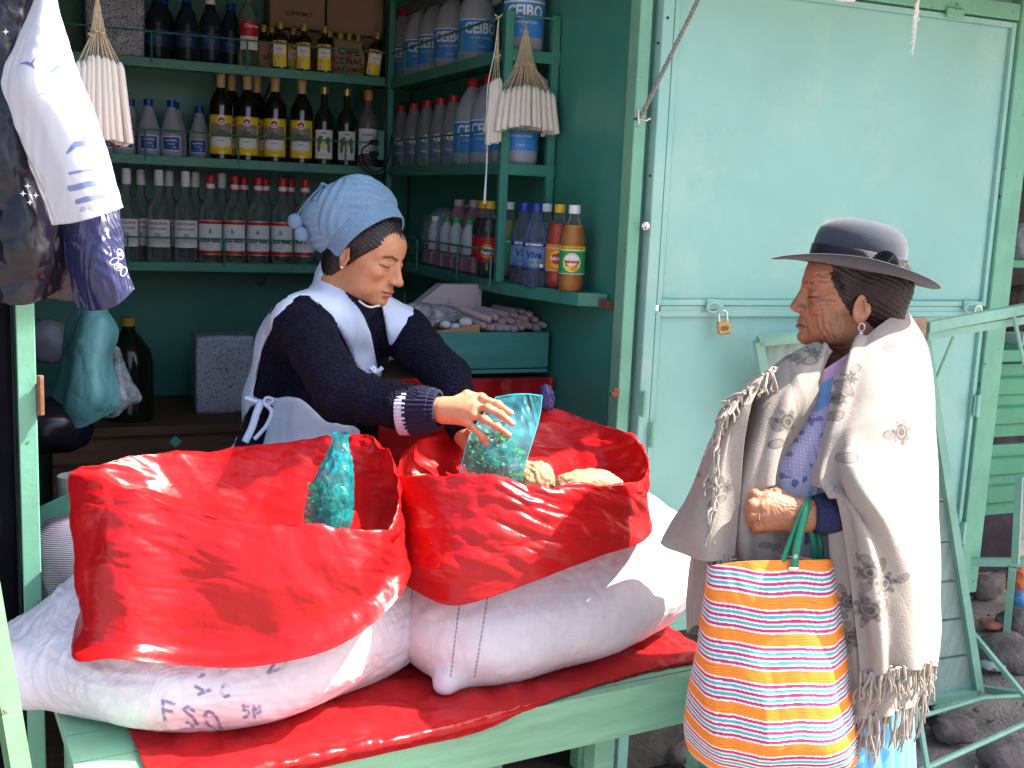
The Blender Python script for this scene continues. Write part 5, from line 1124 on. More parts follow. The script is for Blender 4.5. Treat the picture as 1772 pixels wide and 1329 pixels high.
def sack_mesh(name, lab, parts, knots, lo, hi, colf, h=.007, wr=.0035, sc=20, seed=1):
    S = SDF(lo, hi, h); 
    for c, r, R in parts: S.add(S.ell(c, r, R), .10)
    for a, b, ra, rb in knots: S.add(S.cap(a, b, ra, rb), .03)
    S.isect(-(S.Z-.561))
    V, Fc = S.mesh(); V = smoothmesh(V, Fc, 3)
    # subdivide once for print and folds
    me = bpy.data.meshes.new('tmp'); me.from_pydata(V.tolist(), [], Fc.tolist()); bm = bmesh.new(); bm.from_mesh(me); bmesh.ops.subdivide_edges(bm, edges=bm.edges[:], cuts=2, use_grid_fill=True, smooth=0)
    V = np.array([v.co[:] for v in bm.verts]); Fc = np.array([[v.index for v in f.verts] for f in bm.faces]); bm.free(); bpy.data.meshes.remove(me); V = smoothmesh(V, Fc, 3); N = vnorm(V, Fc)
    k = np.clip((V[:, 2]-.563)/.03, 0, 1)
    V = V+N*(k*(wr*2.4*fbm(V, 9, 2, seed)+wr*crumple(V*[1, 1, .7], sc, seed)+wr*.8*crumple(V*[.5, .5, 1.8], sc*.6, seed+3)+.0045*(facets(V, 8, seed, (1, 1, .7))-.5)+.0018*facets(V, 24, seed)))[:, None]
    return props(make(name, V, Fc, RAFFIA, None, cols=colf(V)), lab, 'sack', 'white woven sacks on the counter')
wh = np.array([.74, .71, .76])
def col1(V):
    C = np.tile(wh, (len(V), 1)); c = P(275, 1248, 1.95); e1_ = cr; e2_ = np.cross(cr, -ray(400, 1200)); e2_ /= np.linalg.norm(e2_)
    if e2_[2] < 0: e2_ = -e2_
    s_ = word('FSO', .034, 0, 0, -.25, .95)+word('V', .026, .085, .085, 0)+word('C', .022, .098, .040, 0)+word('5N', .020, .13, .005, 0)+[[(.055, .058), (.068, .050), (.060, .045), (.078, .052)], [(.058, .074), (.066, .078)], [(.18, .098), (.172, .082), (.195, .09), (.2, .10)]]
    m = stroke_mask(V, c, e1_, e2_, s_, .0030, .2)[:, None]*.8*(np.clip(fbm(V, 120, 2, 4)[:, None]*2+.9, .25, 1)); return C*(1-m)+np.array([.08, .10, .28])*m
def col2(V):
    C = np.tile(wh, (len(V), 1)); e1_ = cr; e2_ = np.cross(cr, -cf); e2_ = e2_ if e2_[2] > 0 else -e2_
    for (xa, ya), (xb, yb) in (((792, 1058), (776, 1190)), ((842, 1048), (818, 1195))):
        A = P(xa, ya, 2.18)-P(800, 1120, 2.18); B = P(xb, yb, 2.18)-P(800, 1120, 2.18); a = np.array([A@e1_, A@e2_]); b = np.array([B@e1_, B@e2_]); L = np.linalg.norm(b-a); n = int(L/.0085)
        st_ = [[a+(b-a)*(i/n), a+(b-a)*((i+.55)/n)] for i in range(n)]; m = stroke_mask(V, P(800, 1120, 2.18), e1_, e2_, st_, .0011, .25)[:, None]; C = C*(1-m)+np.array([.03, .02, .06])*m
    m = (np.abs(np.sin(V[:, 2]*260))**30)[:, None]*0; return C
Rz = lambda d: np.array(Matrix.Rotation(rad(d), 3, 'Z'))
sack_mesh('woven_sack', 'left white woven sack with faded hand lettering, sagging over the counter corner', [((.33, 2.18, .66), (.32, .27, .145), Rz(5)), ((.60, 2.25, .67), (.19, .19, .15), Rz(15)), ((.08, 2.27, .625), (.19, .15, .095), Rz(-15)), ((.36, 2.28, .74), (.30, .18, .12), Rz(5))],
          [((.0, 2.22, .63), (-.115, 2.16, .675), .05, .018), ((-.04, 2.2, .61), (-.10, 2.16, .62), .05, .03)], (-.25, 1.75, .54), (.92, 2.55, .95), col1, seed=2)
sack_mesh('woven_sack', 'right white woven sack with two dashed stitch lines at its left end', [((1.06, 2.22, .68), (.34, .24, .16), Rz(14)), ((.84, 2.13, .66), (.16, .17, .12), Rz(14)), ((1.28, 2.29, .72), (.19, .19, .15), Rz(14)), ((1.05, 2.25, .78), (.28, .18, .11), Rz(14))],
          [((.80, 2.06, .61), (.745, 2.012, .585), .05, .028), ((1.38, 2.35, .72), (1.43, 2.36, .78), .05, .03)], (.6, 1.8, .54), (1.62, 2.65, 1.0), col2, wr=.0022, sc=13, seed=9)

# rolled-down red plastic bags standing in the sacks
def bagdisp(seed, lo_=.0, a=.011):
    def f(G, U, W_): 
        P0 = G.reshape(-1, 3); Q0 = P0+np.outer(P0[:, 0]+P0[:, 1], [0, 0, .35]); fc = (.012*facets(Q0, 7, seed, (.8, .8, 1.2))+.009*facets(Q0, 13, seed+5, (.5, .5, 1.7))+.0035*facets(Q0, 28, seed+8, (.55, .55, 1.5))).reshape(U.shape)
        k = np.clip(W_*6, .25, 1); m = np.clip(.55+.9*fbm(G, 5, 2, seed+6), .15, 1); return k*(a*.8*crumple(G*[1, 1, 1.0], 4.2, seed, 6)+m*(fc-.008)*1.15+a*.9*fbm(G, 3.5, 2, seed+2))
    return f
bot1 = [(122, 1128, 1.99), (200, 1140, 1.92), (310, 1150, 1.90), (430, 1154, 1.885), (560, 1128, 1.91), (650, 1075, 1.98), (705, 1008, 2.10), (700, 960, 2.3), (620, 930, 2.42), (480, 930, 2.46), (320, 950, 2.44), (180, 980, 2.3)]
hem1 = [(136, 1080, 2.01), (215, 1100, 1.94), (315, 1110, 1.935), (435, 1110, 1.925), (555, 1085, 1.945), (640, 1035, 2.01), (698, 970, 2.12), (694, 925, 2.3), (620, 900, 2.4), (480, 900, 2.44), (320, 920, 2.42), (190, 950, 2.29)]
mid1 = [(132, 960, 2.06), (210, 985, 1.965), (312, 1000, 1.94), (432, 1010, 1.93), (560, 1000, 1.95), (652, 975, 2.01), (690, 920, 2.14), (692, 880, 2.3), (630, 850, 2.40), (480, 860, 2.44), (320, 870, 2.42), (175, 890, 2.28)]
rim1 = [(122, 826, 2.13), (192, 840, 2.04), (290, 876, 1.985), (400, 900, 1.965), (545, 906, 1.98), (668, 914, 2.04), (690, 830, 2.20), (655, 762, 2.36), (600, 750, 2.41), (470, 766, 2.43), (320, 778, 2.40), (172, 795, 2.27)]
in1 = [(150, 850, 2.16), (210, 880, 2.08), (300, 920, 2.02), (400, 950, 2.00), (545, 960, 2.01), (650, 960, 2.06), (668, 900, 2.19), (640, 860, 2.31), (590, 850, 2.35), (470, 860, 2.36), (325, 860, 2.34), (200, 870, 2.25)]
in1b = [(400+(x-400)*.3, 960+(y-900)*.2, 2.15+(d-2.15)*.4) for x, y, d in in1]
sh_ = lambda R_, k, dd: [(x, y, d+dd*max(0, (2.25-d)/.35)*min(1, max(0, (x-190)/150))) for x, y, d in R_]
bot1, hem1, mid1, rim1, in1 = [sh_(q, 0, .075) for q in (bot1, hem1, mid1, rim1, in1)]
b1 = ring_loft('red_plastic_bag', [bot1, hem1, mid1, rim1, in1, in1b], 460, 240, REDPL, None, bagdisp(3), thick=.0007, rim=(.6, .010, 2)); props(b1, 'left open red plastic bag standing rolled down in the lettered sack', 'plastic bag', 'red plastic bags in the sacks')
bot2 = [(680, 985, 2.30), (730, 1030, 2.21), (790, 1048, 2.17), (880, 1022, 2.18), (960, 992, 2.21), (1040, 962, 2.28), (1116, 935, 2.38), (1125, 900, 2.52), (1060, 880, 2.65), (960, 870, 2.68), (820, 880, 2.62), (700, 920, 2.48)]
mid2 = [(690, 900, 2.31), (740, 930, 2.215), (800, 945, 2.18), (885, 935, 2.18), (965, 925, 2.21), (1040, 915, 2.27), (1108, 895, 2.38), (1118, 850, 2.52), (1065, 820, 2.64), (960, 800, 2.68), (820, 820, 2.62), (710, 860, 2.48)]
rim2 = [(690, 822, 2.33), (740, 821, 2.25), (800, 822, 2.215), (880, 830, 2.21), (960, 838, 2.23), (1045, 840, 2.29), (1116, 826, 2.39), (1110, 772, 2.54), (1040, 730, 2.66), (945, 704, 2.71), (810, 735, 2.64), (715, 768, 2.50)]
in2 = [(715, 860, 2.36), (755, 870, 2.31), (805, 872, 2.28), (880, 878, 2.28), (960, 880, 2.30), (1035, 875, 2.34), (1090, 865, 2.42), (1085, 830, 2.52), (1030, 810, 2.60), (945, 800, 2.62), (820, 800, 2.57), (735, 820, 2.47)]
in2b = [(900+(x-900)*.3, 860+(y-840)*.2, 2.43+(d-2.43)*.4) for x, y, d in in2]
b2 = ring_loft('red_plastic_bag', [bot2, mid2, rim2, in2, in2b], 440, 210, REDPL, None, bagdisp(17), thick=.0007, rim=(.5, .009, 5)); props(b2, 'right open red plastic bag around which the seller packs leaves', 'plastic bag', 'red plastic bags in the sacks')
# folded-over flap on the front rim of the right bag
fl = [[(905, 838, 2.205), (960, 842, 2.215), (1040, 842, 2.275), (1100, 836, 2.36)], [(915, 862, 2.180), (965, 875, 2.190), (1040, 872, 2.25), (1095, 860, 2.35)], [(925, 890, 2.170), (975, 905, 2.180), (1030, 925, 2.235), (1085, 915, 2.34)]]
# brown paper packets and leaf bags inside the right bag
PAPER = mat('brown_paper', (.36, .22, .12), .7, bump=.8, bkind='crease', bscale=35, var=.15, bdist=.004)
for px, py, d, r, lab in ((1020, 826, 2.48, (.075, .05, .045), 'crumpled brown paper packet at the right inside the right red bag'), (728, 826, 2.44, (.045, .04, .030), 'brown packet at the left inside the right red bag'), (925, 815, 2.52, (.045, .05, .05), 'olive brown leaf packet behind the held cyan bag')):
    o = blob('paper_packet', P(px, py+22, d), r, PAPER, lab, 'packet', int(px), amp=.16, cr=.10)
# two plastic bags with coca leaves
LEAF = mat('green_leaf', (.05, .15, .035), .5, attr=True, var=.25, vscale=40, translucent=.35)
def leaves(name, lo, hi, fn, n, parent, seed, L=.022):
    r_ = np.random.RandomState(seed); V = []; Fc = []; C = []; lo = np.array(lo); hi = np.array(hi); k = 0
    while k < n:
        p = lo+r_.rand(3)*(hi-lo)
        if not fn(p): k += .2; continue
        a = r_.randn(3); a /= np.linalg.norm(a); b = np.cross(a, r_.randn(3)); b /= np.linalg.norm(b); c = np.cross(a, b); s_ = L*(.6+.6*r_.rand()); i = len(V)
        V += [p, p+a*s_*.5+b*s_*.26+c*s_*.06, p+a*s_, p+a*s_*.5-b*s_*.26+c*s_*.06]; Fc.append([i, i+1, i+2, i+3]); g = r_.rand()
        cc = np.array([.16, .38, .09])*(.5+g) if r_.rand() < .7 else np.array([.32, .26, .10])*(.5+g); C += [cc]*4; k += 1
    o = make(name, np.array(V), Fc, LEAF, parent, smooth=False, cols=np.array(C)); o['kind'] = 'stuff'; return o
CYAN = film('cyan_film', (.10, .62, .72), .20, rough=.15, bscale=30)
hb = thing('leaf_bag', 'thin cyan plastic bag of green leaves held over the right red bag', 'plastic bag', P(865, 820, 2.40))
f0 = [[(858, 688, 2.46), (885, 683, 2.45), (912, 682, 2.45), (938, 685, 2.45)], [(838, 715, 2.445), (870, 715, 2.43), (905, 718, 2.425), (934, 718, 2.44)], [(812, 755, 2.43), (845, 755, 2.40), (885, 758, 2.395), (924, 755, 2.42)], [(800, 800, 2.42), (835, 805, 2.385), (875, 808, 2.38), (910, 800, 2.41)], [(793, 826, 2.43), (825, 834, 2.405), (870, 838, 2.40), (903, 832, 2.42)]]
f1 = [[(x, y-2, d+(.012 if i in (0,) else .055 if i < 4 else .02)*(1 if 0 < j < 3 else .2)) for j, (x, y, d) in enumerate(r_)] for i, r_ in enumerate(f0)]
dsp = lambda G, U, W_: .004*crumple(G*[1.6, 1.6, .5], 13, 4, 5)
sheet('front_film', f0, 110, 110, CYAN, hb, disp=dsp, thick=0); sheet('back_film', f1, 90, 90, CYAN, hb, disp=dsp, thick=0)
rimm = MB(); A = cr_mat(4, 24, False); rimm.tube(A@np.array([P(*q) for q in f0[0]]), .0011, 5); rimm.tube(cr_mat(5, 30, False)@np.array([P(*r_[-1]) for r_ in f0]), .0010, 5); rimm.tube(cr_mat(5, 30, False)@np.array([P(*r_[0]) for r_ in f0]), .0010, 5); rimm.obj('seam', mat('cyan_edge', (.05, .55, .62), .3), hb)
c0 = P(855, 795, 2.43); leaves('leaves', c0-[.07, .06, .05], c0+[.07, .06, .055], lambda p: abs((p-c0)@cr) < .060-.25*max(0, (p-c0)[2]) and abs((p-c0)@cf) < .020, 520, hb, 3)
g = thing('leaf_bag', 'narrow dark teal plastic bag of leaves standing inside the left red bag', 'plastic bag', P(570, 890, 2.12))
rr = [[(588+16*math.cos(a), 750+3*math.sin(a), 2.20-.012*math.sin(a)) for a in np.linspace(0, 2*math.pi, 9)[:-1]], [(588+15*math.cos(a), 768, 2.20-.016*math.sin(a)) for a in np.linspace(0, 2*math.pi, 9)[:-1]], [(584+26*math.cos(a), 800, 2.19-.03*math.sin(a)) for a in np.linspace(0, 2*math.pi, 9)[:-1]], [(573+40*math.cos(a), 850, 2.18-.045*math.sin(a)) for a in np.linspace(0, 2*math.pi, 9)[:-1]], [(568+42*math.cos(a), 895, 2.18-.05*math.sin(a)) for a in np.linspace(0, 2*math.pi, 9)[:-1]], [(566+34*math.cos(a), 925, 2.18-.045*math.sin(a)) for a in np.linspace(0, 2*math.pi, 9)[:-1]]]
TEAL = film('teal_film', (.02, .36, .40), .32, rough=.1, bscale=50)
ring_loft('film', rr, 120, 90, TEAL, g, lambda G, U, W_: .006*crumple(G*[1, 1, .6], 26, 8), thick=0)
c1 = P(570, 880, 2.18); leaves('leaves', c1-[.05, .05, .06], c1+[.05, .05, .05], lambda p: np.linalg.norm((p-c1)*[1, 1, .5]) < .036, 300, g, 9, L=.026)
o = blob('purple_bag', P(946, 690, 2.68), (.016, .02, .030), film('purple_film', (.10, .09, .28), .5), 'dark violet film bag peeking over the back rim of the right red bag', 'plastic bag', 12, amp=.2, cr=.2); o.name = 'plastic_bag'

# ---------------------------------------------------------------- bags hanging at the left
PRN = mat('printed_white_film', rough=.3, attr=True, var=.02, bump=.35, bkind='crease', bscale=16, bdist=.003, translucent=.35)
wb = thing('printed_bag_stack', 'stack of white printed plastic carrier bags hanging at upper left', 'plastic bags', P(90, 0, 1.95))
def prn(V, U, W_):
    C = np.tile([.80, .80, .84], (len(V), 1)); x = U; y = W_*2.0
    q = np.stack([x*.16, y*.20], 1); ink = np.array([.10, .17, .48])
    def blobk(pts, w): 
        r = np.full(len(V), 9.)
        for i in range(len(pts)-1):
            a = np.array(pts[i]); b = np.array(pts[i+1]); d = b-a; t = np.clip(((q-a)@d)/(d@d), 0, 1); r = np.minimum(r, np.linalg.norm(q-a-t[:, None]*d, axis=1)-(w[i]+(w[i+1]-w[i])*t))
        return np.clip(-r/.0010+.5, 0, 1)
    def gull(cx, cy, s_, a=0):
        R_ = np.array([[math.cos(a), -math.sin(a)], [math.sin(a), math.cos(a)]]); f = lambda L: [tuple(R_@np.array(p)*s_+[cx, cy]) for p in L]
        return np.maximum(blobk(f([(-1, .15), (-.4, -.05), (.2, 0), (.7, .25)]), [.0005*s_*60, .004*s_*30, .004*s_*30, .0003]), blobk(f([(.1, 0), (.3, -.5), (.7, -.95)]), [.0035*s_*30, .002*s_*30, .0003]))
    m = 0
    for cx, cy, s_, a in ((.118, .150, .030, -.3), (.055, .145, .020, .2), (.128, .215, .026, -.2), (.105, .262, .034, -.1), (.135, .272, .026, .1), (.075, .190, .008, 0), (.14, .235, .02, .4)): m = np.maximum(m, gull(cx, cy, s_, a))
    for (cy, x0, w) in ((.298, .065, .0022), (.322, .055, .0055), (.350, .062, .0060)): m = np.maximum(m, blobk([(x0, cy), (.10, cy+.001), (.14, cy-.003), (.165, cy-.007)], [w, w*1.1, w*.8, w*.3])*.9)
    r = np.linalg.norm(q-[.070, .372], axis=1); m = np.maximum(m, np.clip((.0012-np.abs(r-.0055))/.0008, 0, 1)); m = np.maximum(m, np.clip((.003-r)/.0008, 0, 1)*.8)
    for k in range(3): m = np.maximum(m, ((np.abs(q[:, 1]-(.368+k*.006)) < .0013)&(q[:, 0] > .080)&(q[:, 0] < .105+.004*k)&(np.sin(q[:, 0]*1900+k) > -.5)).astype(float)*.6)
    m = np.maximum(m, (((np.abs(np.abs(q[:, 0]-.138)-.014) < .0008)&(np.abs(q[:, 1]-.370) < .007))|((np.abs(np.abs(q[:, 1]-.370)-.007) < .0008)&(np.abs(q[:, 0]-.138) < .014))).astype(float)*.6)
    m = m[:, None]*.85; return C*(1-m)+ink*m
base = [[(62, -45, 1.95), (70, -45, 1.93), (84, -45, 1.93), (98, -45, 1.95)], [(60, 0, 1.95), (70, 5, 1.92), (85, 5, 1.92), (100, 5, 1.95)], [(28, 75, 1.96), (60, 75, 1.90), (100, 75, 1.905), (120, 75, 1.95)], [(0, 145, 1.97), (45, 142, 1.89), (100, 138, 1.90), (140, 135, 1.94)], [(28, 215, 1.96), (75, 210, 1.89), (130, 205, 1.89), (168, 200, 1.93)], [(60, 290, 1.95), (105, 288, 1.89), (155, 280, 1.89), (194, 285, 1.92)], [(84, 345, 1.95), (125, 345, 1.895), (172, 335, 1.895), (210, 345, 1.92)], [(99, 386, 1.95), (135, 382, 1.90), (175, 372, 1.90), (214, 358, 1.92)]]
for k in range(4):
    b_ = [[(x-(2.5*k)*(i/7), y+(1.2*k)*(i/7), d+.006*k) for (x, y, d) in r_] for i, r_ in enumerate(base)]
    sheet('carrier_bag', b_, 200 if k == 0 else 60, 340 if k == 0 else 80, PRN, wb, disp=lambda G, U, W_, k=k: .0035*crumple(G*[1.5, 1.5, .8], 9, 40)*(.3+W_)+.004*np.sin(U*9+W_*3)*W_, colf=prn if k == 0 else (lambda V, U, W_: np.tile([.80, .80, .84], (len(V), 1))), thick=.0006)
def hangbag(lab, rows, m, seed, nu=130, nv=130, a=.012, sc=10, name='plastic_bag', cat='plastic bag'):
    return props(sheet(name, rows, nu, nv, m, None, disp=lambda G, U, W_: a*.6*crumple(G*[1.3, 1.3, .8], sc*.6, seed)+a*.7*facets(G, sc*1.4, seed, (1, 1, .6))+a*.35*facets(G, sc*3.2, seed+2), thick=.001), lab, cat)
BLK2 = mat('black_bag_film', (.006, .005, .010), .28, var=.2, bump=.6, bkind='crease', bscale=16, bdist=.006)
BRN = mat('brown_bag_film', (.03, .018, .018), .3, var=.5, bump=.6, bkind='crease', bscale=18, bdist=.006)
NVY = mat('navy_bag_film', (.016, .018, .06), .25, var=.2, bump=.5, bkind='crease', bscale=22, bdist=.004)
hangbag('bunched black plastic bags at left edge behind the white printed bags', [[(-90, -60, 2.02), (-20, -60, 1.98), (40, -60, 1.98), (75, -60, 2.02)], [(-90, 60, 2.02), (-20, 60, 1.97), (30, 60, 1.98), (50, 60, 2.02)], [(-90, 250, 2.02), (-10, 250, 1.96), (45, 260, 1.975), (80, 260, 2.03)], [(-90, 400, 2.02), (-10, 420, 1.96), (60, 430, 1.975), (120, 420, 2.04)], [(-90, 510, 2.03), (0, 525, 1.98), (50, 525, 1.99), (100, 500, 2.04)]], BLK2, 3, a=.02, sc=7)
hangbag('brownish crumpled bag just below the green post top at left', [[(40, 380, 2.06), (80, 380, 2.04), (120, 390, 2.05), (150, 400, 2.07)], [(50, 440, 2.06), (90, 445, 2.03), (130, 450, 2.04), (155, 450, 2.07)], [(60, 500, 2.07), (90, 515, 2.05), (125, 520, 2.05), (145, 500, 2.08)]], BRN, 5, a=.014)
nb_ = thing('dark_bag_stack', 'stack of dark navy plastic bags with a white flower print', 'plastic bags', P(170, 450, 2.04))
for k in range(4):
    r_ = [[(92-2*k, 372, 2.04), (130, 372, 2.01), (170, 368, 2.01), (207, 362, 2.04)], [(106-4*k, 430, 2.03), (140, 430, 1.995), (180, 425, 1.995), (213, 420, 2.03)], [(130-5*k, 490, 2.03), (160, 488, 1.995), (195, 480, 1.995), (221, 470, 2.03)], [(152-6*k, 538-2*k, 2.03), (180, 536, 2.005), (207, 525, 2.005), (233, 500, 2.03)]]
    r_ = [[(x, y, d+.005*k) for x, y, d in q] for q in r_]; o = sheet('carrier_bag', r_, 110, 110, NVY, nb_, disp=lambda G, U, W_, k=k: .004*crumple(G*[1.8, 1.8, .5], 14, 12+k), thick=.0006)
fm = MB(); cF = P(206, 452, 1.978)
for k, (dx, dy, rx, ry, an) in enumerate(((2, -18, 5, 9, .25), (-8, -6, 8, 5, .5), (-1, 4, 7, 6, -.4), (8, 12, 5, 8, -.3))):
    ax = P(206+dx, 458+dy, 1.984); fm.tube([ax+(cr*rx*math.cos(t)*math.cos(an)-cr*ry*math.sin(t)*math.sin(an)+cu*(rx*math.cos(t)*math.sin(an)+ry*math.sin(t)*math.cos(an)))*.00102 for t in np.linspace(0, 2*math.pi, 17)[:-1]], .0011, 5, True)
    if k in (0, 2): fm.tube([ax-cf*.0005+cu*.003, ax-cf*.0005-cu*.003], [.0035, .0035], 8)
fm.obj('flower_print', mat('print_white', (.8, .8, .85), .5), nb_)
# little stars printed on the black bags
sm = MB()
for px, py in ((48, 322), (40, 335), (62, 338), (52, 350), (10, 55)):
    c = P(px, py, 1.955); V = [c]+[c+(cr*math.cos(a)+cu*math.sin(a))*(.006 if i % 2 == 0 else .002) for i, a in enumerate(np.linspace(0, 2*math.pi, 9)[:-1])]; sm.add(V, [[0, i+1, (i+1) % 8+1] for i in range(8)])
sm.obj('star_print', mat('print_white', (.8, .8, .85), .5), nb_)
CY2 = mat('pale_cyan_film', (.16, .44, .48), .28, var=.08, bump=.5, bkind='crease', bscale=14, bdist=.005, translucent=.45)
hangbag('pale cyan plastic bag hanging inside the left post', [[(134, 512, 2.66), (145, 508, 2.64), (160, 508, 2.64), (172, 512, 2.66)], [(112, 570, 2.66), (140, 560, 2.60), (175, 560, 2.60), (204, 572, 2.66)], [(104, 640, 2.66), (135, 635, 2.58), (170, 630, 2.58), (192, 620, 2.66)], [(92, 700, 2.66), (130, 700, 2.58), (170, 695, 2.58), (205, 680, 2.66)], [(88, 728, 2.67), (130, 738, 2.62), (165, 728, 2.62), (208, 705, 2.67)]], CY2, 8, 160, 200, a=.009, sc=6)
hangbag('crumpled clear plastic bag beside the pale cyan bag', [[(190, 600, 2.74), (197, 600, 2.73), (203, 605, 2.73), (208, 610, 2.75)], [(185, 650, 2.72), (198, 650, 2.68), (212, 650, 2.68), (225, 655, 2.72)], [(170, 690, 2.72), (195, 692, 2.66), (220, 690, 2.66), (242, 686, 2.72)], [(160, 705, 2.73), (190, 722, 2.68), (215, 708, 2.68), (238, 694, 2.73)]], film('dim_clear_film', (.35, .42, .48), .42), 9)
o = MB(); c = np.array([X(222, 3.9, 640), 3.88, .775]); o.lathe([(.001, 0), (.075, 0), (.078, .01), (.078, .19), (.068, .235), (.035, .28), (.022, .295), (.022, .32)], 28, c=c)
t = thing('demijohn', 'large dark round shouldered bottle with mustard cap on the bench', 'bottle', c); o.obj('body', mat('dark_green_black_glass', (.008, .014, .008), .12), t); MB().lathe([(.0255, .312), (.025, .338), (.001, .339)], 18, c=c).obj('cap', mat('mustard_cap', (.34, .22, .02), .5), t)
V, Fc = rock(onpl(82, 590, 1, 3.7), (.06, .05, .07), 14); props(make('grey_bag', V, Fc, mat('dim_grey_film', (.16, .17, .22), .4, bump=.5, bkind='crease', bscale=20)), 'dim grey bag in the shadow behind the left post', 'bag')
# mug, basin and clutter low in the shade
c = onpl(130, 860, 1, 2.62); t = thing('mug', 'pale enamel mug behind the left red bag', 'mug', c); m = MB(); m.lathe([(.001, -.05), (.034, -.05), (.037, .05), (.0345, .05), (.032, -.044), (.001, -.044)], 24, c=c); m.obj('cup', mat('enamel', (.34, .36, .36), .3), t)
block('stand', c+[-.06, -.06, -.16], c+[.08, .06, -.0505], DK, t)
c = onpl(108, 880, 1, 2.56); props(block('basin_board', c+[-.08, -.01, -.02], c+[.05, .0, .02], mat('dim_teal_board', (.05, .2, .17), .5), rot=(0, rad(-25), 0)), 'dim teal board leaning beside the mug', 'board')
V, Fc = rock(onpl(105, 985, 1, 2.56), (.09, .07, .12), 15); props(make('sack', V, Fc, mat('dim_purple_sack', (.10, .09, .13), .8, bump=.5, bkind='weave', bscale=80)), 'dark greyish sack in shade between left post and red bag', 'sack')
V, Fc = rock(onpl(80, 740, 1, 2.8), (.11, .07, .07), 16); props(make('plastic_bag', V, Fc, BLK2), 'black plastic bag bunched below the pale cyan bag', 'plastic bag')
c = onpl(304, 765, 1, 3.0); props(block('teal_scrap', c+[-.012, 0, -.012], c+[.012, .01, .012], mat('dim_teal_board', (.05, .2, .17), .5), rot=(0, rad(45), 0)), 'tiny teal corner showing just above the left red bag rim', 'scrap')
# ================================================================== THE TWO WOMEN
def seg2(P2, a, b):
    d = np.array(b, float)-a; t = np.clip(((P2-a)@d)/(d@d+1e-9), 0, 1); return np.linalg.norm(P2-a-t[..., None]*d, axis=-1)
def polysd(S, poly, depth_ref):
    """signed distance (m) from the grid points of S to a sight-line outline"""
    X_, Y_, Z_ = np.broadcast_arrays(S.X, S.Y, S.Z); Q = np.stack([X_, Y_, Z_-CAM[2]], -1); d = Q@cf; Q2 = np.stack([886+FPX*(Q@cr)/d, 664.5-FPX*(Q@cu)/d], -1)
    ds = np.full(d.shape, 1e9); ins = np.zeros(d.shape, bool); n = len(poly)
    for i in range(n):
        a = np.array(poly[i], float); b = np.array(poly[(i+1) % n], float); ds = np.minimum(ds, seg2(Q2, a, b))
        c = (a[1] > Q2[..., 1]) != (b[1] > Q2[..., 1]); xi = a[0]+(Q2[..., 1]-a[1])*(b[0]-a[0])/(b[1]-a[1]+1e-9); ins ^= c & (Q2[..., 0] < xi)
    return (np.where(ins, -ds, ds)*depth_ref/FPX).astype(np.float32)
def xf(V, R, o, s=(1, 1, 1)): return (V*np.array(s))@R.T+np.array(o)
def place(S_local_fn, R, o, s=(1, 1, 1)): V, Fc = S_local_fn; return xf(V, R, o, s), Fc
def strands(mb, base, dirs, L, r, n=7, sag=.3, rs=None):
    rs = rs or np.random.RandomState(1)
    for b, d, l in zip(base, dirs, L):
        w = rs.randn(3)*.006; w2 = rs.randn(3)*.005; pts = []
        for i in range(n): t = i/(n-1); pts.append(b+d*l*t+w*math.sin(t*3)*t+w2*math.sin(t*6)*t)
        mb.tube(pts, [r*(1-.35*i/(n-1)) for i in range(n)], 5)

# ---------------------------------------------------------------- seller
SKS = (.50, .235, .125)
sel = thing('person', 'woman in light blue knitted hat and pale blue apron leaning over red bags', 'person', (.62, 2.95, .06))
fw = np.array([.685, -.729]); Rh = frame(fw, rad(19), rad(-4)); Oh = P(632, 436, 2.70); hs = (.98, .98, .93)
hv, hf, hc = head_mesh(dict(old=False, skin=SKS, neck=(-.040, 0, -.14)), .0023); hv = xf(hv, Rh, Oh, hs)
# torso, arms and legs (under the clothes)
Nb = P(605, 525, 2.76); SR = P(520, 560, 2.67); SL = P(700, 575, 2.87); tw = SL-SR; lat = tw/np.linalg.norm(tw); fwd_t = np.cross(lat, [0, 0, 1]); fwd_t /= np.linalg.norm(fwd_t); RT = np.stack([fwd_t, lat, np.cross(fwd_t, lat)], 1)
CH = P(556, 610, 2.83); WA = P(528, 700, 2.86); HP = P(510, 820, 2.90)
ER = P(592, 684, 2.52); WR = P(762, 708, 2.44); EL = P(775, 655, 2.72); WL = P(805, 745, 2.56)
def torso(S, g=0., k=.06):
    S.d = S.ell(CH, (.115+g, .165+g, .14+g), RT).astype(np.float32); S.add(S.ell(WA, (.115+g, .155+g, .12+g), RT), k); S.add(S.ell(HP, (.13+g, .175+g, .16+g), RT), k)
    S.add(S.cap(SR, Nb-[0, 0, .01], .062+g, .055+g), k); S.add(S.cap(SL, Nb-[0, 0, .01], .055+g, .055+g), k); S.add(S.cap(Nb-[0, 0, .03], P(592, 480, 2.755), .060+g, .054+g), .03); return S
B = SDF((.15, 2.45, .05), (1.1, 3.25, 1.55), .012); torso(B, -.022)
for a, b, ra, rb in ((SR, ER, .042, .036), (ER, WR, .036, .026), (SL, EL, .042, .036), (EL, WL, .036, .026)): B.add(B.cap(a, b, ra, rb), .02)
hp = HP*1.; 
for s in (-1, 1):
    h0 = hp+lat*s*.09-[0, 0, .05]; kn = h0+fwd_t*.03-[0, 0, .32]; kn[2] = .50; an = kn-fwd_t*.01; an = np.array([an[0], an[1], .14]); B.add(B.cap(h0, kn, .085, .058), .03); B.add(B.cap(kn, an, .058, .035), .02); B.add(B.cap(an-[0, 0, .03], an+fwd_t*.14-[0, 0, .04], .035, .028), .02)
bv, bf_ = B.mesh(); bv = smoothmesh(bv, bf_, 2)
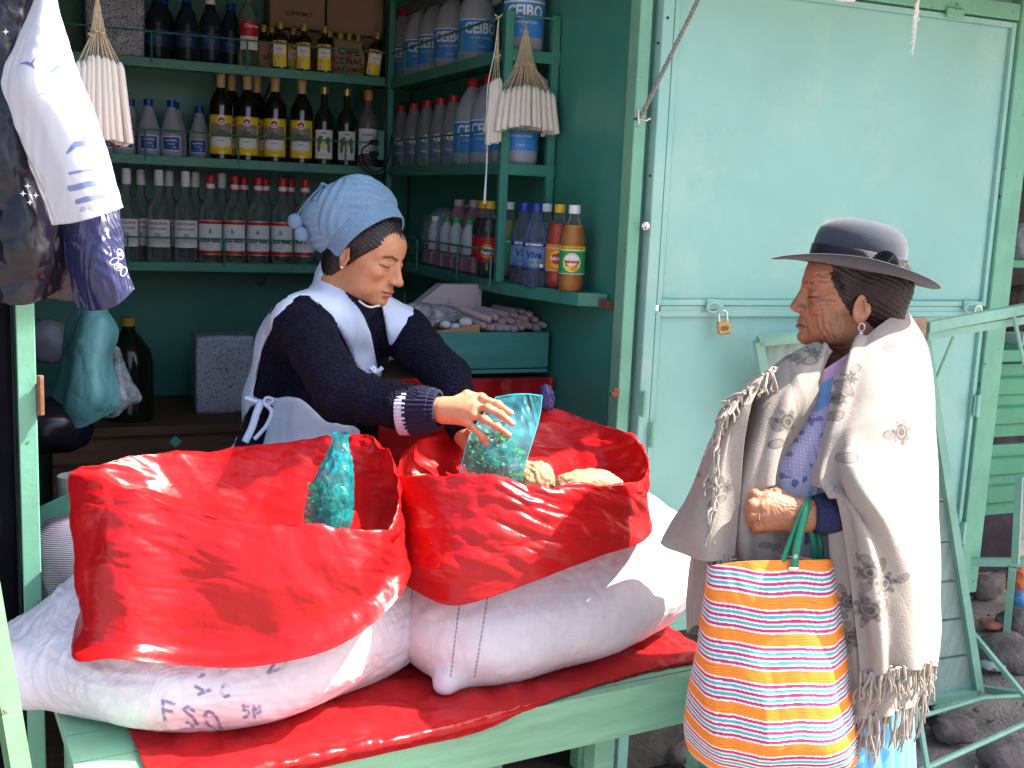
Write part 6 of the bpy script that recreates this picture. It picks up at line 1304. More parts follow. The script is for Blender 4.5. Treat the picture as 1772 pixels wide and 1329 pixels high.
# right hand: back of the hand to the viewer, fingers spread over the cyan bag
def J(*a): return [P(*q) for q in a]
KN = J((818, 691, 2.415), (822, 704, 2.40), (818, 717, 2.395), (808, 729, 2.40))
fing = [(J((812, 693, 2.42), (836, 690, 2.405), (862, 700, 2.395), (884, 715, 2.405)), .0088, .0066), (J((812, 704, 2.41), (844, 706, 2.385), (866, 717, 2.382), (886, 733, 2.395)), .0088, .0068),
        (J((808, 716, 2.405), (838, 725, 2.38), (860, 738, 2.38), (880, 752, 2.395)), .0085, .0064), (J((800, 726, 2.405), (820, 741, 2.385), (834, 755, 2.385), (845, 770, 2.40)), .0078, .0060),
        (J((785, 694, 2.45), (808, 683, 2.46), (834, 688, 2.465), (852, 700, 2.46)), .0100, .0078)]
palm = [(P(770, 706, 2.435), KN[0], .022, .0125), (P(770, 708, 2.435), KN[1], .022, .0130), (P(770, 712, 2.435), KN[2], .021, .0125), (P(770, 716, 2.435), KN[3], .020, .0110)]
h1 = hand_mesh(palm, fing, P(768, 709, 2.44), P(735, 708, 2.445), col=SKS, wr=.0235)
# left hand, thumb side up, gripping the bag from behind
fing = [(J((826, 752, 2.52), (850, 760, 2.50), (868, 775, 2.48), (878, 788, 2.47)), .0088, .0068), (J((822, 764, 2.52), (846, 776, 2.50), (862, 792, 2.48), (870, 805, 2.47)), .0088, .0068), (J((816, 774, 2.52), (838, 790, 2.50), (852, 806, 2.485), (858, 818, 2.475)), .0085, .0065), (J((808, 782, 2.525), (826, 800, 2.51), (838, 814, 2.50), (844, 824, 2.49)), .0078, .006),
        (J((812, 748, 2.51), (826, 744, 2.485), (840, 752, 2.465), (848, 764, 2.455)), .0098, .0078)]
palm = [(P(805, 750, 2.545), P(826, 754, 2.52), .021, .0125), (P(805, 752, 2.545), P(820, 766, 2.52), .021, .0125), (P(803, 756, 2.545), P(812, 780, 2.525), .02, .0115)]
h2 = hand_mesh(palm, fing, P(804, 748, 2.55), P(798, 725, 2.60), col=SKS, wr=.0235, h=.0025)
V, Fc, C = join([(hv, hf, hc), (bv, bf_, np.tile(SKS, (len(bv), 1))), h1, h2]); make('body', V, Fc, SKIN, sel, cols=C)
# sweater
KNIT = mat('navy_knit', (.005, .005, .018), .9, var=.6, vscale=90, sheen=.02, spec=.15, bump=1, bkind='voronoi', bscale=150, bdist=.006)
S = SDF((.15, 2.12, .72), (1.12, 3.2, 1.52), .007); torso(S)
E2 = (ER+WR)/2+[0, 0, -.004]; Wc_ = WR-(WR-ER)/np.linalg.norm(WR-ER)*.045
for a, b, ra, rb, k in ((SR, ER, .068, .060, .03), (ER, E2, .060, .050, .02), (E2, Wc_, .050, .0460, .015), (SL, EL, .062, .054, .03), (EL, WL, .054, .038, .02)): S.add(S.cap(a, b, ra, rb), k)
S.isect(-(S.Z-.80-.0*S.X)); V, Fc = S.mesh(); V = smoothmesh(V, Fc, 2); N = vnorm(V, Fc)
arm = np.minimum(np.minimum(segdist(V, SR, ER)-.068, segdist(V, ER, WR)-.055), np.minimum(segdist(V, SL, EL)-.06, segdist(V, EL, WL)-.05)); k = np.clip(1-arm/.03, 0, 1)
axr = (WR-ER)/np.linalg.norm(WR-ER); t = (V-ER)@axr; fold = np.sin(t*115+4*vn(V, 12, 2))*np.exp(-((t-.06)/.10)**2)*(segdist(V, ER, WR) < .075)
V = V+N*(.004*k*fbm(V, 22, 3, 2)+.0035*k*crumple(V, 13, 8)+.0040*fold)[:, None]; make('sweater', V, Fc, KNIT, sel)
# cuff: ribbed band with a pale stripe
def cuff(name, c0, c1, r0, r1, m, parent, ribs=34, amp=.0014, n=136):
    c0 = np.array(c0); c1 = np.array(c1); d = (c1-c0)/np.linalg.norm(c1-c0); x = np.cross(d, [0, 0, 1]); x /= np.linalg.norm(x); y = np.cross(d, x); G = []
    prof = [(0, -.004), (0, 0)]+[(t, 0) for t in np.linspace(.1, .9, 8)]+[(1, 0), (1, -.005), (.9, -.006)]
    for t, dr in prof:
        a = np.linspace(0, 2*math.pi, n, endpoint=False); r = r0+(r1-r0)*t+dr+amp*np.sin(a*ribs); p = c0+(c1-c0)*t; G.append(p+np.outer(r*np.cos(a), x)+np.outer(r*np.sin(a), y))
    G = np.array(G); return make(name, G.reshape(-1, 3), grid_faces(len(prof), n, True), m, parent)
NAVK = mat('navy_rib', (.010, .009, .035), .75, sheen=.05, spec=.25, bump=.6, bkind='weave', bscale=200, var=.2); PALEK = mat('pale_rib', (.40, .42, .52), .8, sheen=.3, var=.2, vscale=120, bump=.6, bscale=200)
a = P(694, 710, 2.47); b = P(712, 710, 2.465); c = P(752, 709, 2.447); d = P(760, 709, 2.444)
cuff('cuff_stripe', a, b, .0540, .0530, PALEK, sel, 40); cuff('cuff', b, c, .0535, .0470, NAVK, sel, 30, .0018); cuff('cuff_edge', c, d, .0450, .0420, NAVK, sel, 30, .002)
# trousers and shoes
NAVY2 = mat('navy_cloth', (.010, .010, .035), .8, var=.2, bump=.3, bscale=80)
S = SDF((.1, 2.45, .05), (1.05, 3.35, 1.02), .010); S.d = S.ell(HP, (.138, .182, .165), RT).astype(np.float32)
for s in (-1, 1): h0 = hp+lat*s*.09-[0, 0, .05]; kn = h0+fwd_t*.03; kn[2] = .50; an = np.array([kn[0], kn[1], .16]); S.add(S.cap(h0, kn, .098, .072), .03); S.add(S.cap(kn, an, .072, .058), .02)
V, Fc = S.mesh(); make('trousers', smoothmesh(V, Fc, 2), Fc, NAVY2, sel)
for s in (-1, 1): kn = hp+lat*s*.09+fwd_t*.03; m = MB(); q = np.array([kn[0], kn[1], .10]); m.tube([q-fwd_t*.06, q, q+fwd_t*.10, q+fwd_t*.16], [.03, .042, .042, .022], 12); m.obj('shoe', BLACK, sel)
# apron
APR = mat('apron_cloth', (.56, .66, .88), .75, var=.05, vscale=14, bump=.35, bscale=240, bdist=.001, sheen=.2)
outer = [(588, 446), (602, 488), (612, 512), (630, 545), (642, 580), (648, 610), (652, 640), (668, 640), (674, 609), (666, 559), (658, 520), (672, 505), (697, 494), (714, 514), (722, 540), (710, 589), (700, 630), (694, 672), (700, 800), (372, 800), (390, 760), (402, 700), (412, 672), (405, 640), (410, 600), (432, 550), (465, 510), (508, 474), (556, 436)]
armh = [(664, 668), (642, 660), (626, 655), (610, 616), (587, 574), (566, 540), (535, 516), (522, 514), (500, 534), (474, 566), (456, 600), (446, 640), (442, 672), (436, 688), (470, 692), (500, 684), (520, 690), (560, 722), (620, 742), (690, 752), (760, 745), (720, 690)]
gap = [(434, 702), (474, 700), (462, 740), (442, 810), (398, 810), (412, 750)]
S = SDF((.15, 2.40, .78), (1.05, 3.05, 1.52), .0062); torso(S, .011); pd = polysd(S, outer, 2.7); S.d = np.maximum(S.d, pd); S.d = np.maximum(S.d, -polysd(S, armh, 2.7)); S.d = np.maximum(S.d, -polysd(S, gap, 2.75))
V, Fc = S.mesh(); V = smoothmesh(V, Fc, 6); N = vnorm(V, Fc)
V = V+N*(.0035*fbm(V, 9, 2, 4)+.0045*crumple(V*[1, 1, .45], 11, 12))[:, None]; ap = make('apron', V, Fc, APR, sel)
S = None
hm = MB(); 
def cordpx(pts, d, r): A = cr_mat(len(pts), 40, False); hm.tube(A@np.array([P(x, y, d) for x, y in pts]), r, 6)
def ribbonpx(name, pts, d, w, m, parent, dd=0):
    A = cr_mat(len(pts), 30, False); C_ = A@np.array([P(x, y, d+dd*i) for i, (x, y) in enumerate(pts)]); t = np.gradient(C_, axis=0); t /= np.linalg.norm(t, axis=1)[:, None]; s_ = np.cross(t, cf); s_ /= np.linalg.norm(s_, axis=1)[:, None]
    G = np.stack([C_-s_*w/2, C_+cf*-.002, C_+s_*w/2], 1); return sheet(name, G, 3, 30, m, parent, thick=.002)
ribbonpx('waist_tie', [(424, 688), (440, 694), (456, 696), (480, 692)], 2.640, .009, APR, sel); ribbonpx('waist_tie', [(452, 696), (444, 715), (436, 740), (424, 765)], 2.635, .017, APR, sel, -.002)
ribbonpx('waist_tie', [(456, 697), (470, 712), (462, 735), (448, 752), (440, 760)], 2.63, .009, APR, sel, -.002); ribbonpx('waist_tie', [(455, 696), (462, 688), (474, 692), (464, 700), (456, 698)], 2.632, .006, APR, sel)
m = MB(); 
for px, py in ((640, 636), (649, 641), (658, 634)): q = P(px, py, 2.62); 
ribbonpx('neck_tie', [(634, 644), (645, 636), (652, 643), (662, 636)], 2.655, .009, APR, sel); ribbonpx('neck_tie', [(640, 637), (650, 645), (658, 640)], 2.65, .006, APR, sel)
# turtleneck and beads
tn = P(618, 500, 2.735); cuff('collar', P(607, 528, 2.75), P(622, 492, 2.725), .068, .059, NAVK, sel, 40, .001)
bd = MB(); 
for i, a in enumerate(np.linspace(-2.2, .9, 30)):
    q = P(638, 512, 2.68)+cr*.030*math.cos(a+.2)*1.0+cu*(-.016*1.0)*math.sin(a*-1+.9)*0+cu*(.010*math.cos(a*1.2+.4)-.012)+cf*(-.03*math.sin(-a*.6+.5))
for i in range(22):
    t_ = i/21; x_ = 622+34*t_; y_ = 521+13*math.sin(math.pi*min(1, t_*1.25)*.62)+(-4*t_); q = P(x_, y_, 2.665+.01*abs(t_-.4)); bd.lathe([(.0004, -.0028), (.0026, -.0012), (.0026, .0012), (.0004, .0028)], 8, c=q)
bd.obj('necklace', mat('pearl', (.75, .72, .66), .25), sel)
# hair
S = SDF((-.16, -.12, -.16), (.13, .12, .14), .0028); S.d = S.ell((-.014, 0, .026), (.106, .086, .092)).astype(np.float32); S.add(S.ell((-.045, 0, -.05), (.05, .065, .06)), .03)
S.add(S.ell((.062, .048, .030), (.020, .030, .030)), .02); S.add(S.cap((.060, .066, .03), (.052, .082, -.035), .014, .007), .015); S.add(S.cap((.066, .0, .062), (.078, .045, .040), .016, .014), .012)
S.isect(-(( -.62)*(S.X-.058)+.78*(S.Z-.034))+0*S.Y if False else np.maximum((S.X*.80-S.Z*.62)-.026, -9)+0*S.Y)
S.sub(S.ell((.005, -.088, -.018), (.022, .016, .030)), .006)
V, Fc = S.mesh(); V = smoothmesh(V, Fc, 1); N = vnorm(V, Fc); ang = np.arctan2(V[:, 1], V[:, 2]+.02); V = V+N*(.0010*np.sin(ang*70+V[:, 0]*40+6*vn(V, 20, 2)))[:, None]
hr = make('hair', xf(V, Rh, Oh, hs), Fc, HAIR, sel)
wsp = MB(); rs = np.random.RandomState(5)
for k in range(7):
    y0 = rs.uniform(.0, .075); a = np.array([.070-.25*y0*y0*4, y0, .062]); pts = [a+np.array([.018*t+.006*math.sin(3*t+k), .012*t*np.sign(y0)+.004*math.sin(5*t+k), -.045*t*rs.uniform(.3, .6)]) for t in np.linspace(0, 1, 6)]; wsp.tube([xf(np.array([p]), Rh, Oh, hs)[0] for p in pts], .0005, 3)
for k in range(14):
    a = np.array([.055+.01*rs.rand(), .080+.006*rs.rand(), .03]); pts = [a+np.array([.01*t+.01*rs.rand()*t, .012*t+.01*math.sin(4*t+k)*t, -.06*t]) for t in np.linspace(0, 1, 6)]; wsp.tube([xf(np.array([p]), Rh, Oh, hs)[0] for p in pts], .0007, 3)
for k in range(10):
    a = np.array([.020+.004*rs.rand(), -.079, .012]); pts = [a+np.array([.004*math.sin(3*t+k), -.002, -.045*t*rs.uniform(.5, 1)]) for t in np.linspace(0, 1, 5)]; wsp.tube([xf(np.array([p]), Rh, Oh, hs)[0] for p in pts], .0006, 3)
wsp.obj('loose_strands', HAIR, hr)
q = xf(np.array([[.002, -.0865, -.045]]), Rh, Oh, hs)[0]; m = MB(); m.lathe([(.0003, -.0035), (.003, -.002), (.0035, 0), (.003, .002), (.0003, .0035)], 12, c=q); m.obj('earring', mat('silver_pearl', (.7, .68, .75), .2, metal=.3), sel)
# knitted hat
YARN = mat('light_blue_yarn', (.33, .60, .92), .85, var=.12, vscale=120, sheen=.1, bump=.9, bkind='weave', bscale=330, bdist=.002)
ta = rad(63); ax = np.array([-math.sin(ta), 0, math.cos(ta)]); e1_ = np.array([math.cos(ta), 0, math.sin(ta)]); e2_ = np.array([0, 1., 0]); hcn = np.array([-.004, 0, .036])
prof = [(-.012, .1000), (.0, .1015), (.012, .1025), (.026, .1025), (.030, .0985), (.036, .1040), (.060, .1130), (.088, .1150), (.115, .1090), (.134, .0930), (.147, .066), (.154, .030), (.156, .002)]
pz = np.array(prof); A = cr_mat(len(prof), 170, False)@pz; nA = 420; al = np.linspace(0, 2*math.pi, nA, endpoint=False); G = []
for z, r in A:
    inb = 1/(1+math.exp((z-.028)*900)); x_ = z*26; lf = np.abs(np.sin(al*5+x_*.5))
    rb = .0028*np.abs(np.sin(al*46))*inb
    cab = (1-inb)*(.0042*np.abs(np.sin(al*3.5+.9*math.sin(z*42)))**.6+.0018*np.sin((al*9+z*130*np.sign(np.sin(al*3.5+.9*math.sin(z*42))))*2))*min(1, (r/.05))
    ry = r*(.93); slouch = np.array([-.010, 0, -.012])*min(1, max(0, (z-.03)/.1))
    r = r*(1+.06*(1-inb)); p = hcn+ax*z+slouch+np.outer((r+rb+cab)*np.cos(al), e1_)+np.outer((ry+rb+cab)*np.sin(al), e2_); G.append(p)
G = np.array(G); G = G+.004*fbm(G, 16, 2, 3)[..., None]*np.array([1, 1, 1]); V = xf(G.reshape(-1, 3), Rh, Oh, hs); hat = make('knitted_hat', V, grid_faces(170, nA, True), YARN, sel)
md = hat.modifiers.new('t', 'SOLIDIFY'); md.thickness = .004
for i, (px, py, r) in enumerate(((511, 383, .0175), (522, 405, .0165))):
    bm = bmesh.new(); bmesh.ops.create_icosphere(bm, subdivisions=5, radius=1); V = np.array([v.co[:] for v in bm.verts]); Fc = [[v.index for v in f.verts] for f in bm.faces]; bm.free(); V = V*(r*(1+.10*np.abs(crumple(V, 5, i))+.10*vn(V, 9, i)))[:, None]+P(px, py, 2.66); make('pompom', V, Fc, YARN, hat)
m = MB(); m.tube(cr_mat(4, 24, False)@np.array([P(556, 322, 2.70), P(535, 345, 2.665), P(524, 368, 2.655), P(520, 395, 2.66)]), .0022, 6); m.tube(cr_mat(3, 24, False)@np.array([P(556, 322, 2.70), P(528, 352, 2.67), P(512, 378, 2.66)]), .0022, 6); m.tube([P(552, 330, 2.70), P(558, 318, 2.69), P(566, 322, 2.70)], .005, 6); m.obj('cord', YARN, hat)

# ---------------------------------------------------------------- old woman
SKW = (.37, .160, .082)
wom = thing('person', 'old woman in grey bowler hat and fringed grey shawl holding a bag', 'person', (1.47, 1.74, 0))
fw = np.array([-.870, .493]); Rw = frame(fw, rad(-1), rad(-2)); Ow = P(1476, 511, 2.155); ws = (.95, .95, .88)
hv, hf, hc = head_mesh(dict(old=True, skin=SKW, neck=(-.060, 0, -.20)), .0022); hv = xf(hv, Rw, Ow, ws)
Ft = np.array([-.964, .255, 0]); Lt = np.array([-.255, -.964, 0]); Wb = np.array([1.475, 1.755, 0]); RW = np.stack([Ft, Lt, [0, 0, 1.]], 1)
SWL = Wb+Lt*.135+[0, 0, 1.185]; SWR = Wb-Lt*.135+[0, 0, 1.185]; EWL = P(1500, 880, 1.99); WWL = P(1398, 893, 1.965); EWR = Wb-Lt*.19+Ft*.03+[0, 0, .93]; WWR = Wb-Lt*.06+Ft*.17+[0, 0, .96]
B = SDF((1.1, 1.4, -.01), (1.8, 2.12, 1.35), .012); B.d = B.ell(Wb+[0, 0, 1.08], (.09, .13, .13), RW).astype(np.float32); B.add(B.ell(Wb+[0, 0, .90], (.095, .125, .13), RW), .05); B.add(B.ell(Wb+[0, 0, .76], (.11, .14, .12), RW), .05)
B.add(B.cap(SWL, SWR, .045, .045), .04); B.add(B.cap(Wb+[0, 0, 1.15], Wb+Ft*.01+[0, 0, 1.27], .05, .045), .03)
for a, b, ra, rb in ((SWL, EWL, .040, .034), (EWL, WWL, .034, .025), (SWR, EWR, .04, .034), (EWR, WWR, .034, .025)): B.add(B.cap(a, b, ra, rb), .02)
for s in (-1, 1): h0 = Wb+Lt*s*.07+[0, 0, .70]; kn = Wb+Lt*s*.07+Ft*.01+[0, 0, .40]; an = Wb+Lt*s*.07+[0, 0, .07]; B.add(B.cap(h0, kn, .075, .052), .03); B.add(B.cap(kn, an, .052, .033), .02); B.add(B.cap(an-[0, 0, .03], an+Ft*.15-[0, 0, .04], .034, .027), .02)
bv, bf_ = B.mesh(); bv = smoothmesh(bv, bf_, 2)
K = J((1328, 861, 1.965), (1320, 876, 1.955), (1320, 893, 1.955), (1328, 908, 1.962))
fing = []
for (mx, my, md_), (qx, qy, qd), (rx_, ry_, rd_), (tx, ty, td) in (((1330, 862, 1.968), (1306, 857, 1.962), (1302, 868, 1.985), (1320, 872, 1.998)), ((1322, 877, 1.957), (1301, 874, 1.952), (1298, 884, 1.975), (1316, 888, 1.992)), ((1322, 893, 1.957), (1302, 892, 1.953), (1300, 900, 1.975), (1318, 902, 1.992)), ((1330, 907, 1.962), (1312, 910, 1.960), (1310, 914, 1.978), (1326, 914, 1.992))):
    fing.append((J((mx+10, my, md_), (mx-2, my, md_-.003), (qx, qy, qd), (rx_, ry_, rd_), (tx, ty, td)), .0098, .0078))
fing.append((J((1368, 868, 1.975), (1345, 856, 1.985), (1326, 852, 1.99), (1312, 856, 1.992)), .0112, .0088))
palm = [(P(1388, 888, 1.968), K[0], .022, .0125), (P(1388, 890, 1.966), K[1], .023, .0130), (P(1388, 893, 1.966), K[2], .023, .0130), (P(1388, 897, 1.968), K[3], .021, .0120)]
h1 = hand_mesh(palm, fing, P(1392, 892, 1.967), P(1430, 888, 1.972), col=(.31, .130, .065), wr=.0245, veins=.0016, nails=False)
fing = [([WWR+Ft*.07+[0, 0, .02-.02*i], WWR+Ft*.10+[0, 0, .015-.02*i], WWR+Ft*.10+Lt*.02+[0, 0, .005-.02*i], WWR+Ft*.085+Lt*.03+[0, 0, .0-.02*i]], .0095, .0075) for i in range(4)]+[([WWR+Ft*.03+[0, 0, .025], WWR+Ft*.06+[0, 0, .045], WWR+Ft*.085+[0, 0, .045]], .010, .0085)]
h2 = hand_mesh([(WWR, WWR+Ft*.07+[0, 0, .01], .022, .018), (WWR, WWR+Ft*.07-[0, 0, .03], .022, .016)], fing, WWR, EWR+(WWR-EWR)*.6, col=(.31, .130, .065), h=.003)
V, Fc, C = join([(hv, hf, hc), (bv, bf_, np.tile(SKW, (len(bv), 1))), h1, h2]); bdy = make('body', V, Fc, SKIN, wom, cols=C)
q = P(1309, 896, 1.945); m = MB(); pa = np.array(K[2])-np.array(P(1302, 892, 1.953)); pa /= np.linalg.norm(pa); x_ = np.cross(pa, [0, 0, 1]); x_ /= np.linalg.norm(x_); y_ = np.cross(pa, x_); q = P(1311, 892, 1.9535)
m.tube([q+x_*.0108*math.cos(a)+y_*.0108*math.sin(a) for a in np.linspace(0, 2*math.pi, 21)[:-1]], .0012, 6, True); m.obj('ring', STEEL, wom)
# hair
GH = mat('greying_brown_hair', (.04, .022, .018), .55, spec=.25, attr=True, var=.25, vscale=60, bump=.9, bscale=140, bdist=.003)
S = SDF((-.17, -.12, -.27), (.12, .12, .13), .0028); S.d = S.ell((-.013, 0, .024), (.1035, .0835, .090)).astype(np.float32); S.add(S.ell((-.055, 0, -.045), (.045, .055, .055)), .03); S.add(S.cap((-.075, .012, -.08), (-.10, .02, -.25), .028, .022), .03)
S.isect(np.maximum((S.X*.86-S.Z*.52)-.030, (S.X*.55+S.Z*-.83)-.075)+0*S.Y)
for s in (-1, 1): S.sub(S.ell((.002, s*.090, -.022), (.026, .020, .034)), .008)
V, Fc = S.mesh(); V = smoothmesh(V, Fc, 4); N = vnorm(V, Fc); ph = V[:, 2]*1.0-V[:, 0]*.45; V2 = V+N*(.0008*np.sin(ph*520+8*vn(V, 14, 2))+.0018*fbm(V, 40, 2, 2))[:, None]
g = np.clip((V[:, 0]+.0)/.05, 0, 1)*(.5+.5*np.sin(ph*700+9*vn(V, 16, 4))); C = np.array([.022, .013, .012])+np.outer(g, [.07, .055, .05]); hrw = make('hair', xf(V2, Rw, Ow, ws), Fc, GH, wom, cols=C)
m = MB(); rs = np.random.RandomState(8)
for k in range(9):
    a = np.array([.045+.02*rs.rand(), .072-.002*rs.rand(), .045+.01*rs.rand()]); pts = [a+np.array([-.03*t+.004*math.sin(4*t+k), .006*math.sin(t*3), -.07*t*rs.uniform(.4, 1)]) for t in np.linspace(0, 1, 6)]; m.tube([xf(np.array([p]), Rw, Ow, ws)[0] for p in pts], .0005, 3)
m.obj('loose_strands', HAIR, hrw)
# earring
q = xf(np.array([[-.006, .088, -.052]]), Rw, Ow, ws)[0]; m = MB(); e_ = -ray(1490, 550); m.tube([q+_Z*(.0075*math.sin(a)-.004)+_R0*.0055*math.cos(a)-cf*.004 for a in np.linspace(0, 2*math.pi, 15)[:-1]], .0009, 5, True); m.lathe([(.0003, -.004), (.0034, -.0026), (.0042, 0), (.0034, .0026), (.0003, .004)], 12, c=q+[0, 0, -.016]-cf*.004); m.obj('earring', mat('silver_pearl', (.7, .68, .75), .2, metal=.3), wom)
# bowler hat
FELT = mat('grey_felt', (.042, .048, .062), .95, var=.08, vscale=60, sheen=.2, spec=.2, bump=.4, bscale=420, bdist=.001); RIB = mat('black_ribbon', (.006, .006, .012), .5, bump=.4, bkind='weave', bscale=400)
Hc = P(1480, 468, 2.155); bk = rad(8.5); fwh = np.array([fw[0], fw[1], 0]); fwh /= np.linalg.norm(fwh); RH = frame(fw, -bk, rad(3.5)); nA = 220
def hatV(prof, curl=True):
    G = []
    for r, z in prof:
        a = np.linspace(0, 2*math.pi, nA, endpoint=False); rr_ = np.array([r]*nA); zz_ = z+0*a
        if r > .093 and curl: k = (r-.093)/.06; zz_ = zz_+.012*k*np.abs(np.sin(a))**1.5*1.0-.014*k*k*np.maximum(0, np.cos(a))**2-.010*k*np.maximum(0, -np.cos(a))
        lx = 1.0 if r > .1 else 1.0; G.append(np.stack([rr_*np.cos(a)*1.02, rr_*np.sin(a)*.93, zz_], 1))
    return np.array(G)
crown = [(.0885, -.002), (.0880, .004), (.0870, .018), (.0862, .034), (.0850, .050), (.0810, .066), (.0720, .080), (.0580, .0895), (.0400, .0945), (.0200, .0965), (.0005, .0970)]
CRN = cr_mat(len(crown), 60, False)@np.array(crown); G = hatV(CRN); V = xf(G.reshape(-1, 3), RH, Hc); hatw = make('bowler_hat', V, grid_faces(60, nA, True), FELT, wom)
br_ = [(.0880, .000), (.095, .0005), (.110, .000), (.127, .000), (.143, .002), (.152, .0045), (.1555, .0065), (.154, .0085), (.151, .0075), (.141, .005), (.124, .0035), (.110, .0035), (.095, .004), (.0878, .005)]
G = hatV(cr_mat(len(br_), 50, False)@np.array(br_)); make('brim', xf(G.reshape(-1, 3), RH, Hc), grid_faces(50, nA, True), FELT, hatw)
G = hatV([(.0890, .004), (.0893, .006), (.0886, .034), (.0880, .036), (.0870, .0362)], False); make('hat_band', xf(G.reshape(-1, 3), RH, Hc), grid_faces(5, nA, True), RIB, hatw)
# pleated rosette on the near side
an0 = math.atan2(.93, -.30); cR = np.array([.096*math.cos(an0), .094*math.sin(an0), .013]); nR = np.array([math.cos(an0), math.sin(an0), .05]); nR /= np.linalg.norm(nR); uR = np.cross([0, 0, 1], nR); uR /= np.linalg.norm(uR); vR = np.cross(nR, uR); V = []; Fc = []; nf = 30
for i in range(nf+1):
    a = math.pi*(i/nf)*1.02-.03; o_ = .0035 if i % 2 else 0
    for r, w in ((.004, 0), (.029, 1)): V.append(cR+uR*r*math.cos(a)+vR*r*math.sin(a)+nR*(.006+o_*w*1.3))
Fc = [[2*i, 2*i+1, 2*i+3, 2*i+2] for i in range(nf)]; o = make('ribbon_rosette', xf(np.array(V), RH, Hc), Fc, RIB, hatw, smooth=False); md = o.modifiers.new('t', 'SOLIDIFY'); md.thickness = .0008
m = MB(); q0 = cR+nR*.006; m.box(q0-[.006, .003, .004], q0+[.006, .003, .004], .002); o = m.obj('ribbon_knot', RIB, hatw); o.data.transform(Matrix.Identity(4)); 
vv = np.array([v.co[:] for v in o.data.vertices])+np.array(wloc(hatw.parent)); vv = xf(vv, RH, Hc)-np.array(wloc(hatw.parent)); o.data.vertices.foreach_set('co', vv.ravel()); o.data.update()
# blouse
def cblouse(V, U, W_):
    C = np.tile([.50, .46, .72], (len(V), 1)); n1 = np.abs(np.sin(V[:, 2]*520+2*vn(V, 30, 1)))*np.abs(np.sin((V@cr)*520)); C[n1 > .72] = [.72, .70, .80]
    m2 = vn(V, 75, 5) > .42; C[m2] = [.25, .22, .50]; w = W_ > .62; C[w] = [.66, .64, .78]; m3 = w & (vn(V*[1, 1, .6], 120, 7) > .5); C[m3] = [.22, .2, .48]
    b_ = (W_ < .30-.05*U); C[b_] = [.22, .42, .80]; p_ = (W_ < .075+.03*U); C[p_] = [.70, .42, .62]; return C
BL = mat('blouse_cloth', rough=.7, attr=True, var=.05, bump=.3, bscale=200)
sheet('blouse', [[(1384, 662, 2.10), (1425, 640, 2.07), (1492, 596, 2.10)], [(1370, 712, 2.09), (1415, 705, 2.06), (1470, 680, 2.06)], [(1350, 790, 2.06), (1398, 785, 2.04), (1445, 775, 2.05)], [(1330, 880, 2.06), (1385, 875, 2.04), (1445, 870, 2.05)], [(1330, 1000, 2.08), (1390, 1000, 2.06), (1450, 1000, 2.07)]], 190, 330, BL, wom, disp=lambda G, U, W_: .003*crumple(G*[1, 1, .5], 18, 3)-.02*np.maximum(0, W_-.0)*0, colf=cblouse, thick=.002)
# skirt and petticoat pleats
rings = []
for z, r in ((.93, .125), (.80, .165), (.60, .19), (.40, .215), (.22, .235), (.10, .25)):
    rings.append([tuple(Wb+[0, 0, z]+Ft*r*.9*math.cos(a)+Lt*r*math.sin(a)) for a in np.linspace(0, 2*math.pi, 13)[:-1]])
G0 = np.array(rings); A1 = cr_mat(6, 60, False); B1 = cr_mat(12, 360, True); G = np.einsum('ai,ijk,bj->abk', A1, G0, B1); N = normals(G, True); a = np.linspace(0, 2*math.pi, 360, endpoint=False); zz_ = np.linspace(0, 1, 60)[:, None]
if ((G[0]-G[0].mean(0))*N[0]).sum() < 0: N = -N
G = G+N*(.010*zz_*np.abs(np.sin(a*17+.6*np.sin(zz_*3)))[...])[..., None]; make('skirt', G.reshape(-1, 3), grid_faces(60, 360, True), mat('sky_blue_skirt', (.12, .40, .68), .7, var=.06, bump=.3, bscale=120), wom)
# navy sleeve at the wrist
m = MB(); m.tube([P(1407, 891, 1.967), P(1409, 891, 1.967), P(1422, 890, 1.968), P(1450, 888, 1.975), EWL], [.029, .034, .036, .042, .045], 24); m.obj('sleeve', mat('navy_sleeve', (.012, .016, .06), .85, bump=.8, bkind='voronoi', bscale=140, bdist=.003), wom)
# shawl: vertex-coloured wool with dark flower print
WOOLC = np.array([.275, .238, .208])
WOOL = mat('grey_wool', rough=.95, attr=True, var=.05, vscale=90, sheen=.12, spec=.2, bump=.6, bscale=330, bdist=.0015)
def flower(V, C, px, py, r, d=1.96, ang=0, kind='f'):
    c = P(px, py, d); x = (V-c)@cr; y = (V-c)@cu; de = np.abs((V-c)@cf); near = (x*x+y*y < (3*r)**2)&(de < .16); r = r*1.12
    ca, sa = math.cos(ang), math.sin(ang); X_ = (x*ca+y*sa)/r; Y_ = (-x*sa+y*ca)/r; rr_ = np.hypot(X_, Y_); th = np.arctan2(Y_, X_); m = np.zeros(len(V))
    if kind == 'f':
        R_ = .62+.38*np.abs(np.cos(th*3.5)); m = np.clip((R_-rr_)*6, 0, 1)*(.55+.45*np.clip(np.sin(rr_*16+th*0), 0, 1)); m = np.maximum(m, ((rr_ < .25)&(rr_ > .12))*1.)
    else:
        e = np.hypot(X_/1., Y_/.55); m = np.clip(1-np.abs(e-.85)*6, 0, 1); m = np.maximum(m, np.clip(.8-np.abs(Y_+.1*np.sin(X_*12))*9, 0, 1)*(np.abs(X_) < .8)); m = np.maximum(m, .4*(e < .8))
    m = (m*near*(.95+.4*fbm(V, 160, 2, 2)))[:, None]*.95; m = np.clip(m, 0, 1); C[:] = C*(1-m)+np.array([.05, .045, .045])*m
def cshawl(marks):
    def f(V, U, W_):
        C = np.tile(WOOLC, (len(V), 1))
        for mk in marks: flower(V, C, *mk)
        return C
    return f
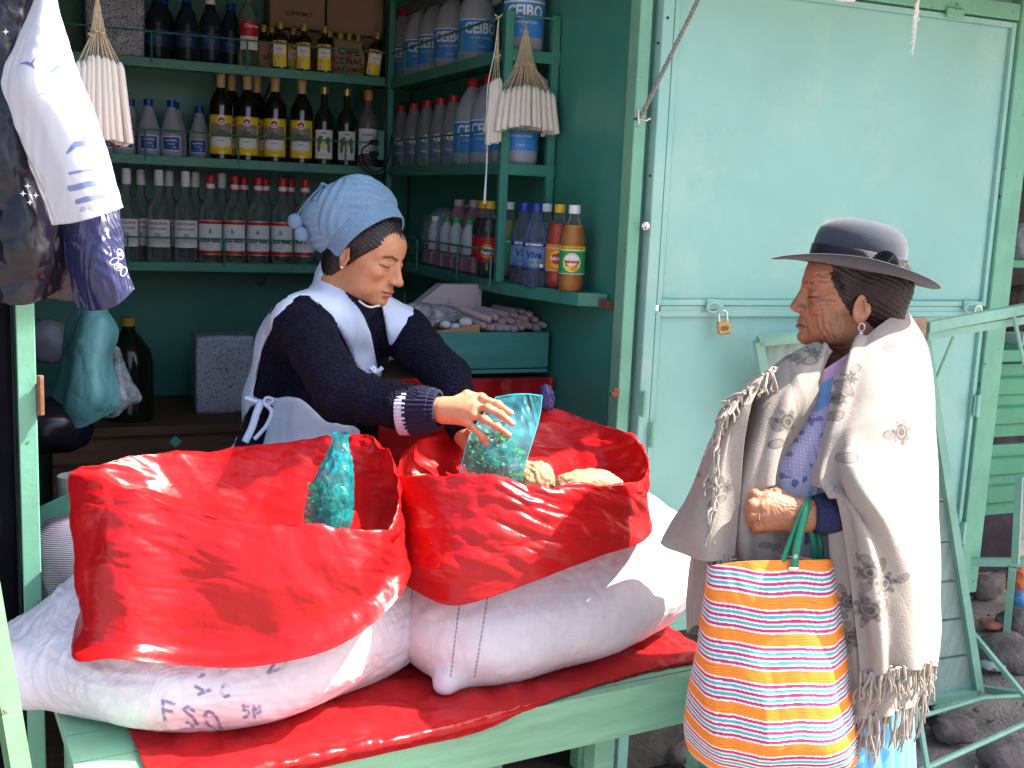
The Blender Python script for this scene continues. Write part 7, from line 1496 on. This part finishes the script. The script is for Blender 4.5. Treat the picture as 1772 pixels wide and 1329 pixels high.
nearmk = [(1462, 672, .016, 2.0, 2.2, 'l'), (1476, 640, .013, 2.02, .6, 'l'), (1469, 655, .012, 2.01, 1.6, 'f'), (1352, 728, .021, 2.0, 0, 'f'), (1558, 748, .022, 1.98, .3, 'f'), (1535, 752, .014, 1.97, .1, 'l'), (1566, 765, .010, 1.98, .1, 'l'), (1455, 790, .015, 1.97, .2, 'l'), (1398, 790, .015, 1.98, 2.2, 'l'), (1405, 760, .014, 1.98, .8, 'f'), (1390, 820, .012, 1.98, 1.2, 'l'), (1450, 690, .014, 1.99, 1.2, 'f'), (1446, 720, .012, 1.99, .6, 'l'), (1535, 600, .012, 2.05, .5, 'l'),
          (1502, 988, .019, 1.91, .3, 'f'), (1496, 968, .013, 1.91, 2.2, 'l'), (1533, 1012, .022, 1.91, .2, 'f'), (1528, 978, .012, 1.91, 1.5, 'l'), (1560, 1000, .013, 1.93, .4, 'l'), (1505, 1055, .022, 1.91, .9, 'f'), (1498, 1014, .010, 1.91, 1.2, 'l'), (1530, 1048, .012, 1.92, 1.4, 'l'), (1496, 1078, .010, 1.92, 1.4, 'l'), (1493, 1034, .009, 1.92, 1.8, 'l')]
undermk = [(1461, 1022, .010, 1.94, 2.0, 'l'), (1470, 1042, .017, 1.94, .2, 'f'), (1462, 1064, .010, 1.94, 2.4, 'l'), (1468, 1085, .010, 1.94, 1.0, 'l'), (1474, 1102, .017, 1.95, .6, 'f'), (1470, 1122, .010, 1.95, 1.6, 'l')]
wool = lambda seed, a=.010, sc=7: (lambda G, U, W_: a*fbm(G*[1, 1, .45], sc, 3, seed)+a*.8*crumple(G*[1, 1, .35], sc*.8, seed+4, 4))
def smf(seed, extra=None): return lambda G, U, W_: wool(seed)(G, U, W_)+(extra(G, U, W_) if extra else 0)
NR = [[(1478, 604, 2.07), (1498, 586, 2.065), (1520, 566, 2.08), (1542, 549, 2.11), (1558, 538, 2.15), (1572, 542, 2.20), (1560, 560, 2.27), (1500, 600, 2.33)],
      [(1444, 652, 2.03), (1478, 642, 2.015), (1512, 626, 2.02), (1548, 606, 2.05), (1580, 592, 2.10), (1602, 602, 2.17), (1590, 640, 2.30), (1500, 650, 2.38)],
      [(1432, 706, 2.01), (1460, 702, 1.985), (1500, 700, 1.97), (1550, 690, 1.99), (1590, 680, 2.05), (1613, 690, 2.15), (1600, 710, 2.33), (1500, 710, 2.40)],
      [(1416, 772, 1.995), (1440, 772, 1.965), (1480, 775, 1.935), (1540, 780, 1.95), (1590, 780, 2.04), (1618, 785, 2.14), (1605, 790, 2.34), (1500, 790, 2.42)],
      [(1402, 832, 1.975), (1428, 838, 1.945), (1470, 848, 1.905), (1535, 862, 1.92), (1594, 870, 2.02), (1622, 880, 2.14), (1610, 890, 2.35), (1500, 890, 2.43)],
      [(1440, 846, 1.925), (1464, 872, 1.912), (1500, 915, 1.895), (1550, 940, 1.925), (1600, 955, 2.02), (1624, 965, 2.14), (1612, 970, 2.35), (1500, 970, 2.43)],
      [(1464, 940, 1.93), (1484, 965, 1.92), (1515, 1000, 1.905), (1560, 1020, 1.935), (1603, 1040, 2.02), (1622, 1050, 2.14), (1612, 1050, 2.35), (1500, 1050, 2.43)],
      [(1480, 1060, 1.935), (1500, 1075, 1.925), (1530, 1090, 1.915), (1568, 1095, 1.945), (1602, 1100, 2.02), (1619, 1105, 2.13), (1610, 1105, 2.35), (1500, 1105, 2.42)],
      [(1489, 1168, 1.94), (1510, 1168, 1.93), (1540, 1162, 1.925), (1573, 1158, 1.95), (1602, 1152, 2.02), (1615, 1152, 2.12), (1608, 1150, 2.34), (1500, 1150, 2.42)]]
def foldN(G, U, W_):
    f = .010*np.exp(-((U-.10-.10*W_)/.045)**2)*(W_ < .55)                                   # rolled lapel
    f = f+.012*np.exp(-((U-.30-.55*(W_-.45))/.05)**2)*np.exp(-((W_-.52)/.14)**2)-.012*np.exp(-((U-.20-.55*(W_-.45))/.04)**2)*np.exp(-((W_-.52)/.12)**2)
    f = f+.009*np.sin(U*26+2.5*W_)*np.clip((W_-.5)*3, 0, 1)*np.exp(-((U-.4)/.3)**2)
    return f
shN = sheet('shawl', NR, 420, 460, WOOL, wom, disp=smf(3, lambda G, U, W_: 1.5*foldN(G, U, W_)), colf=cshawl(nearmk), thick=.004)
UR = [[(1430, 846, 1.955), (1450, 842, 1.945), (1480, 850, 1.94), (1540, 880, 1.97), (1600, 900, 2.10)], [(1436, 950, 1.958), (1460, 950, 1.945), (1490, 955, 1.945), (1545, 960, 1.98), (1600, 960, 2.10)], [(1446, 1060, 1.962), (1468, 1062, 1.948), (1500, 1065, 1.95), (1555, 1065, 1.985), (1600, 1060, 2.08)], [(1457, 1150, 1.966), (1480, 1152, 1.955), (1510, 1152, 1.955), (1560, 1150, 1.99), (1600, 1140, 2.07)], [(1468, 1240, 1.97), (1492, 1242, 1.96), (1525, 1240, 1.965), (1565, 1228, 2.00), (1597, 1205, 2.07)]]
sheet('shawl_under_layer', UR, 190, 380, WOOL, wom, disp=lambda G, U, W_: .005*np.sin(U*22+W_*2)*W_+wool(9, .004)(G, U, W_), colf=cshawl(undermk), thick=.004)
FR = [[(1440, 606, 2.075), (1424, 600, 2.09), (1408, 596, 2.12), (1396, 600, 2.18), (1400, 615, 2.28), (1440, 620, 2.36)], [(1420, 645, 2.06), (1400, 640, 2.045), (1375, 632, 2.06), (1348, 636, 2.14), (1352, 660, 2.30), (1430, 660, 2.42)], [(1402, 695, 2.045), (1370, 692, 2.01), (1335, 690, 2.03), (1295, 690, 2.13), (1300, 700, 2.33), (1430, 700, 2.46)],
      [(1370, 752, 2.04), (1344, 756, 1.995), (1312, 756, 2.01), (1265, 752, 2.13), (1272, 760, 2.36), (1430, 760, 2.48)], [(1345, 815, 2.03), (1322, 828, 1.985), (1290, 832, 2.00), (1240, 828, 2.13), (1245, 830, 2.38), (1430, 830, 2.50)], [(1362, 890, 2.035), (1322, 895, 1.99), (1280, 900, 2.00), (1225, 898, 2.13), (1230, 900, 2.38), (1430, 900, 2.50)], [(1375, 990, 2.05), (1325, 990, 2.00), (1275, 990, 2.01), (1208, 985, 2.13), (1220, 990, 2.38), (1430, 990, 2.50)], [(1375, 1100, 2.06), (1325, 1100, 2.02), (1270, 1100, 2.03), (1205, 1078, 2.14), (1220, 1100, 2.38), (1430, 1100, 2.50)]]
sheet('shawl_far_side', FR, 300, 360, WOOL, wom, disp=smf(13, lambda G, U, W_: .010*np.exp(-((U-.13)/.05)**2)*(W_ < .6)+.006*np.sin(U*30+W_*4)*np.clip(W_*2, 0, 1)), colf=cshawl([(1382, 622, .013, 2.05, .8, 'f'), (1402, 625, .014, 2.05, .3, 'l'), (1410, 612, .012, 2.06, 1.0, 'f'), (1362, 730, .021, 2.0, .3, 'f'), (1340, 735, .013, 2.0, 2.0, 'l'), (1343, 768, .014, 1.99, .3, 'l'), (1322, 942, .011, 2.0, .1, 'l'), (1342, 946, .010, 2.0, .2, 'l'), (1305, 860, .013, 2.0, .2, 'l')]), thick=.004)
GR = [[(1348, 634, 2.03), (1330, 638, 2.03), (1308, 650, 2.07), (1305, 660, 2.15), (1330, 670, 2.22)], [(1305, 685, 1.995), (1285, 688, 1.995), (1264, 698, 2.05), (1262, 710, 2.15), (1290, 710, 2.25)], [(1288, 755, 1.985), (1255, 760, 1.98), (1230, 765, 2.04), (1226, 770, 2.15), (1260, 770, 2.28)], [(1282, 850, 1.98), (1240, 852, 1.975), (1202, 848, 2.03), (1196, 850, 2.14), (1240, 850, 2.28)], [(1278, 912, 1.98), (1230, 918, 1.975), (1176, 912, 2.02), (1166, 912, 2.12), (1230, 912, 2.28)], [(1272, 962, 1.98), (1222, 970, 1.975), (1162, 952, 2.02), (1149, 940, 2.08), (1220, 950, 2.25)]]
sheet('shawl_thrown_end', GR, 160, 240, WOOL, wom, disp=smf(23, lambda G, U, W_: .005*np.sin(U*14+W_*5)), colf=cshawl([(1255, 842, .012, 1.99, .4, 'f'), (1238, 830, .012, 1.99, .2, 'l'), (1245, 862, .010, 1.99, .4, 'l')]), thick=.004)
# fringes
FRG = mat('wool_fringe', (.30, .26, .22), .95, var=.2, vscale=60, sheen=.1)
rs = np.random.RandomState(4); dn = np.array([0, 0, -1.])
def hemline(pts, n): A = cr_mat(len(pts), n, False); return A@np.array([P(*q) for q in pts])
def fringe(pts, n, L, name='fringe', d=dn, r=.0028, jit=.25, Lv=.35):
    b = hemline(pts, n); m = MB(); dirs = [d+rs.randn(3)*[.14, .14, .05]*jit*3 for _ in b]; dirs = [q/np.linalg.norm(q) for q in dirs]; strands(m, b+rs.randn(n, 3)*[.002, .002, .002]+[0, 0, .004], dirs, L*(1-Lv*rs.rand(n)), r, rs=rs); return m.obj(name, FRG, wom)
hN = [q for q in NR[-1][:7]]; fringe([(x, y-2, d) for x, y, d in hN], 62, .070); fringe([(x, y-2, d) for x, y, d in UR[-1]], 50, .092); fringe([(1600, 1198, 2.07), (1612, 1170, 2.12), (1618, 1130, 2.13)], 14, .07)
fringe([(1338, 640, 2.01), (1310, 662, 1.99), (1280, 690, 1.98), (1258, 715, 1.985)], 46, .050, d=np.array([-.35, .1, -.7])/1.2, jit=.6); fringe([(1262, 700, 1.985), (1245, 740, 1.975), (1238, 800, 1.972), (1236, 870, 1.970), (1240, 935, 1.972)], 56, .055, d=np.array([-.18, 0, -1.]), r=.0026)
fringe([(1232, 935, 1.97), (1245, 960, 1.97), (1262, 965, 1.975)], 18, .06); fringe([(1618, 960, 2.14), (1622, 1000, 2.14)], 4, .05)

# ---------------------------------------------------------------- striped bag hanging on her arm
bag = thing('shopping_bag', 'orange striped cloth shopping bag hanging by green straps from her wrist', 'bag', P(1335, 1340, 1.97))
STR_ = [(50, (.80, .235, .025)), (6.5, (.80, .78, .74)), (12.5, (.50, .03, .14)), (6.5, (.8, .78, .74)), (12.5, (.10, .36, .38)), (6.5, (.8, .78, .74)), (12.5, (.50, .03, .14)), (6.5, (.8, .78, .74)), (12.5, (.10, .36, .38)), (6.5, (.8, .78, .74)), (12.5, (.50, .03, .14)), (6.5, (.8, .78, .74))]
tot = sum(w for w, _ in STR_); edges = np.cumsum([w for w, _ in STR_])/tot; pal = np.array([c for _, c in STR_])
def cbag(V):
    top = P(1330, 970, 1.93)[2]; s_ = (top-V[:, 2])+.0016*np.sin(V@cr*60)+.004*((V@cr)-P(1330, 970, 1.93)@cr); f = (s_/.0590+.10) % 1.0; i = np.searchsorted(edges, f); C = pal[np.minimum(i, len(pal)-1)].copy()
    o_ = (i == 0); C[o_] = C[o_]*(1+.25*np.sin(s_[o_]*1800+5*vn(V[o_]*[1, 1, 4], 30, 3)))[:, None]; return C
CLO = mat('striped_canvas', rough=.8, attr=True, var=.06, vscale=60, bump=.5, bscale=380, bdist=.001)
BR_ = [[(1233, 978, 1.945), (1280, 972, 1.93), (1335, 970, 1.925), (1390, 969, 1.93), (1431, 968, 1.94), (1438, 966, 1.99), (1335, 962, 2.005), (1236, 972, 1.99)],
       [(1228, 1050, 1.94), (1280, 1050, 1.915), (1335, 1050, 1.905), (1395, 1050, 1.91), (1439, 1048, 1.93), (1450, 1046, 2.0), (1335, 1042, 2.03), (1226, 1050, 2.01)],
       [(1221, 1130, 1.935), (1278, 1135, 1.905), (1335, 1138, 1.895), (1400, 1136, 1.90), (1449, 1130, 1.925), (1460, 1128, 2.01), (1335, 1125, 2.05), (1214, 1130, 2.02)],
       [(1220, 1210, 1.93), (1278, 1218, 1.90), (1335, 1222, 1.888), (1405, 1220, 1.895), (1456, 1210, 1.925), (1468, 1205, 2.02), (1335, 1200, 2.06), (1198, 1200, 2.04)],
       [(1226, 1285, 1.93), (1280, 1302, 1.90), (1335, 1306, 1.888), (1410, 1305, 1.895), (1464, 1292, 1.925), (1476, 1280, 2.02), (1335, 1275, 2.07), (1192, 1265, 2.05)],
       [(1246, 1335, 1.95), (1290, 1340, 1.93), (1335, 1342, 1.92), (1400, 1342, 1.925), (1456, 1335, 1.94), (1466, 1325, 2.02), (1335, 1320, 2.05), (1212, 1312, 2.04)],
       [(1290, 1345, 1.97), (1310, 1347, 1.96), (1335, 1348, 1.96), (1390, 1347, 1.96), (1430, 1343, 1.97), (1430, 1335, 2.0), (1335, 1332, 2.01), (1280, 1332, 2.0)]]
ring_loft('canvas', BR_, 520, 420, CLO, bag, lambda G, U, W_: .0035*crumple(G*[1.3, 1.3, .4], 9, 51)+.003*fbm(G*[1.5, 1.5, .3], 12, 2, 5), colf=cbag, thick=.002)
STRAP = mat('green_strap', (.015, .19, .10), .45, var=.1, bump=.3, bscale=60)
def strap(pts, w=.0125): 
    A = cr_mat(len(pts), 40, False); C_ = A@np.array([P(*q) for q in pts]); t = np.gradient(C_, axis=0); t /= np.linalg.norm(t, axis=1)[:, None]; n_ = C_-np.array(P(1396, 892, 1.967)); n_ -= t*(n_*t).sum(1)[:, None]; k = np.linspace(0, 1, 40)[:, None]
    s_ = np.cross(t, -np.tile(cf, (40, 1))); s_ /= np.linalg.norm(s_, axis=1)[:, None]; return sheet('strap', np.stack([C_-s_*w/2, C_-s_*w*.17-cf*.0015, C_+s_*w*.17-cf*.0015, C_+s_*w/2], 1), 4, 40, STRAP, bag, thick=.0025)
strap([(1374, 985, 1.918), (1378, 950, 1.918), (1386, 915, 1.925), (1394, 886, 1.935), (1401, 868, 1.955), (1406, 866, 1.985), (1402, 900, 2.01)])
strap([(1352, 978, 1.925), (1362, 950, 1.925), (1376, 915, 1.93), (1388, 885, 1.937), (1396, 867, 1.955), (1400, 866, 1.985), (1396, 890, 2.01)], .009)
strap([(1410, 968, 1.985), (1408, 940, 1.98), (1402, 910, 1.975), (1400, 890, 2.0)], .012); strap([(1422, 968, 1.985), (1420, 940, 1.98), (1412, 915, 1.985)], .008)
m = MB(); q = P(1376, 963, 1.914); 
pts = [q+cr*.0028*math.cos(a)+cu*.0028*math.sin(a) for a in np.linspace(0, 2*math.pi, 13)[:-1]]; m.tube(pts, .001, 5, True); m.tube([q+cf*.001, q-cf*.0012], [.0022, .0016], 10); m.obj('rivet', STEEL, bag)
m = MB(); q = P(1374, 985, 1.915); m.box(q-[.009, .001, .0035], q+[.009, .002, .0035], .001, rot=(0, 0, -YAW)); m.obj('strap_clasp', STEEL, bag, smooth=False)
# clear out construction leftovers
for o in list(bpy.data.objects):
    if o.type == 'MESH' and len(o.data.polygons) == 0: bpy.data.objects.remove(o)
